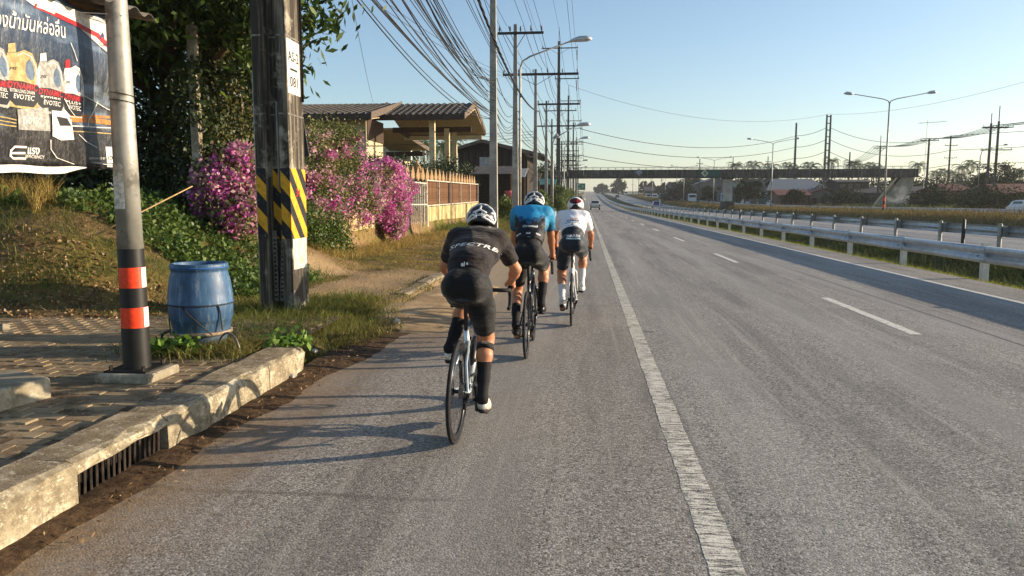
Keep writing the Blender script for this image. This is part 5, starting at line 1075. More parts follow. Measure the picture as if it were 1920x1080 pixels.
# main body left of the carport
xl = -21; m = MB(); m.bb(xl, x1_ + .3, 44.5, 48.2, .2, e0 - .3); m.build('wall', M_cream, H1)
m = MB(); m.bb(x1_ + .3, x1_ + .36, 44.6, 48.2, 5.3, e0 - .3); m.build('brown_panel', M_brown, H1)
zL = W(600, 212, 43).z; wavyroof(H1, xl - .6, x1_ + 1.0, 43.2, zL, 50.5, zL + 1.5); m = MB(); m.bb(xl - .6, x1_ + 1.0, 43.1, 43.16, zL - .4, zL - .03); m.build('fascia', M_brown, H1)
m = MB(); m.prism([(x1_ + 1.0, 43.1, zL - .35), (x1_ + 1.0, 50.5, zL + 1.2), (x1_ + 1.0, 50.5, zL + 1.6), (x1_ + 1.0, 43.1, zL + .05)], (.05, 0, 0)); m.build('bargeboard', M_greywood, H1)
m = MB(); m.prism([(xl, 43.2, zL - .36), (x1_ + 1, 43.2, zL - .36), (x1_ + 1, 45, zL - .1), (xl, 45, zL - .1)], (0, 0, .05)); m.build('soffit', M_soffit, H1)
for x0, x1w in ((-19.8, -18.2), (-17.4, -15.6), (-14.9, -14.0)):
    m = MB(); m.bb(x0, x1w, 44.42, 44.5, 3.2, 5.2); o = m.build('window', M_wp, H1); m = MB(); m.bb(x0 + .1, x1w - .1, 44.38, 44.42, 3.3, 5.1); m.build('pane', M_glass, o)
    m = MB(); m.bb((x0 + x1w) / 2 - .04, (x0 + x1w) / 2 + .04, 44.35, 44.38, 3.3, 5.1); m.build('mullion', M_wp, o)
p0, p1 = W(690, 246, 54), W(776, 272, 54); m = MB(); m.prism([(p0.x, 53, p0.z), (p1.x - .9, 53, p0.z), (p1.x, 60, p1.z), (p0.x, 60, p1.z)], (0, 0, .12)); m.build('lean_to_roof', M_soffit, H1)
m = MB(); m.beam((p1.x - .9, 53, p0.z), (p1.x, 60, p1.z), .08, .3); m.build('bargeboard', M_greywood, H1)
m = MB(); m.bb(p0.x, p1.x - .4, 58.8, 59, p1.z - .5, p1.z - .15); m.build('beam', M_brown, H1)
q = W(758, 292, 60); m = MB(); m.bb(q.x - .55, q.x + .55, 60, 60.4, q.z - .42, q.z + .42); o = m.build('air_conditioner', M_wp, H1); m = MB(); m.cyl((q.x - .12, 59.99, q.z), (q.x - .12, 59.95, q.z), .3, n=20); m.build('fan_grille', M_greywood, o)
m = MB(); m.bb(q.x - 5, q.x - .1, 60.4, 63, .2, q.z + .9); m.build('rear_wall', M_cream, H1)
# spirit house on a post inside the fence
q = W(781, 322, 36); sp = empty('spirit_house', (-8.2, 36, .3)); tag(sp, 'small pale spirit house on a post behind the picket fence', 'shrine')
m = MB(); m.bb(-8.3, -8.1, 35.9, 36.1, .2, 2.6); m.build('post', M_conc, sp); m = MB(); m.bb(-8.65, -7.75, 35.55, 36.45, 2.6, 2.68); m.build('platform', M_conc, sp)
m = MB(); m.bb(-8.4, -8.0, 35.8, 36.2, 2.68, 3.0); m.build('shrine_body', M_finial, sp)
for k in range(3): m = MB(); s_ = .3 - k * .07; z = 3.0 + k * .13; m.prism([(-8.2 - s_, 36 - s_, z), (-8.2 + s_, 36 - s_, z), (-8.2, 36 - s_, z + .26)], (0, 2 * s_, 0)); m.build('roof_tier', M_finial, sp)
m = MB(); m.cyl((-8.2, 36, 3.4), (-8.2, 36, 3.75), .03, .004, 8); m.build('spire', M_finial, sp)
# hedge bushes in the yard
for i, (x, y, z, r) in enumerate(((-9.6, 41, 2.4, 1.3), (-8.9, 44, 2.6, 1.2), (-10.8, 39, 2.6, 1.4), (-8.6, 47.5, 2.7, 1.1), (-12.2, 38, 2.5, 1.5), (-13, 58, 3.0, 2.2), (-10.6, 60, 3.0, 2.2), (-15.5, 57, 3.2, 2.2))):
    tree('garden_bush', (x, y, .3), [((x, y, z + .5), (r, r, 1.2)), ((x - .5, y + .4, z - .6), (r, r, 1.))], 4500, .13, M_leaf_b, ORD[i] + ' dark green garden bush in the yard behind the picket fence', 'bushes in the garden behind the fence', 'bush', .06, .25, 50, .1, .55)
# dark wooden house
M_plank = pm('dark_planks', '3a3029', '241d18', 5, .9); M_tin = pm('old_tin', '6a645d', '4b4640', 4, .7, .3, c3='5f4a38'); M_tin2 = pm('pale_tin', 'a8aaa8', '8a8c8a', 4, .55, .3)
H2 = empty('wooden_house', (-9.5, 76, .3)); tag(H2, 'dark two storey wooden house with tin gable roof beyond the cream carport', 'house'); HY = 70
ap = W(903, 263, HY); le = W(845, 281, HY); re = W(1020, 291, HY); m = MB(); m.bb(le.x + .6, re.x - 1.6, HY + .6, HY + 13, .2, le.z - .1); m.build('wall', M_plank, H2)
for k in range(30): x = le.x + .7 + k * (re.x - 2.4 - le.x) / 30; m = MB(); m.bb(x, x + .14, HY + .56, HY + .6, 4.2, le.z - .12); m.build('plank', pm('plank%d' % (k % 3), ('3f342c', '2e2620', '4a3d32')[k % 3], None, 6, .9) if k < 3 else bpy.data.materials['plank%d' % (k % 3)], H2)
for a_, c_ in ((le, ap), (ap, re)):
    m = MB(); m.prism([(a_.x, HY, a_.z), (c_.x, HY, c_.z), (c_.x, HY, c_.z + .12), (a_.x, HY, a_.z + .12)], (0, 14, 0)); m.build('roof', M_tin, H2); m = MB(); m.beam((a_.x, HY - .04, a_.z - .05), (c_.x, HY - .04, c_.z - .05), .05, .28); m.build('bargeboard', M_greywood, H2)
m = MB(); m.prism([(le.x + .7, HY + .6, le.z - .2), (ap.x, HY + .6, ap.z - .1), (re.x - 1.6, HY + .6, re.z + .1)], (0, .1, 0)); m.build('gable', M_plank, H2)
p0, p1 = W(895, 293, HY - 1), W(918, 316, HY - 1); m = MB(); m.bb(p0.x, p1.x, HY + .45, HY + .5, p1.z, p0.z); m.build('pale_sheet', M_tin2, H2)
def awning(px0, px1, py0, py1, Y, dep, mat, label, legs=True):
    a_, c_ = W(px0, py0, Y + dep), W(px1, py1, Y); T = empty('shop_awning', ((a_.x + c_.x) / 2, Y, .2)); tag(T, label, 'awning'); vs = []; n = 24
    x0, x1 = min(a_.x, c_.x), max(a_.x, c_.x)
    for i in range(n * 4 + 1):
        x = x0 + (x1 - x0) * i / (n * 4); w_ = .03 * math.sin(i * math.pi / 2); vs += [(x, Y, c_.z + w_), (x, Y + dep, a_.z + w_)]
    m = MB(); m.add(vs, [(2 * i, 2 * i + 2, 2 * i + 3, 2 * i + 1) for i in range(n * 4)]); m.build('sheet', mat, T)
    for x in (x0 + .1, x1 - .1): m = MB(); m.bb(x - .05, x + .05, Y + .05, Y + .15, .1, c_.z); m.build('post', M_oldwood, T)
    m = MB(); m.bb(x0 + .3, x1 - .3, Y + dep - .2, Y + dep, .1, a_.z - .3); m.build('back_panel', M_plank, T)
    m = MB(); m.bb(x0 + .4, x1 - .5, Y + .6, Y + 1.3, .1, .95); m.build('counter', M_oldwood, T)
M_teal_t = pm('teal_tin', '3f7d7a', '2f625f', 5, .6, .2)
awning(893, 960, 312, 326, 58, 4, M_tin, 'grey tiled shop awning in front of the dark wooden house'); awning(934, 985, 316, 332, 64, 4, M_tin2, 'pale tin awning over the stall beside the first concrete street pole'); awning(960, 1012, 325, 340, 74, 5, M_tin, 'dark tin awning under the eave of the wooden house'); awning(1008, 1042, 335, 346, 92, 6, M_teal_t, 'teal tin awning over a roadside shop'); awning(1000, 1050, 345, 356, 112, 6, M_teal_t, 'second teal awning farther up the left side')
# red cloth hanging at a stall, small items
m = MB(); q = W(953, 395, 52); vs = []
for j in range(7):
    for i in range(5): vs.append((q.x - .25 + .12 * i, 52 + .04 * math.sin(i * 2.1 + j), 2.35 - j * .22))
m.add(vs, [(j * 5 + i, j * 5 + i + 1, (j + 1) * 5 + i + 1, (j + 1) * 5 + i) for j in range(6) for i in range(4)]); o = m.build('hanging_cloth', pm('pink_cloth', 'c4636b', 'a24a55', 6, .8), None, True); tag(o, 'pink cloth hanging at the stall between two concrete street poles', 'cloth'); o.modifiers.new('s', 'SOLIDIFY').thickness = .01
# roadside bushes and shrubs further up
for i, (px, Y, z, r, h_) in enumerate(((1052, 80, 1.9, .8, 1.9), (1060, 92, 1.7, .9, 1.8), (1066, 104, 1.8, .8, 1.9), (1046, 74, 1.2, .6, 1.2), (1070, 125, 1.6, .8, 1.7), (1012, 58, 1.3, .6, 1.3), (948, 49, 1.1, .5, .9))):
    x = W(px, 379, Y).x; tree('roadside_bush', (x, Y, .1), [((x, Y, z + .2), (r, r * 1.4, h_ * .7)), ((x + .2, Y + 1, z - .3), (r, r, h_ * .5))], 2800, .16, M_leaf_c, ['tall leafy roadside bush beyond the street lamp', 'leafy bush second along the verge', 'leafy bush third along the verge', 'low bush at the foot of the street lamp', 'farthest leafy bush before the footbridge', 'low bush by the third street pole', 'small bush at the foot of the first street pole'][i], 'roadside bushes', 'bush', .06, .22, 40, .1, .55)
# trees behind the left houses
for i, (px, py, Y, r) in enumerate(((985, 330, 110, 3.2), (1030, 325, 150, 3.5), (735, 300, 75, 3.0), (690, 305, 80, 3.), (1010, 335, 130, 3.))):
    q = W(px, py, Y); tree('background_tree', (q.x, Y, .2), [((q.x, Y, q.z - .3), (r, r, r * .75)), ((q.x - r * .5, Y, q.z - r * .6), (r * .9, r, r * .6))], 2600, .38, M_leaf_far, ['tree right of the dark wooden house', 'distant tree above the teal awnings', 'tree behind the cream carport', 'tree left behind the cream carport', 'tree between the wooden house and the teal awnings'][i], 'trees behind the left houses', 'tree', .2, .6, 34, .2, .55)
# coconut palms
M_frond = leafmat('palm_frond', '33431f', '4a5a2a', '6b7840', .2); M_ptrunk = pm('palm_trunk', '6f6455', '544a3d', 6, .9)
def palmmesh(seed, L=3.2, nf=20):
    r = np.random.default_rng(seed); out = []
    for k in range(nf):
        az = 2 * math.pi * k / nf + r.uniform(-.2, .2); e0_ = r.uniform(-.25, 1.1); p = np.zeros(3); pts = []; e = e0_
        for s_ in range(12):
            pts.append(p.copy()); d = np.array([math.cos(az) * math.cos(e), math.sin(az) * math.cos(e), math.sin(e)]); p = p + d * L / 12; e -= .13 + .02 * s_
        side = np.array([-math.sin(az), math.cos(az), 0])
        for s_ in range(1, 12):
            for sg in (-1, 1):
                l = (.75 - .045 * s_) * L / 3.2; t = pts[s_]; d = (pts[s_] - pts[s_ - 1]); d = d / np.linalg.norm(d)
                tip = t + side * sg * l * .75 + d * l * .5 - np.array([0, 0, l * .45]); out.append([t - d * .09, t + d * .09, tip + d * .05, tip - d * .02])
    return np.array(out)
PM = [palmmesh(3), palmmesh(5)]
def palm(x, y, ztop, label, group, sc=1.):
    z0 = zr(y); T = empty('coconut_palm', (x, y, z0)); tag(T, label, 'palm tree', group); m = MB(); lean = rnd.uniform(-.8, .8)
    m.tube([(x + lean, y, z0 - .2), (x + lean * .7, y, z0 + (ztop - z0) * .4), (x + lean * .25, y, z0 + (ztop - z0) * .8), (x, y, ztop)], [.22, .16, .13, .12], 7); m.build('trunk', M_ptrunk, T, True)
    npmesh('fronds', PM[rnd.randrange(2)] * sc + np.array([x, y, ztop]), 4, M_frond, T)['kind'] = 'stuff'
for px, py, Y, w_ in ((795, 272, 115, 'leftmost'), (845, 268, 110, 'rightmost'), (832, 276, 130, 'third'), (815, 280, 140, 'second')):
    q = W(px, py, Y); palm(q.x, Y, q.z, w_ + ' coconut palm seen through the tall carport', 'palms behind the carport', 1.1)
# ================================================================== POLES AND WIRES, LEFT
M_spole = conc_mat('street_pole_concrete', '9a978e', '85827a', 'aeaaa0', 2, .2); M_dpole = conc_mat('dark_pole_concrete', '5a5650', '45423d', '6a665e', 2, .2); M_cross = pm('dark_crossarm', '3a3632', '2a2724', 6, .8); M_ins = pm('insulator', '3c2c26', '241a17', 10, .3, bump=0)
M_cable = pm('black_cable', '17181a', '222326', 5, .6, bump=0); M_cable2 = pm('grey_cable', '3f4144', '2f3134', 5, .6, bump=0)
def insul(T, x, y, z, h=.28, r=.055):
    m = MB(); m.lathe((x, y, z), [(.02, 0), (.02, h * .2), (r, h * .3), (r * .6, h * .45), (r, h * .55), (r * .6, h * .7), (r * .8, h * .8), (.02, h)], 8); m.build('insulator', M_ins, T, True)
def upole(X, Y, h, label, arms=(), w=.3, mat=None, group='concrete street poles', top=.16, name='street_pole', holes=False):
    z0 = zr(Y) + .05; T = empty(name, (X, Y, z0)); tag(T, label, 'utility pole', group); m = MB()
    vs = [(X + s * a, Y + t * a, z) for z, a in ((z0 - .3, w / 2), (z0 + h, top / 2)) for s, t in ((-1, -1), (1, -1), (1, 1), (-1, 1))]
    m.add(vs, [(0, 1, 5, 4), (1, 2, 6, 5), (2, 3, 7, 6), (3, 0, 4, 7), (4, 5, 6, 7)]); m.build('shaft', mat or M_spole, T)
    if holes:
        for k in range(9): m = MB(); m.cyl((X - .005, Y - w / 2 - .003, z0 + 1.3 + k * .95), (X - .005, Y - w / 2 + .05, z0 + 1.3 + k * .95), .016, n=8); m.build('bolt_hole', M_dark, T)
    for xl_, xr_, z, n, dbl in arms:
        for dy in ((-.14, .14) if dbl else (-.12,)): m = MB(); m.bb(X + xl_, X + xr_, Y + dy - .045, Y + dy + .045, z - .06, z + .06); m.build('crossarm', M_cross, T)
        for s in (-1, 1): m = MB(); m.beam((X + s * .06, Y - .12, z - .75), (X + s * min(abs(xl_), abs(xr_)) * .55, Y - .12, z - .06), .03, .03); m.build('brace', M_cross, T)
        for k in range(n):
            t = k / (n - 1); x = X + xl_ + .1 + (xr_ - xl_ - .2) * t
            if abs(x - X) > .15: insul(T, x, Y - (.14 if dbl else .12), z + .06)
    return T
XP = -3.72
upole(XP, 30, 11.2, 'nearest slender concrete street pole left of the three cyclists', (), .33, top=.2, holes=True)
upole(XP, 39.2, 10.5, 'second concrete street pole with one short crossarm beside the curved lamp', ((-.9, 1.45, 10.1, 5, False),), .36)
upole(XP, 54.5, 10.9, 'third concrete street pole carrying the long double crossarm', ((-2.35, 3.05, 10.6, 6, True),), .34)
upole(XP, 69, 10.6, 'fourth concrete street pole with long double crossarm', ((-.8, 3.0, 10.35, 5, True),), .34)
upole(XP - .2, 84, 10.6, 'fifth concrete street pole with crossarm before the tall dark pole', ((-1.8, 2.7, 9.9, 6, True),), .34)
for k, Y in enumerate((114, 129, 145, 161, 180, 200, 222)): upole(XP - .1, Y, 10.6, ORD[k + 5] + ' concrete street pole counted along the left row', ((-1.6, 2.4, 10.2, 5, True), (-.9, 2.0, 8.6, 4, False)), .36, M_dpole, group='distant street poles on the left')
for i, Y in enumerate((98, 148, 202, 258, 315)):
    T = upole(XP, Y, 21.8, ['tall dark power pole rising highest above the left row', 'second tall dark power pole behind the highest one', 'third tall dark power pole near the footbridge', 'distant tall dark power pole beyond the footbridge', 'farthest tall dark power pole on the left'][i], ((-2.2, 2.4, 21.0, 2, False), (-.5, 2.6, 17.2, 2, False), (-1.9, 2.3, 13.2, 4, False)), .62, M_dpole, 'tall dark power poles on the left', .30, 'power_pole')
    z0 = zr(Y)
    m = MB(); m.tube([(XP, Y, z0 + 21.7), (XP, Y, z0 + 23.6)], .035, 6); m.build('lightning_rod', M_cross, T)
    for z in (21.0, 17.2):
        m = MB(); m.lathe((XP + 2.3, Y, z0 + z - 1.5), [(.02, 0)] + [(r, .1 + .14 * k + d) for k in range(9) for r, d in ((.09, 0), (.03, .05))] + [(.02, 1.4)], 8); m.build('insulator_string', M_ins, T, True)
# street lamps
def lamp1(X, Y, h, reach, label, base=None):
    z0 = zr(Y) + .05; T = empty('street_lamp', (X, Y, z0)); tag(T, label, 'street lamp', 'single arm street lamps on the left'); m = MB()
    m.tube([(X, Y, z0 - .1), (X, Y, z0 + h * .5), (X, Y, z0 + h - .5), (X + .12, Y, z0 + h - .12), (X + .5, Y, z0 + h + .12), (X + reach - .6, Y, z0 + h + .85)], [.085, .07, .055, .05, .045, .035], 10); m.build('pole', M_galv, T, True)
    m = MB(); m.tube([(X + reach - .65, Y, z0 + h + .83), (X + reach - .45, Y, z0 + h + .90), (X + reach - .1, Y, z0 + h + .97), (X + reach + .3, Y, z0 + h + .99), (X + reach + .55, Y, z0 + h + .95)], [.04, .09, .15, .16, .05], 12); m.build('lamp_head', pm('lamp_head_shell', 'c6c8c8', 'a8aaaa', 6, .35, .5, bump=0) if 'lamp_head_shell' not in bpy.data.materials else bpy.data.materials['lamp_head_shell'], T, True)
    if base: m = MB(); m.lathe((X, Y, z0), [(.3, 0), (.31, .1), (.31, .8), (.27, 1.0), (.1, 1.02)], 20); m.build('blue_collar', pm('pale_blue_paint', '7d97ac', '667f94', 6, .6), T, True)
q = W(975, 379, 40.4); lamp1(q.x, 40.4, 9.0, 3.2, 'street lamp with a long curved arm beside the second street pole')
q = W(1036, 379, 60); lamp1(q.x, 60, 6.6, 2.4, 'street lamp standing in a pale blue drum left of the leading cyclist', True)
for i, Y in enumerate((96, 150, 185, 225)): lamp1(-2.9, Y, 8.6, 2.6, ['street lamp beyond the blue based one', 'street lamp before the footbridge', 'street lamp past the footbridge', 'farthest street lamp on the left'][i])
# conical shades on the tall poles
for Y, z, dx in ((98, 9.7, -.2), (148, 7.8, .4)):
    T = empty('shade_lamp', (XP + dx, Y - .5, z)); tag(T, 'pale cone shaded lamp on the %s tall dark pole' % ('nearest' if Y == 98 else 'second'), 'lamp'); m = MB(); m.lathe((XP + dx, Y - .5, z), [(.62, 0), (.6, .04), (.2, .42), (.1, .6)], 20); m.build('shade', M_tin2, T, True); m = MB(); m.cyl((XP + dx, Y - .5, z + .55), (XP + dx, Y - .1, z + .6), .03, n=6); m.build('bracket', M_cross, T)
# wires
def wire(a, b, sag, r, label, group, mat=None, n=18, name='power_line', cat='cable'):
    a, b = Vector(a), Vector(b); pts = []
    for i in range(n + 1): t = i / n; p = a.lerp(b, t); p.z -= sag * 4 * t * (1 - t); pts.append(p)
    m = MB(); m.tube(pts, r, 5); o = m.build(name, mat or M_cable, None, True); tag(o, label, cat, group); return o
LB = 'black cable in the bundle sweeping down from the top left to the first street pole'
PH = (X0 + .3, Y0 + .5)
for k in range(28):
    za = 5.3 + .12 * k + rnd.uniform(-.06, .06); zb = 4.75 + .065 * k + rnd.uniform(-.12, .12); wire((PH[0] + rnd.uniform(-.3, .25), PH[1], za), (XP + rnd.uniform(-.25, .1), 30, zb), rnd.uniform(.25, .8) if k < 22 else rnd.uniform(1., 1.6), rnd.choice((.010, .011, .013, .017)), ORD[k] + ' cable from the bottom of the bundle sweeping down from the top left', 'cable bundle at the top left', rnd.choice((M_cable, M_cable, M_cable2)))
for k in range(5): wire((PH[0] + .1 * k, PH[1], 8.7 + .35 * k), (XP + rnd.uniform(-.2, .2), 39.2, 7.0 + .22 * k), rnd.uniform(.3, .9), .011, ORD[k] + ' of the higher cables from the striped pole to the second street pole', 'higher cables at the top left')
stops = [30, 39.2, 54.5, 69, 84, 98, 114, 129, 145]
for j, (a_, c_) in enumerate(zip(stops[:-1], stops[1:])):
    for k in range(9 if a_ < 60 else 5): z = 4.7 + .21 * k; wire((XP + rnd.uniform(-.2, .15), a_, z + rnd.uniform(-.06, .06)), (XP + rnd.uniform(-.2, .15), c_, z + rnd.uniform(-.06, .06)), rnd.uniform(.1, .5), .010 + a_ * .00012, ORD[k] + ' thin cable from the bottom between the %s and %s roadside poles' % (ORD[j], ORD[j + 1]), 'cables between the street poles')
hv = [(-10, 10.6), (39.2, 10.5), (54.5, 10.98), (69, 10.7), (84, 10.25), (114, 10.4), (145, 10.4), (180, 11.2), (222, 12)]
for k, xo in enumerate((-.8, -.45, .45, .85, 1.3)):
    for j, ((ya, za), (yb, zb)) in enumerate(zip(hv[:-1], hv[1:])): wire((XP + xo + (rnd.uniform(-.1, .1)), ya, za), (XP + xo, yb, zb), .35 if yb < 100 else .5, .011 + max(0, ya) * .00013, ORD[k] + ' high voltage line from the left on the crossarms, %s span up the road' % ORD[j], 'high voltage lines along the left')
tl = [(Y0 + .2, 21.2), (98, 21.1), (148, 21.6), (202, 22.3), (258, 23.4), (315, 24.6)]
for w_, xo, dz in (('upper right', 2.3, -1.5), ('lower right', 2.3, -5.2), ('left', -2.0, .1), ('topmost', 0, 2.3)):
    for j, ((ya, za), (yb, zb)) in enumerate(zip(tl[:-1], tl[1:])): wire((XP + xo, ya, za + dz), (XP + xo, yb, zb + dz), 1.4, .014 + max(0, ya) * .00012, w_ + ' transmission wire between the tall dark poles, %s span' % ORD[j], 'transmission wires on the left', n=24)
# twisted thick cable
a_, c_ = Vector((X1 + .1, Y0 + .4, 10.4)), Vector((-3.45, 54.3, 8.0)); n = 150; st = [[], [], []]
for i in range(n + 1):
    t = i / n; p = a_.lerp(c_, t); p.z -= 1.9 * 4 * t * (1 - t)
    for s in range(3): an = i * .75 + s * 2.094; st[s].append(p + Vector((math.cos(an), 0, math.sin(an))) * .028)
m = MB()
for s in range(3): m.tube(st[s], .026, 5)
o = m.build('twisted_cable', M_cable, None, True); tag(o, 'thick twisted black cable swooping past the first street pole to the third', 'cable')
wire((-3.45, 54.3, 8.0), (-3.4, 84, 5.6), 1.0, .035, 'thick cable continuing down from the third street pole', None, M_cable2)
# service drops to the house and across the road
for k, (a_, c_) in enumerate((((-6.5, 14, 7.4), (XP, 39, 7.9)), ((-6.5, 14, 7.15), (XP, 39, 7.75)))): wire(a_, c_, .5, .008, ('upper', 'lower')[k] + ' of two thin wires slanting from the leafy tree to the street poles', 'pair of thin wires from the tree', M_cable2)
for k in range(4): wire((-30, 62, 8.4 - .35 * k), (XP, 54.5, 6.6 - .2 * k), .6, .012, ORD[k] + ' thin wire from the top running level behind the carport', 'level wires behind the carport', M_cable2)
wire((-3.7, 9.4, 9), (-13, 46, 7.0), .8, .008, 'single thin wire dropping from the top left to the tiled roof', None, M_cable2)
# ================================================================== GUARDRAILS
M_rail = pm('guardrail_zinc', 'c2c7ca', 'adb2b5', 5, .38, .45, bump=.03, bs=8); M_rpost = pm('guardrail_post', 'd6d4cb', 'c0bdb3', 8, .6, 0); M_refl = pm('reflector_plate', 'b5b9bb', '9fa3a5', 8, .5, .5)
prof = [(0, -.155), (.03, -.15), (.075, -.12), (.075, -.06), (.02, -.025), (.005, 0), (.02, .025), (.075, .06), (.075, .12), (.03, .15), (0, .155)]
def railpiece(T, X, y0, y1, zt, side, sag=0):       # W-beam; side=-1 bulges towards -x
    n = len(prof); vs = []
    yy = [y0, y1] if y1 - y0 < 5 else list(np.linspace(y0, y1, max(2, int((y1 - y0) / 12)) + 1))
    for y in yy: vs += [(X + side * a, y, zr(y) + zt - .172 + b_ * 1.11) for a, b_ in prof]
    m = MB(); m.add(vs, [(j * n + i, j * n + i + 1, (j + 1) * n + i + 1, (j + 1) * n + i) for j in range(len(yy) - 1) for i in range(n - 1)]); o = m.build('beam', M_rail, T, 'auto'); sd = o.modifiers.new('s', 'SOLIDIFY'); sd.thickness = .005; return o
gr = empty('guardrail', (8.05, 20, 0)); tag(gr, 'near galvanised guardrail along the right edge of the road', 'guardrail')
PY = [8.2 + 3.93 * k for k in range(47)]; zt = .67
for k, y in enumerate(PY[:-1]): railpiece(gr, 8.0, y - .3, PY[k + 1] + .02 - .3, zt + (.002 if k % 2 else 0), -1)
pm_, bl_, rf_ = None, None, None
for k, y in enumerate(PY):
    if y < 100:
        m = MB(); s_ = [(8.03, -.07), (8.03, .07), (8.15, .07), (8.15, .055), (8.042, .055), (8.042, -.055), (8.15, -.055), (8.15, -.07)]
        m.prism([(a, y + b_, -.3) for a, b_ in s_], (0, 0, .3 + zt + .05)); m.build('post', M_rpost, gr)
        m = MB(); m.prism([(7.995, y - .33, zt - .22), (7.90, y - .30, zt - .16), (7.995, y - .27, zt - .10)], (0, .004, 0)); m.build('reflector', M_refl, gr)
        for dz in (-.1, -.21):
            m = MB(); m.cyl((7.99, y, zt + dz + .0), (7.93, y, zt + dz), .012, n=6); m.build('bolt', M_iron, gr)
    else:
        z = zr(y); m = MB(); m.bb(8.03, 8.15, y - .06, y + .06, z - .3, z + zt + .04); m.build('post', M_rpost, gr)
railpiece(gr, 8.0, PY[-1] - .3, 560, zt, -1); m = MB()
for k in range(60): y = PY[-1] + 5 + k * 5.4; m.bb(8.03, 8.15, y - .06, y + .06, zr(y) - .3, zr(y) + zt)
m.build('far_posts', M_rpost, gr)['kind'] = 'stuff'
g2 = empty('guardrail', (13.0, 25, 0)); tag(g2, 'second guardrail across the grassy ditch, posts towards the viewer', 'guardrail')
PY2 = [13 + 4. * k for k in range(42)]; zt2 = .80
for k, y in enumerate(PY2[:-1]): railpiece(g2, 13.18, y, PY2[k + 1] + .02, zt2 + (.002 if k % 2 else 0), 1)
for k, y in enumerate(PY2):
    z = zr(y); m = MB(); m.tube([(12.98, y, z - .5), (12.98, y, z + zt2 + .06), (12.98, y, z + zt2 + .09)], [.065, .065, .03], 10); m.build('post', M_galv, g2, 'auto')
    if y < 90: m = MB(); m.bb(13.03, 13.17, y - .09, y + .09, z + zt2 - .33, z + zt2 + .0); m.build('spacer', M_galv, g2)
railpiece(g2, 13.18, PY2[-1], 560, zt2, 1)
for i, (y, X) in enumerate(((26.5, 12.6), (64, 12.7))):
    m = MB(); z = gz(X, y); m.tube([(X, y, z - .2), (X, y, .95), (X, y, 1.0)], [.06, .055, .02], 10); o = m.build('marker_post', M_black, None, 'auto'); tag(o, ['black marker post before the second guardrail', 'smaller distant black marker post by the second guardrail'][i], 'post')


vs = []
# low rail along the opposite carriageway
g3 = empty('guardrail', (33.7, 100, .3)); tag(g3, 'distant guardrail on the far side of the dry grass bank', 'guardrail'); railpiece(g3, 33.7, 60, 560, 1.0, -1)
m = MB()
for k in range(120): y = 60 + k * 4.; m.bb(33.72, 33.84, y - .06, y + .06, zr(y), zr(y) + .98)
m.build('far_posts', M_rpost, g3)['kind'] = 'stuff'
# ================================================================== FOOTBRIDGE
def bridge_mat():
    s = SM('sooty_concrete', .95, 0, .15); v = s.pos(); n = s.noise(v, .6, 7, .75); st = s.noise(s.map(v, (2, 1, .4)), 1.2, 6, .7)
    c = s.mix(s.sm(n, .35, .65), lin('58544e'), lin('3c3934')); c = s.mix(s.m('MULTIPLY', s.sm(st, .5, .64), .6), c, lin('7d7870')); s.col(c); s.bump(n, .3, .05); return s.mat
M_br = bridge_mat(); BY = 130; fb = empty('footbridge', (25, BY, 0)); tag(fb, 'long sooty concrete footbridge spanning both carriageways', 'footbridge')
zb, zt_ = W(1300, 333.5, BY).z, W(1300, 318, BY).z; xa, xb = W(1066, 330, BY).x, W(1722, 330, BY).x
m = MB(); m.bb(xa, xb, BY, BY + 2.6, zb + .25, zb + .5); m.build('deck', M_br, fb)
nP = 22
for k in range(nP):                        # parapet panels, front and back
    x0 = xa + (xb - xa) * k / nP; x1 = xa + (xb - xa) * (k + 1) / nP - .03
    m = MB(); m.bb(x0, x1, BY - .12, BY, zb + .32, zt_); m.bb(x0, x1, BY - .16, BY - .12, zt_ - .16, zt_ + .01); m.build('parapet_panel', M_br, fb)
    m = MB(); m.bb(x0, x1, BY + 2.6, BY + 2.72, zb + .32, zt_); m.build('parapet_panel', M_br, fb)
m = MB(); m.bb(xa - .2, xb, BY - .05, BY + 2.65, zb, zb + .32); m.build('girder', M_br, fb)
for yy_ in (BY - .06, BY + 2.66):
    m = MB(); m.bb(xa, xb, yy_ - .03, yy_ + .03, zt_ + .42, zt_ + .47); m.build('handrail', M_galv, fb)
    for k in range(45): x = xa + .3 + (xb - xa - .6) * k / 44; m = MB(); m.bb(x - .03, x + .03, yy_ - .025, yy_ + .025, zt_, zt_ + .43); m.build('rail_post', M_galv, fb)
x = W(1367, 360, BY).x; m = MB(); m.bb(x - .65, x + .65, BY + .5, BY + 2.1, .4, zb); o = m.build('pier', conc_mat('pier_concrete', 'b3ad9f', '9a9486', 'c2bcae', .8, .2), fb); m = MB(); m.bb(x - 1.0, x + 1.0, BY + .2, BY + 2.4, .2, 1.7); m.build('plinth', M_br, o); m = MB(); m.bb(x - .8, x + .8, BY + .3, BY + 2.3, zb - .22, zb - .003); m.build('pier_cap', M_br, o)
for x in (-6.2, xb - 3): m = MB(); m.bb(x - .5, x + .5, BY + .5, BY + 2.1, 0, zb); m.build('pier', M_br, fb)
m = MB(); m.bb(-13, xa - .2, BY, BY + 2.6, zb, zt_ - .2); m.build('landing', M_br, fb)
x0, x1 = W(1310, 325, BY).x, W(1350, 325, BY).x; m = MB(); m.bb(x0, x1, BY - .2, BY - .165, zb + .1, zt_ + .02); o = m.build('green_panel', pm('green_sign', '1f5245', '184438', 6, .5), fb)
def diamond(xc, zc, s, mat, par, y):
    m = MB(); m.prism([(xc - s, y, zc), (xc, y, zc - s), (xc + s, y, zc), (xc, y, zc + s)], (0, .02, 0)); return m.build('diamond_sign', mat, par)
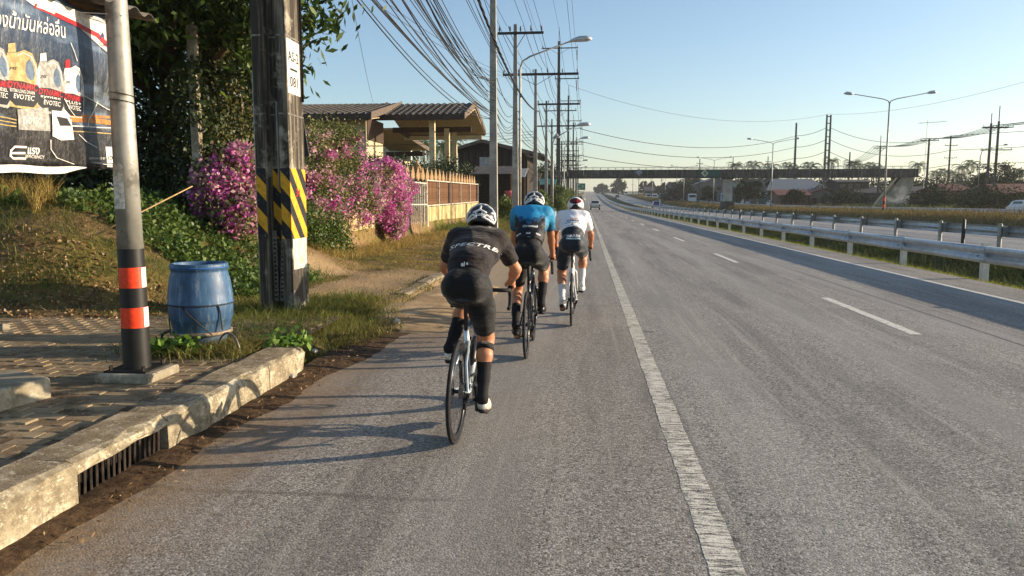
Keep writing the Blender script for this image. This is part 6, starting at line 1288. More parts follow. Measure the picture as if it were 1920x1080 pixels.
q = W(1321, 325, BY); d = diamond(q.x, q.z, .62, pm('cream_sign', 'c9c29a', 'b5ae88', 6, .5), fb, BY - .235); diamond(q.x + .05, q.z, .34, M_teal_t, fb, BY - .26)
q = W(1198, 323, BY); diamond(q.x, q.z, .62, pm('grey_sign', '8e9292', '777b7b', 6, .5), fb, BY - .2)
# stair at the far end
p0, p1 = W(1694, 337, BY), W(1641, 388, BY); M_ramp = conc_mat('stair_concrete', 'a89e8a', '8b826f', 'b9b09c', .7, .2)
m = MB(); m.prism([(p0.x, BY + .3, zb + .2), (p1.x, BY + .3, .2), (p1.x, BY + .3, -.1), (p0.x + 1.0, BY + .3, -.1), (p0.x + 1.8, BY + .3, zb + .2)], (0, .25, 0)); m.build('stair_side', M_ramp, fb)
m = MB(); m.prism([(p0.x, BY + 2.2, zb + .2), (p1.x, BY + 2.2, .2), (p1.x, BY + 2.2, -.1), (p1.x + .6, BY + 2.2, -.1), (p0.x + .6, BY + 2.2, zb - .4)], (0, .2, 0)); m.build('stair_side', M_ramp, fb)
for k in range(28): t = k / 28; x = p0.x + (p1.x - p0.x) * t; z = zb + .2 + (.2 - zb - .2) * t; m = MB(); m.bb(x - .32, x, BY + .55, BY + 2.2, z - .25, z); m.build('step', M_ramp, fb)
m = MB(); m.beam((p0.x - .1, BY + .25, zb + 1.1), (p1.x - .1, BY + .25, 1.2), .08, .3); m.build('stair_rail', pm('stair_rail_cream', 'cdbd97', 'b5a57f', 5, .7), fb)
# ================================================================== LAMPS AND POLES, RIGHT
lamp_m = bpy.data.materials['lamp_head_shell']
def lamp2(Y, label, X=28.2, bands=False):
    z0 = gz(X, Y); h = 9.7; T = empty('double_street_lamp', (X, Y, z0)); tag(T, label, 'street lamp', 'double arm street lamps on the bank'); m = MB(); m.tube([(X, Y, z0 - .2), (X, Y, z0 + h * .5), (X, Y, z0 + h)], [.10, .085, .06], 10); m.build('pole', M_galv, T, True)
    for s in (-1, 1):
        e = Vector((X + s * 3.2, Y, z0 + h + .75)); m = MB(); m.tube([(X, Y, z0 + h - .15), (X + s * .12, Y, z0 + h + .1), (X + s * .6, Y, z0 + h + .28), e], [.05, .045, .04, .035], 8); m.build('arm', M_galv, T, True)
        m = MB(); m.tube([e - Vector((s * .1, 0, .02)), e + Vector((s * .15, 0, .03)), e + Vector((s * .5, 0, .07)), e + Vector((s * .75, 0, .04))], [.05, .13, .15, .04], 10); m.build('lamp_head', lamp_m, T, True)
    if bands:
        for k, mt in enumerate((M_black, M_orange_t, M_black, M_orange_t)): m = MB(); m.cyl((X, Y, z0 + .1 + k * .3), (X, Y, z0 + .4 + k * .3), .108, n=16); m.build('band', mt, T, 'auto')
q = W(1657, 388, 70.5); lamp2(70.5, 'nearest double arm street lamp, orange banded, in front of the footbridge stair', q.x, True)
for i, Y in enumerate((119, 172, 224, 276, 330, 385, 440)): lamp2(Y, 'double arm street lamp beside the footbridge pier' if i == 0 else 'double arm street lamp seen over the footbridge deck' if i == 1 else ORD[i] + ' double arm street lamp along the bank beyond the banded one')
def rpole(px, ytop, ybase, h, label, arms=(), ladder=False, w=.35, rod=0, cat='utility pole'):
    d = h * 1400 / (ybase - ytop); q = W(px, 379, d); T = upole(q.x, q.y, h, label, arms, w, M_dpole, 'power poles on the right', w * .6, 'power_pole'); z0 = zr(q.y)
    if ladder:
        m = MB(); vs = [(q.x + .95 + s * a, q.y + t * a, z) for z, a in ((z0 - .3, w / 2), (z0 + h, w * .3)) for s, t in ((-1, -1), (1, -1), (1, 1), (-1, 1))]
        m.add(vs, [(0, 1, 5, 4), (1, 2, 6, 5), (2, 3, 7, 6), (3, 0, 4, 7), (4, 5, 6, 7)]); m.build('shaft', M_dpole, T)
        for k in range(9): z = z0 + h - .4 - k * 1.7; m = MB(); m.bb(q.x, q.x + .95, q.y - .06, q.y + .06, z - .12, z + .12); m.build('rung', M_dpole, T)
    if rod: m = MB(); m.cyl((q.x, q.y, z0 + h), (q.x, q.y, z0 + h + rod), .06, n=6); m.build('rod', M_cross, T)
    return Vector((q.x, q.y, z0))
R1 = rpole(1487, 245, 390, 22, 'slim tall dark pole left of the ladder pole over the footbridge', w=.62); R2 = rpole(1543, 230, 390, 23, 'tall twin pole joined by rungs like a ladder above the footbridge', ladder=True, w=.55)
R3 = rpole(1645, 277, 388, 12, 'dark pole with a short crossarm just left of the banded lamp', ((-1.3, 1.3, 11.8, 5, False),), rod=2); R4 = rpole(1735, 262, 388, 12, 'dark pole with five insulators right of the banded lamp', ((-1.5, 1.5, 11.8, 5, False),))
R5 = rpole(1775, 263, 388, 15, 'thinner dark pole with side insulators right of the five insulator pole', ((-1.2, 1.4, 13.4, 2, False), (-1.2, 1.4, 10.8, 2, False))); R6 = rpole(1848, 238, 392, 13, 'left pole of the pair with double crossarms at the right edge', ((-1.0, 2.4, 12.4, 3, True),), rod=1.5); R7 = rpole(1862, 234, 392, 13, 'right pole of the pair with double crossarms at the right edge', ((-2.2, 2.0, 12.2, 4, True), (-2.2, 2.0, 9.0, 4, True)), rod=2.2)
R8 = rpole(1589, 287, 385, 12, 'short dark pole with crossarm seen over the end of the footbridge', ((-1.2, 1.2, 9.6, 4, False),)); R9 = rpole(1372, 290, 372, 15, 'slim pole with crossarm above the footbridge pier', ((-.2, 1.8, 14.2, 2, False), (-1.8, .2, 11.5, 2, False)))
R10 = rpole(1310, 290, 372, 13, 'stout dark pole above the green panel of the footbridge', ((-.9, .9, 12.6, 3, False),))
R11 = rpole(1437, 288, 372, 14, 'dark pole with boxy top between the lamp and the slim tall pole', ((-.7, .9, 13.6, 3, True),)); R12 = rpole(1197, 318, 368, 13, 'far slim pole seen low under the footbridge', ((-1, 1, 12.4, 3, False),))
for i, (px, yt) in enumerate(((1085 + 75, 325), (1240, 322), (1268, 326), (1130 + 90, 330), (1186, 332))): rpole(px, yt, 370, 13, ORD[(0, 3, 4, 2, 1)[i]] + ' from the left of the distant dark poles glimpsed under the footbridge', ((-1, 1, 12.4, 3, False),))
q = W(1832, 379, 118); X_ = q.x; T = empty('street_lamp', (X_, 118, .3)); tag(T, 'single arm street lamp in front of the dark tree at the right', 'street lamp'); m = MB(); m.tube([(X_, 118, 0), (X_, 118, 8.2), (X_ + .2, 118, 9.0), (X_ + 1.2, 118, 9.5), (X_ + 3.2, 118, 9.9)], [.09, .07, .055, .045, .035], 8); m.build('pole', M_galv, T, True); m = MB(); m.tube([(X_ + 3.1, 118, 9.88), (X_ + 3.4, 118, 9.95), (X_ + 3.9, 118, 9.95)], [.06, .15, .05], 10); m.build('lamp_head', lamp_m, T, True)
q = W(1739, 232, 135); T = empty('television_antenna', (q.x, 135, 0.3)); tag(T, 'thin television antenna mast above the five insulator pole', 'antenna'); m = MB(); m.cyl((q.x, 135, .2), (q.x, 135, q.z + .6), .04, n=6); m.build('mast', M_galv, T); m = MB(); m.cyl((q.x - 1.3, 135, q.z + .1), (q.x + 3.0, 135, q.z + .35), .03, n=5); m.build('boom', M_galv, T)
for k in range(6): m = MB(); x = q.x - 1.2 + k * .8; m.cyl((x, 134.2, q.z + .12 + k * .04), (x, 135.8, q.z + .12 + k * .04), .02, n=5); m.build('element', M_galv, T)
# wires crossing the road and along the right
TP = [(XP + 2.3, 148, 15.7), (XP + 2.3, 148, 13.3), (XP + 2.3, 148, 10.6)]
for k in range(3): wire(TP[k], R1 + Vector((0, 0, (18.6, 15.6, 12.6)[k])), (3.4, 3.0, 2.6)[k], .065, ('highest', 'middle', 'lowest')[k] + ' of the three black wires sagging across the road', 'wires sagging across the road', n=28)
for w_, z in (('highest', 18.6), ('middle', 15.6), ('lowest', 12.6)): wire(R1 + Vector((0, 0, z)), R2 + Vector((0, 0, z + 1.2)), .5, .06, w_ + ' short wire between the slim pole and the ladder pole', 'wires between slim and ladder poles'); wire(R2 + Vector((.9, 0, z + 1.2)), R5 + Vector((0, 0, z - 3.5)), 2.5, .055, w_ + ' wire from the ladder pole down to the thinner pole on the right', 'wires right of the ladder pole', n=24); wire(R5 + Vector((0, 0, z - 3.5)), (150, 60, z + 2), 2, .05, w_ + ' wire leaving the picture at the right edge above the trees', 'wires leaving at the right edge')
for k, xo in enumerate((-1.2, -.6, 0, .6, 1.2)):
    wire(R8 + Vector((xo, 0, 9.9)), R3 + Vector((xo, 0, 12.1)), .8, .04, ORD[k] + ' thin line from the short pole up to the banded lamp pole', 'distribution lines on the right'); wire(R3 + Vector((xo, 0, 12.1)), R4 + Vector((xo, 0, 12.1)), .6, .04, ORD[k] + ' thin line between the two five insulator poles', 'distribution lines on the right'); wire(R4 + Vector((xo, 0, 12.1)), R7 + Vector((xo, 0, 12.4)), .6, .038, ORD[k] + ' thin line up to the double crossarm pair', 'distribution lines on the right'); wire(R7 + Vector((xo, 0, 12.4 if xo else 9.2)), (R7.x + 8 + xo, 40, 13 if xo else 10), .8, .032, ORD[k] + ' thin line leaving the double crossarm pair to the right', 'distribution lines on the right')
wire((XP, 148, 24), R2 + Vector((.5, 0, 23.2)), 4, .03, 'faint earth wire high across the road', None, M_cable2, 28); wire(R2 + Vector((.5, 0, 23.2)), (R7.x + 6, 90, 20), 2.5, .025, 'faint earth wire rising to the upper right', None, M_cable2, 28)
for w_, z in (('highest', 9.5), ('middle', 8.6), ('lowest', 7.9)): wire(R10 + Vector((0, 0, z + 2)), R8 + Vector((0, 0, z)), 2, .04, w_ + ' thin wire low over the footbridge deck', 'low wires over the footbridge', M_cable2)
# ================================================================== BUILDINGS, RIGHT
def house(px0, px1, Y, yeave, yridge, wall, roof, label, dep=9, ridge_x=True, name='house', win=3, hip=0., ov=.6):
    a_, c_ = W(px0, yeave, Y), W(px1, yeave, Y); zr_ = W(px0, yridge, Y).z; x0, x1, ze = a_.x, c_.x, a_.z; z0 = zr(Y) + .2; T = empty(name, ((x0 + x1) / 2, Y, z0)); tag(T, label, 'building', 'roadside buildings on the right')
    m = MB(); m.bb(x0, x1, Y, Y + dep, z0 - .3, ze); m.build('wall', wall, T)
    if ridge_x:
        for s in (0, 1):
            ya, yb = (Y - ov, Y + dep / 2) if s == 0 else (Y + dep + ov, Y + dep / 2); m = MB(); m.prism([(x0 - ov, ya, ze - .1), (x1 + ov, ya, ze - .1), (x1 + ov - hip, yb, zr_), (x0 - ov + hip, yb, zr_)], (0, 0, .15)); m.build('roof', roof, T)
        for x in (x0, x1 - .1):
            m = MB(); m.prism([(x, Y, ze), (x, Y + dep, ze), (x, Y + dep / 2, zr_ - .1)], (.1, 0, 0)); m.build('gable', wall, T)
    else:
        xm = (x0 + x1) / 2
        for s in (0, 1):
            xa_ = x0 - ov if s == 0 else x1 + ov; m = MB(); m.prism([(xa_, Y - ov, ze - .1), (xm, Y - ov, zr_), (xm, Y + dep, zr_), (xa_, Y + dep, ze - .1)], (0, 0, .15)); m.build('roof', roof, T)
        m = MB(); m.prism([(x0, Y, ze), (x1, Y, ze), (xm, Y, zr_ - .1)], (0, .1, 0)); m.build('gable', wall, T)
    wz = min(2.6, (ze - z0) * .75)
    for k in range(win):
        x = x0 + (x1 - x0) * (k + .5) / win; ww = min(1.6, (x1 - x0) / win * .55)
        if k == win // 2: m = MB(); m.bb(x - ww / 2, x + ww / 2, Y - .06, Y, z0, z0 + wz); o = m.build('door', M_brown, T)
        else: m = MB(); m.bb(x - ww / 2, x + ww / 2, Y - .08, Y, z0 + wz * .35, z0 + wz); o = m.build('window', M_greywood, T); m = MB(); m.bb(x - ww / 2 + .1, x + ww / 2 - .1, Y - .1, Y - .08, z0 + wz * .35 + .1, z0 + wz - .1); m.build('pane', M_glass, o)
    if ze - z0 > 5.2:
        for k in range(win + 1): x = x0 + (x1 - x0) * (k + .5) / (win + 1); m = MB(); m.bb(x - .6, x + .6, Y - .08, Y, z0 + 3.8, z0 + 5); o = m.build('window', M_greywood, T); m = MB(); m.bb(x - .5, x + .5, Y - .1, Y - .08, z0 + 3.9, z0 + 4.9); m.build('pane', M_glass, o)
    return T
M_barn = pm('black_barn', '2b2826', '1e1c1a', 3, .9)
RR = pm('red_roof', '6b3a32', '52302a', 3, .85, c3='75503f'); RG = pm('grey_roof', '7d8286', '686d71', 3, .6, .2); RD = pm('dark_roof', '4f4a47', '3b3735', 3, .8); WW = pm('white_wall', '6f6f6a', '5d5d58', 2, .85); WG = pm('grey_wall', '55544f', '45443f', 2, .85); WGn = pm('green_wall', '2b4a3d', '233c32', 3, .8); WB = pm('brown_wall', '6b5644', '524234', 3, .85)
house(1308, 1372, 235, 345, 334, WW, RG, 'white shed with pale grey gable roof under the footbridge left of the pier', 14, False); house(1440, 1555, 190, 357, 335, WG, RG, 'broad pale roofed building behind the red roofs', 14, True, hip=3)
house(1462, 1515, 150, 366, 356, WB, RR, 'low red roofed house below the slim tall pole', 8); house(1518, 1572, 155, 364, 354, WW, RR, 'white walled red roofed house right of the ladder pole', 8, False)
house(1600, 1650, 165, 362, 350, WG, RD, 'dark roofed house behind the footbridge stair', 9); house(1705, 1768, 140, 362, 350, WB, RD, 'dark house behind the five insulator pole', 9); house(1766, 1826, 128, 358, 345, WB, RR, 'rusty red roofed house left of the dark tree', 8, hip=1.5); house(1862, 1990, 112, 362, 345, WB, RR, 'wide red roofed house at the right edge', 10, hip=2)
house(1380, 1426, 205, 352, 343, WGn, pm('green_roof', '2d5047', '254239', 3, .7), 'green shop with green awning right of the bridge pier', 8); house(1255, 1306, 300, 354, 344, WG, RD, 'grey shop with dark roof left of the white shed', 10); house(1210, 1250, 380, 358, 350, WGn, RD, 'low green shop beyond the parked vans', 10); house(1428, 1462, 215, 338, 330, WG, RD, 'tall grey concrete building right of the bridge lamp', 9, False)
house(1573, 1630, 168, 341, 337, M_barn, RD, 'tall black shed between the ladder pole and the footbridge stair', 8)
# ---- trees, right
for i, (px, ytop, ybot, Y, w, lab) in enumerate(((1128, 345, 366, 620, 22, 'rounded hazy tree where the road tops the hill'), (1160, 334, 368, 480, 26, 'broad dark tree beside the far carriageway'), (1207, 338, 366, 400, 14, 'slim tree above the parked vans'), (1222, 340, 366, 390, 12, 'second slim tree above the parked vans'), (1240, 342, 368, 370, 18, 'olive tree behind the line of vans'), (1262, 340, 368, 350, 16, 'pointed tree left of the grey shop'), (1285, 335, 366, 330, 22, 'bushy tree behind the grey shop'), (1305, 330, 362, 300, 24, 'dark tree beside the white shed'), (1395, 334, 376, 225, 40, 'wide dark tree right of the bridge pier'), (1420, 332, 378, 240, 30, 'tree behind the bridge lamp'), (1868, 300, 388, 122, 62, 'big dark leafy tree at the right edge'), (1905, 318, 385, 135, 46, 'tree behind the big dark one at the right edge'), (1760, 360, 388, 118, 26, 'low green bush right of the footbridge end'), (1700, 348, 382, 160, 30, 'tree behind the footbridge end'), (1590, 345, 380, 185, 30, 'tree behind the ladder pole houses'), (1398, 336, 380, 170, 34, 'dark tree close behind the bridge pier'), (1418, 340, 380, 165, 26, 'dark tree between the pier and the white car'), (1330, 350, 378, 210, 24, 'low dark tree left of the bridge pier'), (1490, 356, 384, 142, 30, 'dark bush under the slim tall pole'), (1845, 320, 388, 140, 36, 'tree left of the big dark one'))):
    q = W(px, ytop, Y); r = w * Y / 2800; zt0 = q.z; zb0 = W(px, ybot, Y).z; hh = (zt0 - zb0); tree('broadleaf_tree', (q.x, Y, zr(Y)), [((q.x, Y, zb0 + hh * .68), (r, r, hh * .32)), ((q.x - r * .5, Y + r * .3, zb0 + hh * .45), (r * .7, r * .7, hh * .3)), ((q.x + r * .5, Y - r * .3, zb0 + hh * .42), (r * .7, r * .7, hh * .28))], 2600, max(.3, Y * .0021), M_leaf_far, lab, 'trees on the right', 'tree', .25, r * .17, 46, .2, .6)
for i in range(30):
    px = 1270 + i * 22 + rnd.uniform(-8, 8); Y = rnd.uniform(230, 330) if px < 1560 else rnd.uniform(165, 260); top = rnd.uniform(326, 345); q = W(px, top, Y); r = rnd.uniform(4, 6.5); zt0 = q.z; hh = zt0 - zr(Y)
    tree('broadleaf_tree', (q.x, Y, zr(Y)), [((q.x, Y, zr(Y) + hh * .66), (r, r, hh * .34)), ((q.x - r * .5, Y, zr(Y) + hh * .4), (r * .8, r * .8, hh * .35)), ((q.x + r * .6, Y, zr(Y) + hh * .36), (r * .8, r * .8, hh * .32))], 1700, Y * .0026, M_leaf_far, ORD[i] + ' tree from the left in the dark belt behind the right side houses', 'tree_belt', 'tree', .25, r * .2, 40, .2, .6)['group'] = 'tree belt behind the right side houses'
for i in range(20):
    px = (1425 + i * 25 if i < 8 else 1545 + i * 25 - 20) + rnd.uniform(-6, 6)
    if px > 1960: continue
    Y = rnd.uniform(47, 52) * 1400 / (px - 1100); q = W(px, 379, Y); r = rnd.uniform(1.6, 2.8); hh = rnd.uniform(2.2, 4.2)
    tree('roadside_shrub', (q.x, Y, zr(Y) + .2), [((q.x, Y, zr(Y) + hh * .6), (r, r, hh * .4)), ((q.x + r * .6, Y, zr(Y) + hh * .35), (r * .8, r * .8, hh * .35))], 1300, Y * .0024, M_leaf_far, ORD[i] + ' shrub from the left along the verge before the right side houses', 'shrubs along the far verge', 'shrub', .1, r * .22, 40, .2, .6)
palms = [(1128 + 430, 352), (1560, 298), (1445, 308), (1478, 306), (1520, 306), (1600, 302), (1612, 308), (1635, 306), (1722, 305), (1770, 318), (1785, 322), (1805, 310), (1822, 302), (1640, 312), (1755, 322), (1885, 312), (1912, 318), (1380, 306), (1413, 304), (1490, 312), (1835, 330), (1800, 325)]
for i, (px, py) in enumerate(sorted(palms[1:])):
    Y = rnd.uniform(200, 290); q = W(px, py, Y); palm(q.x, Y, q.z - .8, ORD[i] + ' coconut palm from the left in the row behind the right side houses', 'palms on the right', 1.35)
# ---- distant hills
hm_ = pm('hazy_hill', '59684f', '4a5a44', .02, .95, bump=0)
m = MB(); vs = []; n = 90
for i in range(n + 1):
    x = -900 + 3200 * i / n; h_ = 26 + 26 * math.sin(i * .35) + 14 * math.sin(i * .9 + 1) + 10 * math.sin(i * 2.1); vs += [(x, 2700, 0), (x, 2760, 14 + max(0, h_) * .6), (x, 2950, 0)]
m.add(vs, [(3 * i + k, 3 * i + 3 + k, 3 * i + 4 + k, 3 * i + 1 + k) for i in range(n) for k in range(2)]); struct(m.build('hills', hm_, None, True))
# ================================================================== VEHICLES
M_wind = pm('car_glass', '14181c', '0c0f12', 3, .08, bump=0, spec=.7); M_chrome = pm('bumper_grey', '77797b', '5c5e60', 5, .4, .4, bump=0); M_lampr = pm('tail_lamp_red', '8e1d1d', '6d1414', 5, .3, bump=0); M_lampw = pm('head_lamp', 'd8d8d2', 'c2c2bc', 5, .2, bump=0)
def paint(name, c): return pm(name, c, None, 3, .28, .1, bump=0, spec=.6)
def vehicle(kind, X, Y, col, label, away=True, z=None, grp='vehicles on the highway'):
    z0 = zr(Y) + (.22 if X > 34 else 0) + .004 if z is None else z; T = empty({'pickup': 'pickup_truck', 'car': 'car', 'van': 'van', 'truck': 'lorry'}[kind], (X, Y, z0), 0 if away else math.pi); tag(T, label, {'pickup': 'pickup', 'car': 'car', 'van': 'van', 'truck': 'lorry'}[kind], grp)
    W2 = {'pickup': .92, 'car': .88, 'van': .98, 'truck': 1.2}[kind]; cm = paint(kind + '_paint_' + col, col) if kind + '_paint_' + col not in bpy.data.materials else bpy.data.materials[kind + '_paint_' + col]
    def shell(name, prof_, w0, w1, mat, zs0, zs1, par=T):
        m = MB(); n = len(prof_); vs = []
        for s in (-1, 1):
            for y, z_ in prof_: t = min(1, max(0, (z_ - zs0) / (zs1 - zs0))); vs.append((s * (w0 + (w1 - w0) * t), y, z_))
        m.add(vs, [tuple(range(n)), tuple(range(n, 2 * n))[::-1]] + [(i, n + i, n + (i + 1) % n, (i + 1) % n) for i in range(n)]); o = m.build(name, mat, par, False, True); b_ = o.modifiers.new('b', 'BEVEL'); b_.width = .05; b_.segments = 2; return o
    if kind == 'pickup':
        bd = shell('body', [(0, .45), (0, 1.05), (1.55, 1.07), (1.6, 1.1), (3.7, 1.08), (5.0, .98), (5.15, .8), (5.2, .4), (.1, .4)], W2 * .98, W2, cm, .4, 1.1); cb = shell('cabin', [(1.6, 1.0), (1.75, 1.72), (2.0, 1.78), (3.1, 1.76), (3.9, 1.05)], W2 * .93, W2 * .76, cm, 1., 1.78); m = MB(); m.prism([(-.72, 1.655, 1.14), (.72, 1.655, 1.14), (.64, 1.74, 1.66), (-.64, 1.74, 1.66)], (0, -.02, 0)); m.build('rear_window', M_wind, cb, False, True); L, ax = 5.2, (.95, 4.2)
        m = MB(); m.bb(-.82, .82, -.1, .05, .42, .62); m.build('bumper', M_chrome, T, False, True); m = MB(); m.bb(-.28, .28, -.03, 0, .66, .8); m.build('number_plate', M_wp, T, False, True)
    elif kind == 'car':
        bd = shell('body', [(0, .35), (-.02, .9), (.5, 1.0), (3.2, .95), (4.3, .8), (4.45, .5), (4.4, .3), (.05, .3)], W2 * .97, W2, cm, .3, .9); cb = shell('cabin', [(.15, .92), (.55, 1.42), (1.1, 1.52), (2.2, 1.5), (3.2, .93)], W2 * .93, W2 * .7, cm, .92, 1.52); m = MB(); m.prism([(-.66, .2, 1.0), (.66, .2, 1.0), (.56, .52, 1.4), (-.56, .52, 1.4)], (0, -.03, .02)); m.build('rear_window', M_wind, cb, False, True); m = MB(); m.prism([(-.66, 3.1, 1.0), (.66, 3.1, 1.0), (.56, 2.32, 1.45), (-.56, 2.32, 1.45)], (0, .03, .03)); m.build('windscreen', M_wind, cb, False, True); L, ax = 4.4, (.8, 3.5)
    elif kind == 'van':
        bd = shell('body', [(0, .4), (0, 2.1), (.15, 2.25), (3.9, 2.25), (4.5, 1.9), (5.0, 1.1), (5.15, .95), (5.2, .35), (.05, .35)], W2, W2 * .9, cm, .9, 2.3); m = MB(); m.prism([(-.75, 4.55, 1.9), (.75, 4.55, 1.9), (.82, 5.0, 1.14), (-.82, 5.0, 1.14)], (0, .03, .02)); m.build('windscreen', M_wind, bd, False, True); m = MB(); m.bb(-.7, .7, -.02, .0, 1.3, 1.9); m.build('rear_window', M_wind, bd, False, True); L, ax = 5.2, (1., 4.2)
    else:
        bd = shell('body', [(0, .9), (0, 2.9), (5.0, 2.9), (5.0, .9)], W2, W2, pm('lorry_box_' + col, '56595a', '444748', 3, .7), .9, 2.9); cb = shell('cabin', [(5.3, .6), (5.3, 2.7), (5.6, 2.9), (6.6, 2.8), (7.0, 1.8), (7.1, .6)], W2 * .98, W2 * .92, cm, .6, 2.9); m = MB(); m.prism([(-1.0, 6.68, 2.6), (1.0, 6.68, 2.6), (1.02, 6.99, 1.8), (-1.02, 6.99, 1.8)], (0, .04, .02)); m.build('windscreen', M_wind, cb, False, True); m = MB(); m.bb(-.5, .5, 0, 7, .6, .9); m.build('chassis', M_black, T, False, True); L, ax = 7.1, (1.2, 2.3, 6.2)
    for s in (-1, 1):
        for y in ax: m = MB(); r = .36 if kind != 'truck' else .5; m.lathe((s * (W2 - .1), y, r), [(r * .6, -.11), (r, -.1), (r, .1), (r * .6, .11)], 18, (1, 0, 0)); o = m.build('wheel', M_rubber, T, 'auto', True); m = MB(); m.lathe((s * (W2 + .005), y, r), [(r * .55, -.02), (r * .55, .02)], 12, (1, 0, 0)); m.build('rim', M_chrome, o, False, True)
        zl = {'pickup': .85, 'car': .78, 'van': 1.0, 'truck': .95}[kind]; m = MB(); m.bb(s * (W2 - .1) - .09, s * (W2 - .1) + .09, -.05, .03, zl - .18, zl + .15); m.build('tail_light', M_lampr, T, False, True); m = MB(); m.bb(s * (W2 - .2) - .16, s * (W2 - .2) + .16, L - .08, L + .03, zl - .2, zl); m.build('headlight', M_lampw, T, False, True)
        if kind != 'truck':
            zw = {'pickup': (1.14, 1.6, 1.95, 3.4), 'car': (1.0, 1.4, .8, 2.6), 'van': (1.3, 1.95, .5, 4.0)}[kind]; wx = {'pickup': .86, 'car': .82, 'van': .975}[kind] * (W2 if kind != 'van' else 1)
            m = MB(); m.prism([(s * wx * 1.01, zw[2], zw[0]), (s * wx * 1.01, zw[3], zw[0]), (s * wx * .9, zw[3] - .4, zw[1]), (s * wx * .9, zw[2] + .1, zw[1])], (s * .04, 0, 0)); m.build('side_window', M_wind, T, False, True)
            m = MB(); m.box((s * (W2 + .1), L * .66, zw[0] + .08), (.2, .1, .16)); m.build('wing_mirror', cm, T, False, True)
    return T
def at_px(px, Y): return W(px, 379, Y).x
vehicle('pickup', at_px(1116, 142), 140, 'd4d6d4', 'white pickup truck ahead in the left lane'); vehicle('car', at_px(1231, 165), 163, '2a4fa0', 'blue car on the far carriageway', True); vehicle('pickup', at_px(1157, 330), 328, '4a5458', 'dark grey pickup climbing the far carriageway')
vehicle('van', at_px(1214, 330), 330, 'c9cbcb', 'silver van in the line under the footbridge', False); vehicle('van', at_px(1226, 325), 325, 'dcdcda', 'white tall van next in the line', False); vehicle('truck', at_px(1241, 270), 270, '23262a', 'dark lorry leading the line of vans', False); vehicle('car', at_px(1264, 262), 262, '5a2f33', 'maroon car behind the dark lorry', False); vehicle('pickup', at_px(1256, 300), 300, '3a3f44', 'dark pickup parked by the grey shop', False)
vehicle('truck', at_px(1289, 240), 236, 'e0e0dc', 'white cab lorry left of the bridge pier', False); vehicle('truck', at_px(1352, 205), 205, '6f97a8', 'pale blue cab lorry just left of the bridge pier', False); vehicle('car', at_px(1396, 180), 180, '8d9aa0', 'silver car right of the bridge pier', False); vehicle('car', at_px(1440, 160), 158, 'd6d8d8', 'white car beside the double lamp right of the pier', False); vehicle('car', at_px(1905, 75), 75, 'd2d2d0', 'white car cut off at the right edge behind the bank', False)
vehicle('car', at_px(1088, 310), 310, '25282b', 'dark car parked far up on the left shoulder'); vehicle('truck', at_px(1134, 560), 560, '3a3d40', 'dark lorry near the top of the far carriageway', False); vehicle('van', at_px(1173, 440), 440, 'd0d0cc', 'pale lorry cab showing above the bank', False); vehicle('truck', at_px(1450, 150) + 2, 175, '2f5d4a', 'green sided lorry parked at the green shop', False)
# motorcycle far ahead on the left
X_, Y_ = at_px(1096, 250), 250; z0 = zr(Y_); mc = empty('motorcycle', (X_, Y_, z0)); tag(mc, 'small motorcycle far ahead on the left shoulder', 'motorcycle')
for y in (0, 1.25): m = MB(); m.torus((X_, Y_ + y, z0 + .3), .25, .05, (1, 0, 0), 18, 6); m.build('wheel', M_rubber, mc, True)
m = MB(); m.box((X_, Y_ + .6, z0 + .6), (.25, .9, .35)); m.build('body', M_red, mc); m = MB(); m.box((X_, Y_ + .3, z0 + .8), (.25, .6, .1)); m.build('seat', M_black, mc); m = MB(); m.cyl((X_ - .35, Y_ + 1.0, z0 + 1.0), (X_ + .35, Y_ + 1.0, z0 + 1.0), .03); m.build('handlebar', M_black, mc)
ps = empty('person', (X_, Y_ + .3, z0 + .8)); tag(ps, 'rider in pale shirt on the small motorcycle far ahead', 'person')
o = sdfobj('body', [cone((0, 0, .1), (0, .12, .5), .16, .17, .05), cone((0, .12, .5), (0, .15, .62), .07, .06, .03), ell((0, .17, .75), (.11, .13, .15), .02), cone((.2, .12, .5), (.3, .65, .25), .06, .04, .04), cone((-.2, .12, .5), (-.3, .65, .25), .06, .04, .04), cone((.1, 0, .08), (.14, .45, 0), .09, .07, .04), cone((-.1, 0, .08), (-.14, .45, 0), .09, .07, .04), cone((.14, .45, 0), (.14, .3, -.45), .07, .05, .03), cone((-.14, .45, 0), (-.14, .3, -.45), .07, .05, .03)], .03, M_white, ps)
# ---- green road sign on the left
X_, Y_ = W(1089, 350, 262).x, 262; sg = empty('road_sign', (X_, Y_, zr(Y_))); tag(sg, 'green direction sign over the left shoulder beyond the footbridge', 'road sign'); zc = W(1089, 350, 262).z
m = MB(); m.bb(X_ - 1.55, X_ + 1.55, Y_ - .03, Y_ + .03, zc - 1.15, zc + 1.15); pl = m.build('panel', pm('sign_green', '1d7a55', '196a4a', 5, .4, bump=0), sg)
for dz, w in ((.6, .9), (-.55, 1.0)): m = MB(); m.bb(X_ - 1.2, X_ - 1.2 + w, Y_ - .05, Y_ - .035, zc + dz - .1, zc + dz + .1); m.build('line_of_text', M_wp, pl)
m = MB(); m.prism([(X_ + .55, Y_ - .05, zc - .5), (X_ + .75, Y_ - .05, zc - .5), (X_ + .75, Y_ - .05, zc + .2), (X_ + .95, Y_ - .05, zc + .2), (X_ + .65, Y_ - .05, zc + .6), (X_ + .35, Y_ - .05, zc + .2), (X_ + .55, Y_ - .05, zc + .2)], (0, .015, 0)); m.build('arrow', M_wp, pl)
for s in (-1, 1): m = MB(); m.cyl((X_ + s * 1.2, Y_ + .1, zr(Y_)), (X_ + s * 1.2, Y_ + .1, zc + 1), .08, n=8); m.build('post', M_galv, sg)
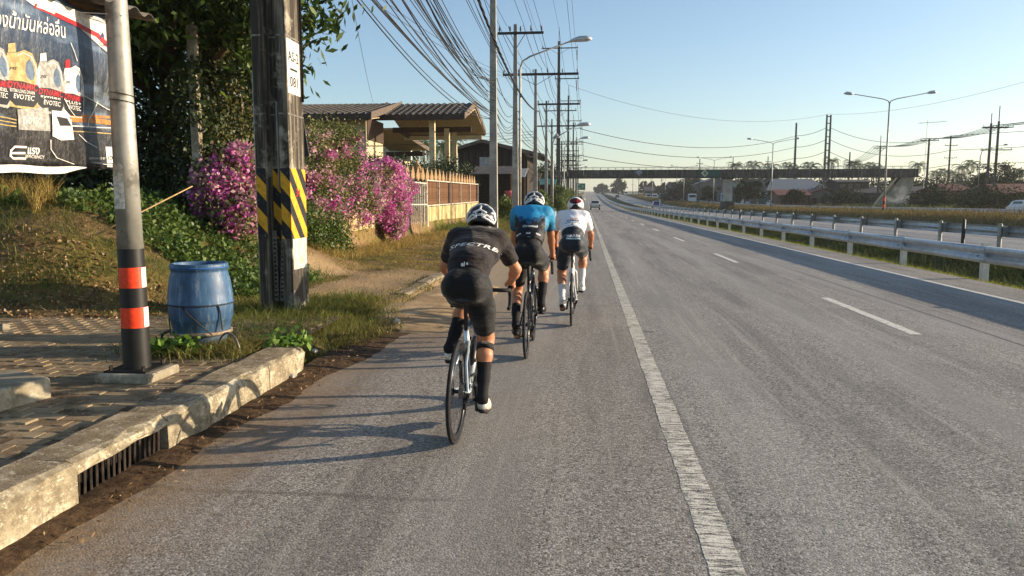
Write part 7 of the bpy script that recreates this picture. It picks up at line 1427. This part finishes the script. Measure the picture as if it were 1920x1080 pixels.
# white kilometre marker in the ditch, plate on the bank
m = MB(); m.bb(11.2, 11.35, 118, 118.1, -.3, 2.0); o = m.build('white_post', M_wp); tag(o, 'thin white post in the ditch between the guardrails', 'post')
# ================================================================== GRASS AND WEEDS
gzv = np.vectorize(gz)
def blades(name, P, h, w, mat, label, lean=.5, parent=None):
    n = len(P); a = rng.uniform(0, 2 * math.pi, n); hh = h * rng.uniform(.5, 1.25, n); ww = w * rng.uniform(.6, 1.3, n)
    dx, dy = np.cos(a), np.sin(a); b = rng.uniform(0, 2 * math.pi, n); l = hh * rng.uniform(.1, lean * 1.6, n)
    base = P.copy(); base[:, 2] -= .02
    L_ = np.stack([-dy * ww / 2, dx * ww / 2, 0 * a], 1); mid = base + np.stack([np.cos(b) * l * .35, np.sin(b) * l * .35, hh * .6], 1); tip = base + np.stack([np.cos(b) * l, np.sin(b) * l, hh], 1)
    T1 = np.stack([base - L_, base + L_, mid + L_ * .7, mid - L_ * .7], 1); T2 = np.stack([mid - L_ * .7, mid + L_ * .7, tip + L_ * .05, tip - L_ * .05], 1)
    o = npmesh(name, np.concatenate([T1, T2], 1).reshape(-1, 3), 4, mat); o['kind'] = 'stuff'; tag(o, label); return o
def scatter(x0, x1, y0, y1, n, cond=None, pw=1.0, clumpy=.0, cs=1.2):
    x = rng.uniform(x0, x1, n); y = y0 + (y1 - y0) * rng.uniform(0, 1, n) ** pw
    if clumpy:
        f = np.sin(x * 2.3 * cs + 1.3 * np.sin(y * 1.1 * cs)) * np.sin(y * 1.7 * cs + 1.1 * np.sin(x * 1.9 * cs)) + .45 * np.sin(x * 7.1 + y * 5.3); k = f > rng.uniform(-1.2, 1.2, n) * (1.2 - clumpy) + clumpy * .3; x, y = x[k], y[k]
    if cond is not None: k = cond(x, y); x, y = x[k], y[k]
    return np.stack([x, y, gzv(x, y)], 1)
G_green = leafmat('green_grass', '44531f', '5c6a2a', '7f7f3c', .3, .6, .2); G_dry = leafmat('dry_grass', '7d6a35', '9a8348', 'b9a368', .3, .7, .15); G_mix = leafmat('mixed_grass', '4c5326', '6d6a34', '978550', .3, .6, .2); G_dark = leafmat('ditch_grass', '3f4a22', '55602c', '7d7d42', .3, .6, .2); G_bank = leafmat('bank_grass', '5f5530', '7d6c42', '9c8858', .12, .8, .1); G_edge = leafmat('edge_grass', '6f7a2a', '8f9438', 'b0ab50', .35, .6, .2)
edge = lambda x, y: ~((y < 6.9) & (x > -7.9)) & ~((y < 8.0) & (x < -2.95) & (x > -8.4))
# tongue of lush grass round the striped pole
def tongue(x, y): return ((x + 3.5) / 1.25) ** 2 + ((y - 8.7) / 2.0) ** 2 < rng.uniform(.55, 1.15, len(x))
P_ = scatter(-4.9, -2.2, 6.4, 10.9, 30000, tongue); P_ = P_[~((P_[:, 0] > X0 - .01) & (P_[:, 0] < X1 + .01) & (P_[:, 1] > Y0 - .01) & (P_[:, 1] < Y1 + .01))]; P_[:, 2] = np.maximum(P_[:, 2], .03); P_ = P_[~((P_[:, 1] < 6.86) & (P_[:, 0] > -2.9))]
blades('verge_grass', P_, .10, .007, G_mix, 'lush green grass round the foot of the striped pole', 1.1)
P_ = scatter(-4.6, -2.3, 6.7, 10.6, 4500, tongue); P_ = P_[P_[:, 1] > 6.9]; blades('long_grass', P_, .19, .007, G_green, 'longer grass blades in the verge by the striped pole', 1.0)
# grass round the drum, on the kerb edge
P_ = np.stack([rng.normal(D0.x + .28, .32, 3800), rng.normal(D0.y - .1, .2, 3800), np.full(3800, .215)], 1); P_ = P_[(P_[:, 0] < -2.93)]; blades('pavement_weeds', P_, .12, .008, G_mix, 'weeds growing through the pavement around the drum', .9)
c = np.stack([rng.normal(D0.x - .12, .16, 300), rng.normal(D0.y - .3, .07, 300), .24 + np.abs(rng.normal(0, .06, 300))], 1); o = npmesh('broadleaf_weed', leafquads(c, .075, .6, -.1), 4, leafmat('weed_leaf', '4d6e28', '6b8c36', '86a04a', .35)); o['kind'] = 'stuff'; tag(o, 'low broad leaved weeds at the foot of the drum')
c = np.stack([rng.normal(D0.x + .75, .12, 160), rng.normal(D0.y + .1, .08, 160), .24 + np.abs(rng.normal(0, .05, 160))], 1); o = npmesh('broadleaf_weed', leafquads(c, .07, .6, -.1), 4, bpy.data.materials['weed_leaf']); o['kind'] = 'stuff'; tag(o, 'small broad leaved weed between drum and striped pole')
# grassy bank
bank = lambda x, y: (y > 8.2) & (x < -4.5) & ~((x > -7.2) & (y > 17)) 
P_ = scatter(-11, -4.4, 7.9, 14, 60000, bank, .9); blades('bank_grass', P_, .075, .007, G_mix, 'short grass covering the earth bank on the left', 1.2)
P_ = scatter(-11, -4.8, 8.6, 14, 9000, bank, 1, .5); blades('bank_tufts', P_, .20, .009, G_green, 'taller green tufts on the earth bank', .8)
for k in range(11):
    q = G(20 + k * 9 + rnd.uniform(-6, 6), 505 + rnd.uniform(-8, 8), .55); P_ = np.stack([rng.normal(q.x, .035, 60), rng.normal(q.y, .035, 60), np.full(60, gz(q.x, q.y))], 1); o = blades('dry_tuft', P_, .42, .008, G_dry, ORD[k] + ' tuft of tall straw coloured grass from the left on the bank', .45); o['group'] = 'straw tufts on the bank'
iv = scatter(-8.6, -4.6, 10.2, 13.2, 26000, lambda x, y: (x < -4.7), 1, .35, .8); iv[:, 2] += np.abs(rng.normal(0, .09, len(iv))); o = npmesh('ground_ivy', leafquads(iv, .075, .7, -.2), 4, leafmat('ivy_leaf', '33461d', '47602a', '6a7d38', .3)); o['kind'] = 'stuff'; tag(o, 'leafy creepers spreading over the bank below the hedge')
lf = scatter(-9, -5.0, 7.9, 9.6, 2600, None); lf[:, 2] += .015; o = npmesh('leaf_litter', leafquads(lf, .05, .6, 0), 4, leafmat('dead_leaf', '5a442c', '7d6040', 'a58a60', .1)); o['kind'] = 'stuff'; tag(o, 'brown leaf litter at the foot of the bank')
# trodden yard in front of the wall
yard = lambda x, y: (y > 10.8) & ((y > 15.2) | (x < -5.6) | (rng.uniform(0, 1, len(x)) < .05))
P_ = scatter(-6.9, -2.8, 10.8, 34, 60000, yard, 1.5, .45, .7); blades('yard_grass', P_, .07, .010, G_dry, 'dry trodden grass in front of the yellow wall', 1.2)
P_ = scatter(-6.9, -2.8, 10.8, 34, 46000, yard, 1.5, .6, .55); blades('yard_green_grass', P_, .085, .010, G_mix, 'greener patches of grass in front of the yellow wall', 1.2)
P_ = scatter(-6.95, -5.6, 17, 34, 14000, None, 1.2, .2); blades('wall_weeds', P_, .22, .014, G_dry, 'rank dry weeds along the foot of the yellow wall', .9)
P_ = scatter(-6.9, -5.2, 33, 52, 9000, None, 1.1, .2); blades('wall_grass', P_, .45, .02, G_green, 'tall green weeds before the picket fence wall', .7)
P_ = scatter(-6.5, -2.9, 34, 100, 16000, None, 1.2, .3, .5); blades('far_verge_grass', P_, .25, .03, G_mix, 'rough grass along the left verge among the street poles', .8)
P_ = scatter(-3.1, -2.5, 9.6, 26, 4000, None, 1.3, .4, 1.5); P_[:, 2] = np.maximum(P_[:, 2], .1); blades('kerb_grass', P_, .09, .009, G_mix, 'grass creeping over the broken kerb ahead', 1.)
# ditch and bank on the right
P_ = scatter(7.85, 8.45, 6, 70, 42000, None, 1.5); blades('edge_grass', P_, .11, .012, G_edge, 'sunlit yellow green grass at the foot of the near guardrail', .9)
P_ = scatter(8.4, 12.9, 7, 60, 60000, None, 1.3, .25, .9); blades('ditch_grass', P_, .38, .016, G_dark, 'rank grass filling the ditch between the guardrails', .8)
P_ = scatter(8.0, 13, 60, 200, 20000, None, 1.4); blades('far_ditch_grass', P_, .35, .05, G_dark, 'distant grass in the ditch between the guardrails', .8)
P_ = scatter(22.3, 33.5, 22, 130, 90000, None, 1.3); blades('dry_bank_grass', P_, .24, .035, G_bank, 'dry golden grass covering the bank beyond the far carriageway', .7)
P_ = scatter(22.3, 33.5, 130, 420, 40000, None, 1.4); blades('far_bank_grass', P_, .32, .10, G_bank, 'far stretch of dry golden grass on the bank', .7)
P_ = scatter(26, 33.5, 40, 130, 1800, None, 1.2); blades('tall_bank_weeds', P_, .6, .05, G_bank, 'tall straggling weeds along the crest of the bank', .5)
P_ = scatter(44.5, 50, 70, 220, 9000, None, 1.2); blades('verge_weeds', P_, .9, .10, G_dark, 'weeds along the far verge in front of the houses', .6)
# gutter debris
n = 260; y = rng.uniform(3, 8.5, n); x = -2.5 + np.abs(rng.normal(0, .13, n)); o = npmesh('gutter_litter', leafquads(np.stack([x, y, np.full(n, .03)], 1), .03, .4, 0), 4, bpy.data.materials['dead_leaf']); o['kind'] = 'stuff'; tag(o, 'dead leaves and twigs in the gutter')
# smoke drifting at the footbridge stair
sm_ = bpy.data.materials.new('smoke'); sm_.use_nodes = True; t = sm_.node_tree; t.nodes.remove(t.nodes['Principled BSDF']); pv2 = t.nodes.new('ShaderNodeVolumePrincipled'); tc = t.nodes.new('ShaderNodeTexCoord'); ns = t.nodes.new('ShaderNodeTexNoise'); ns.inputs['Scale'].default_value = .55; ns.inputs['Detail'].default_value = 5
mr = t.nodes.new('ShaderNodeMapRange'); mr.inputs[1].default_value = .48; mr.inputs[2].default_value = .75; mr.inputs[3].default_value = 0; mr.inputs[4].default_value = .55
t.links.new(tc.outputs['Object'], ns.inputs['Vector']); t.links.new(ns.outputs[0], mr.inputs[0]); t.links.new(mr.outputs[0], pv2.inputs['Density']); pv2.inputs['Color'].default_value = (.95, .95, .95, 1); t.links.new(pv2.outputs[0], t.nodes['Material Output'].inputs['Volume'])
q = W(1684, 372, 126); V_, Q_ = sdf_mesh([ell((0, 0, 0), (1.6, 1.2, .9), .5), ell((.3, 0, 1.1), (1.2, 1., 1.0), .5), ell((-.3, 0, .3), (1.8, .9, .6), .5)], .25); me = bpy.data.meshes.new('smoke'); me.from_pydata(V_.tolist(), [], Q_.tolist()); o = finish(me, 'smoke', sm_, None, True, None, (q.x, 126, q.z)); o['kind'] = 'stuff'; tag(o, 'puff of white smoke below the footbridge stair')
# ------------------------------------------------------------------ haze: one closed box of even, thin air
hm = bpy.data.materials.new('haze_air'); hm.use_nodes = True; t = hm.node_tree
t.nodes.remove(t.nodes['Principled BSDF']); pv_ = t.nodes.new('ShaderNodeVolumePrincipled')
pv_.inputs['Color'].default_value = (.93, .96, 1, 1); pv_.inputs['Density'].default_value = .00024; pv_.inputs['Anisotropy'].default_value = .3
t.links.new(pv_.outputs[0], t.nodes['Material Output'].inputs['Volume'])
m = MB(); m.bb(-1800, 2600, -40, 3200, -3, 60); hz = m.build('haze', hm); hz['kind'] = 'stuff'; tag(hz, 'thin pale haze lying over the whole valley')
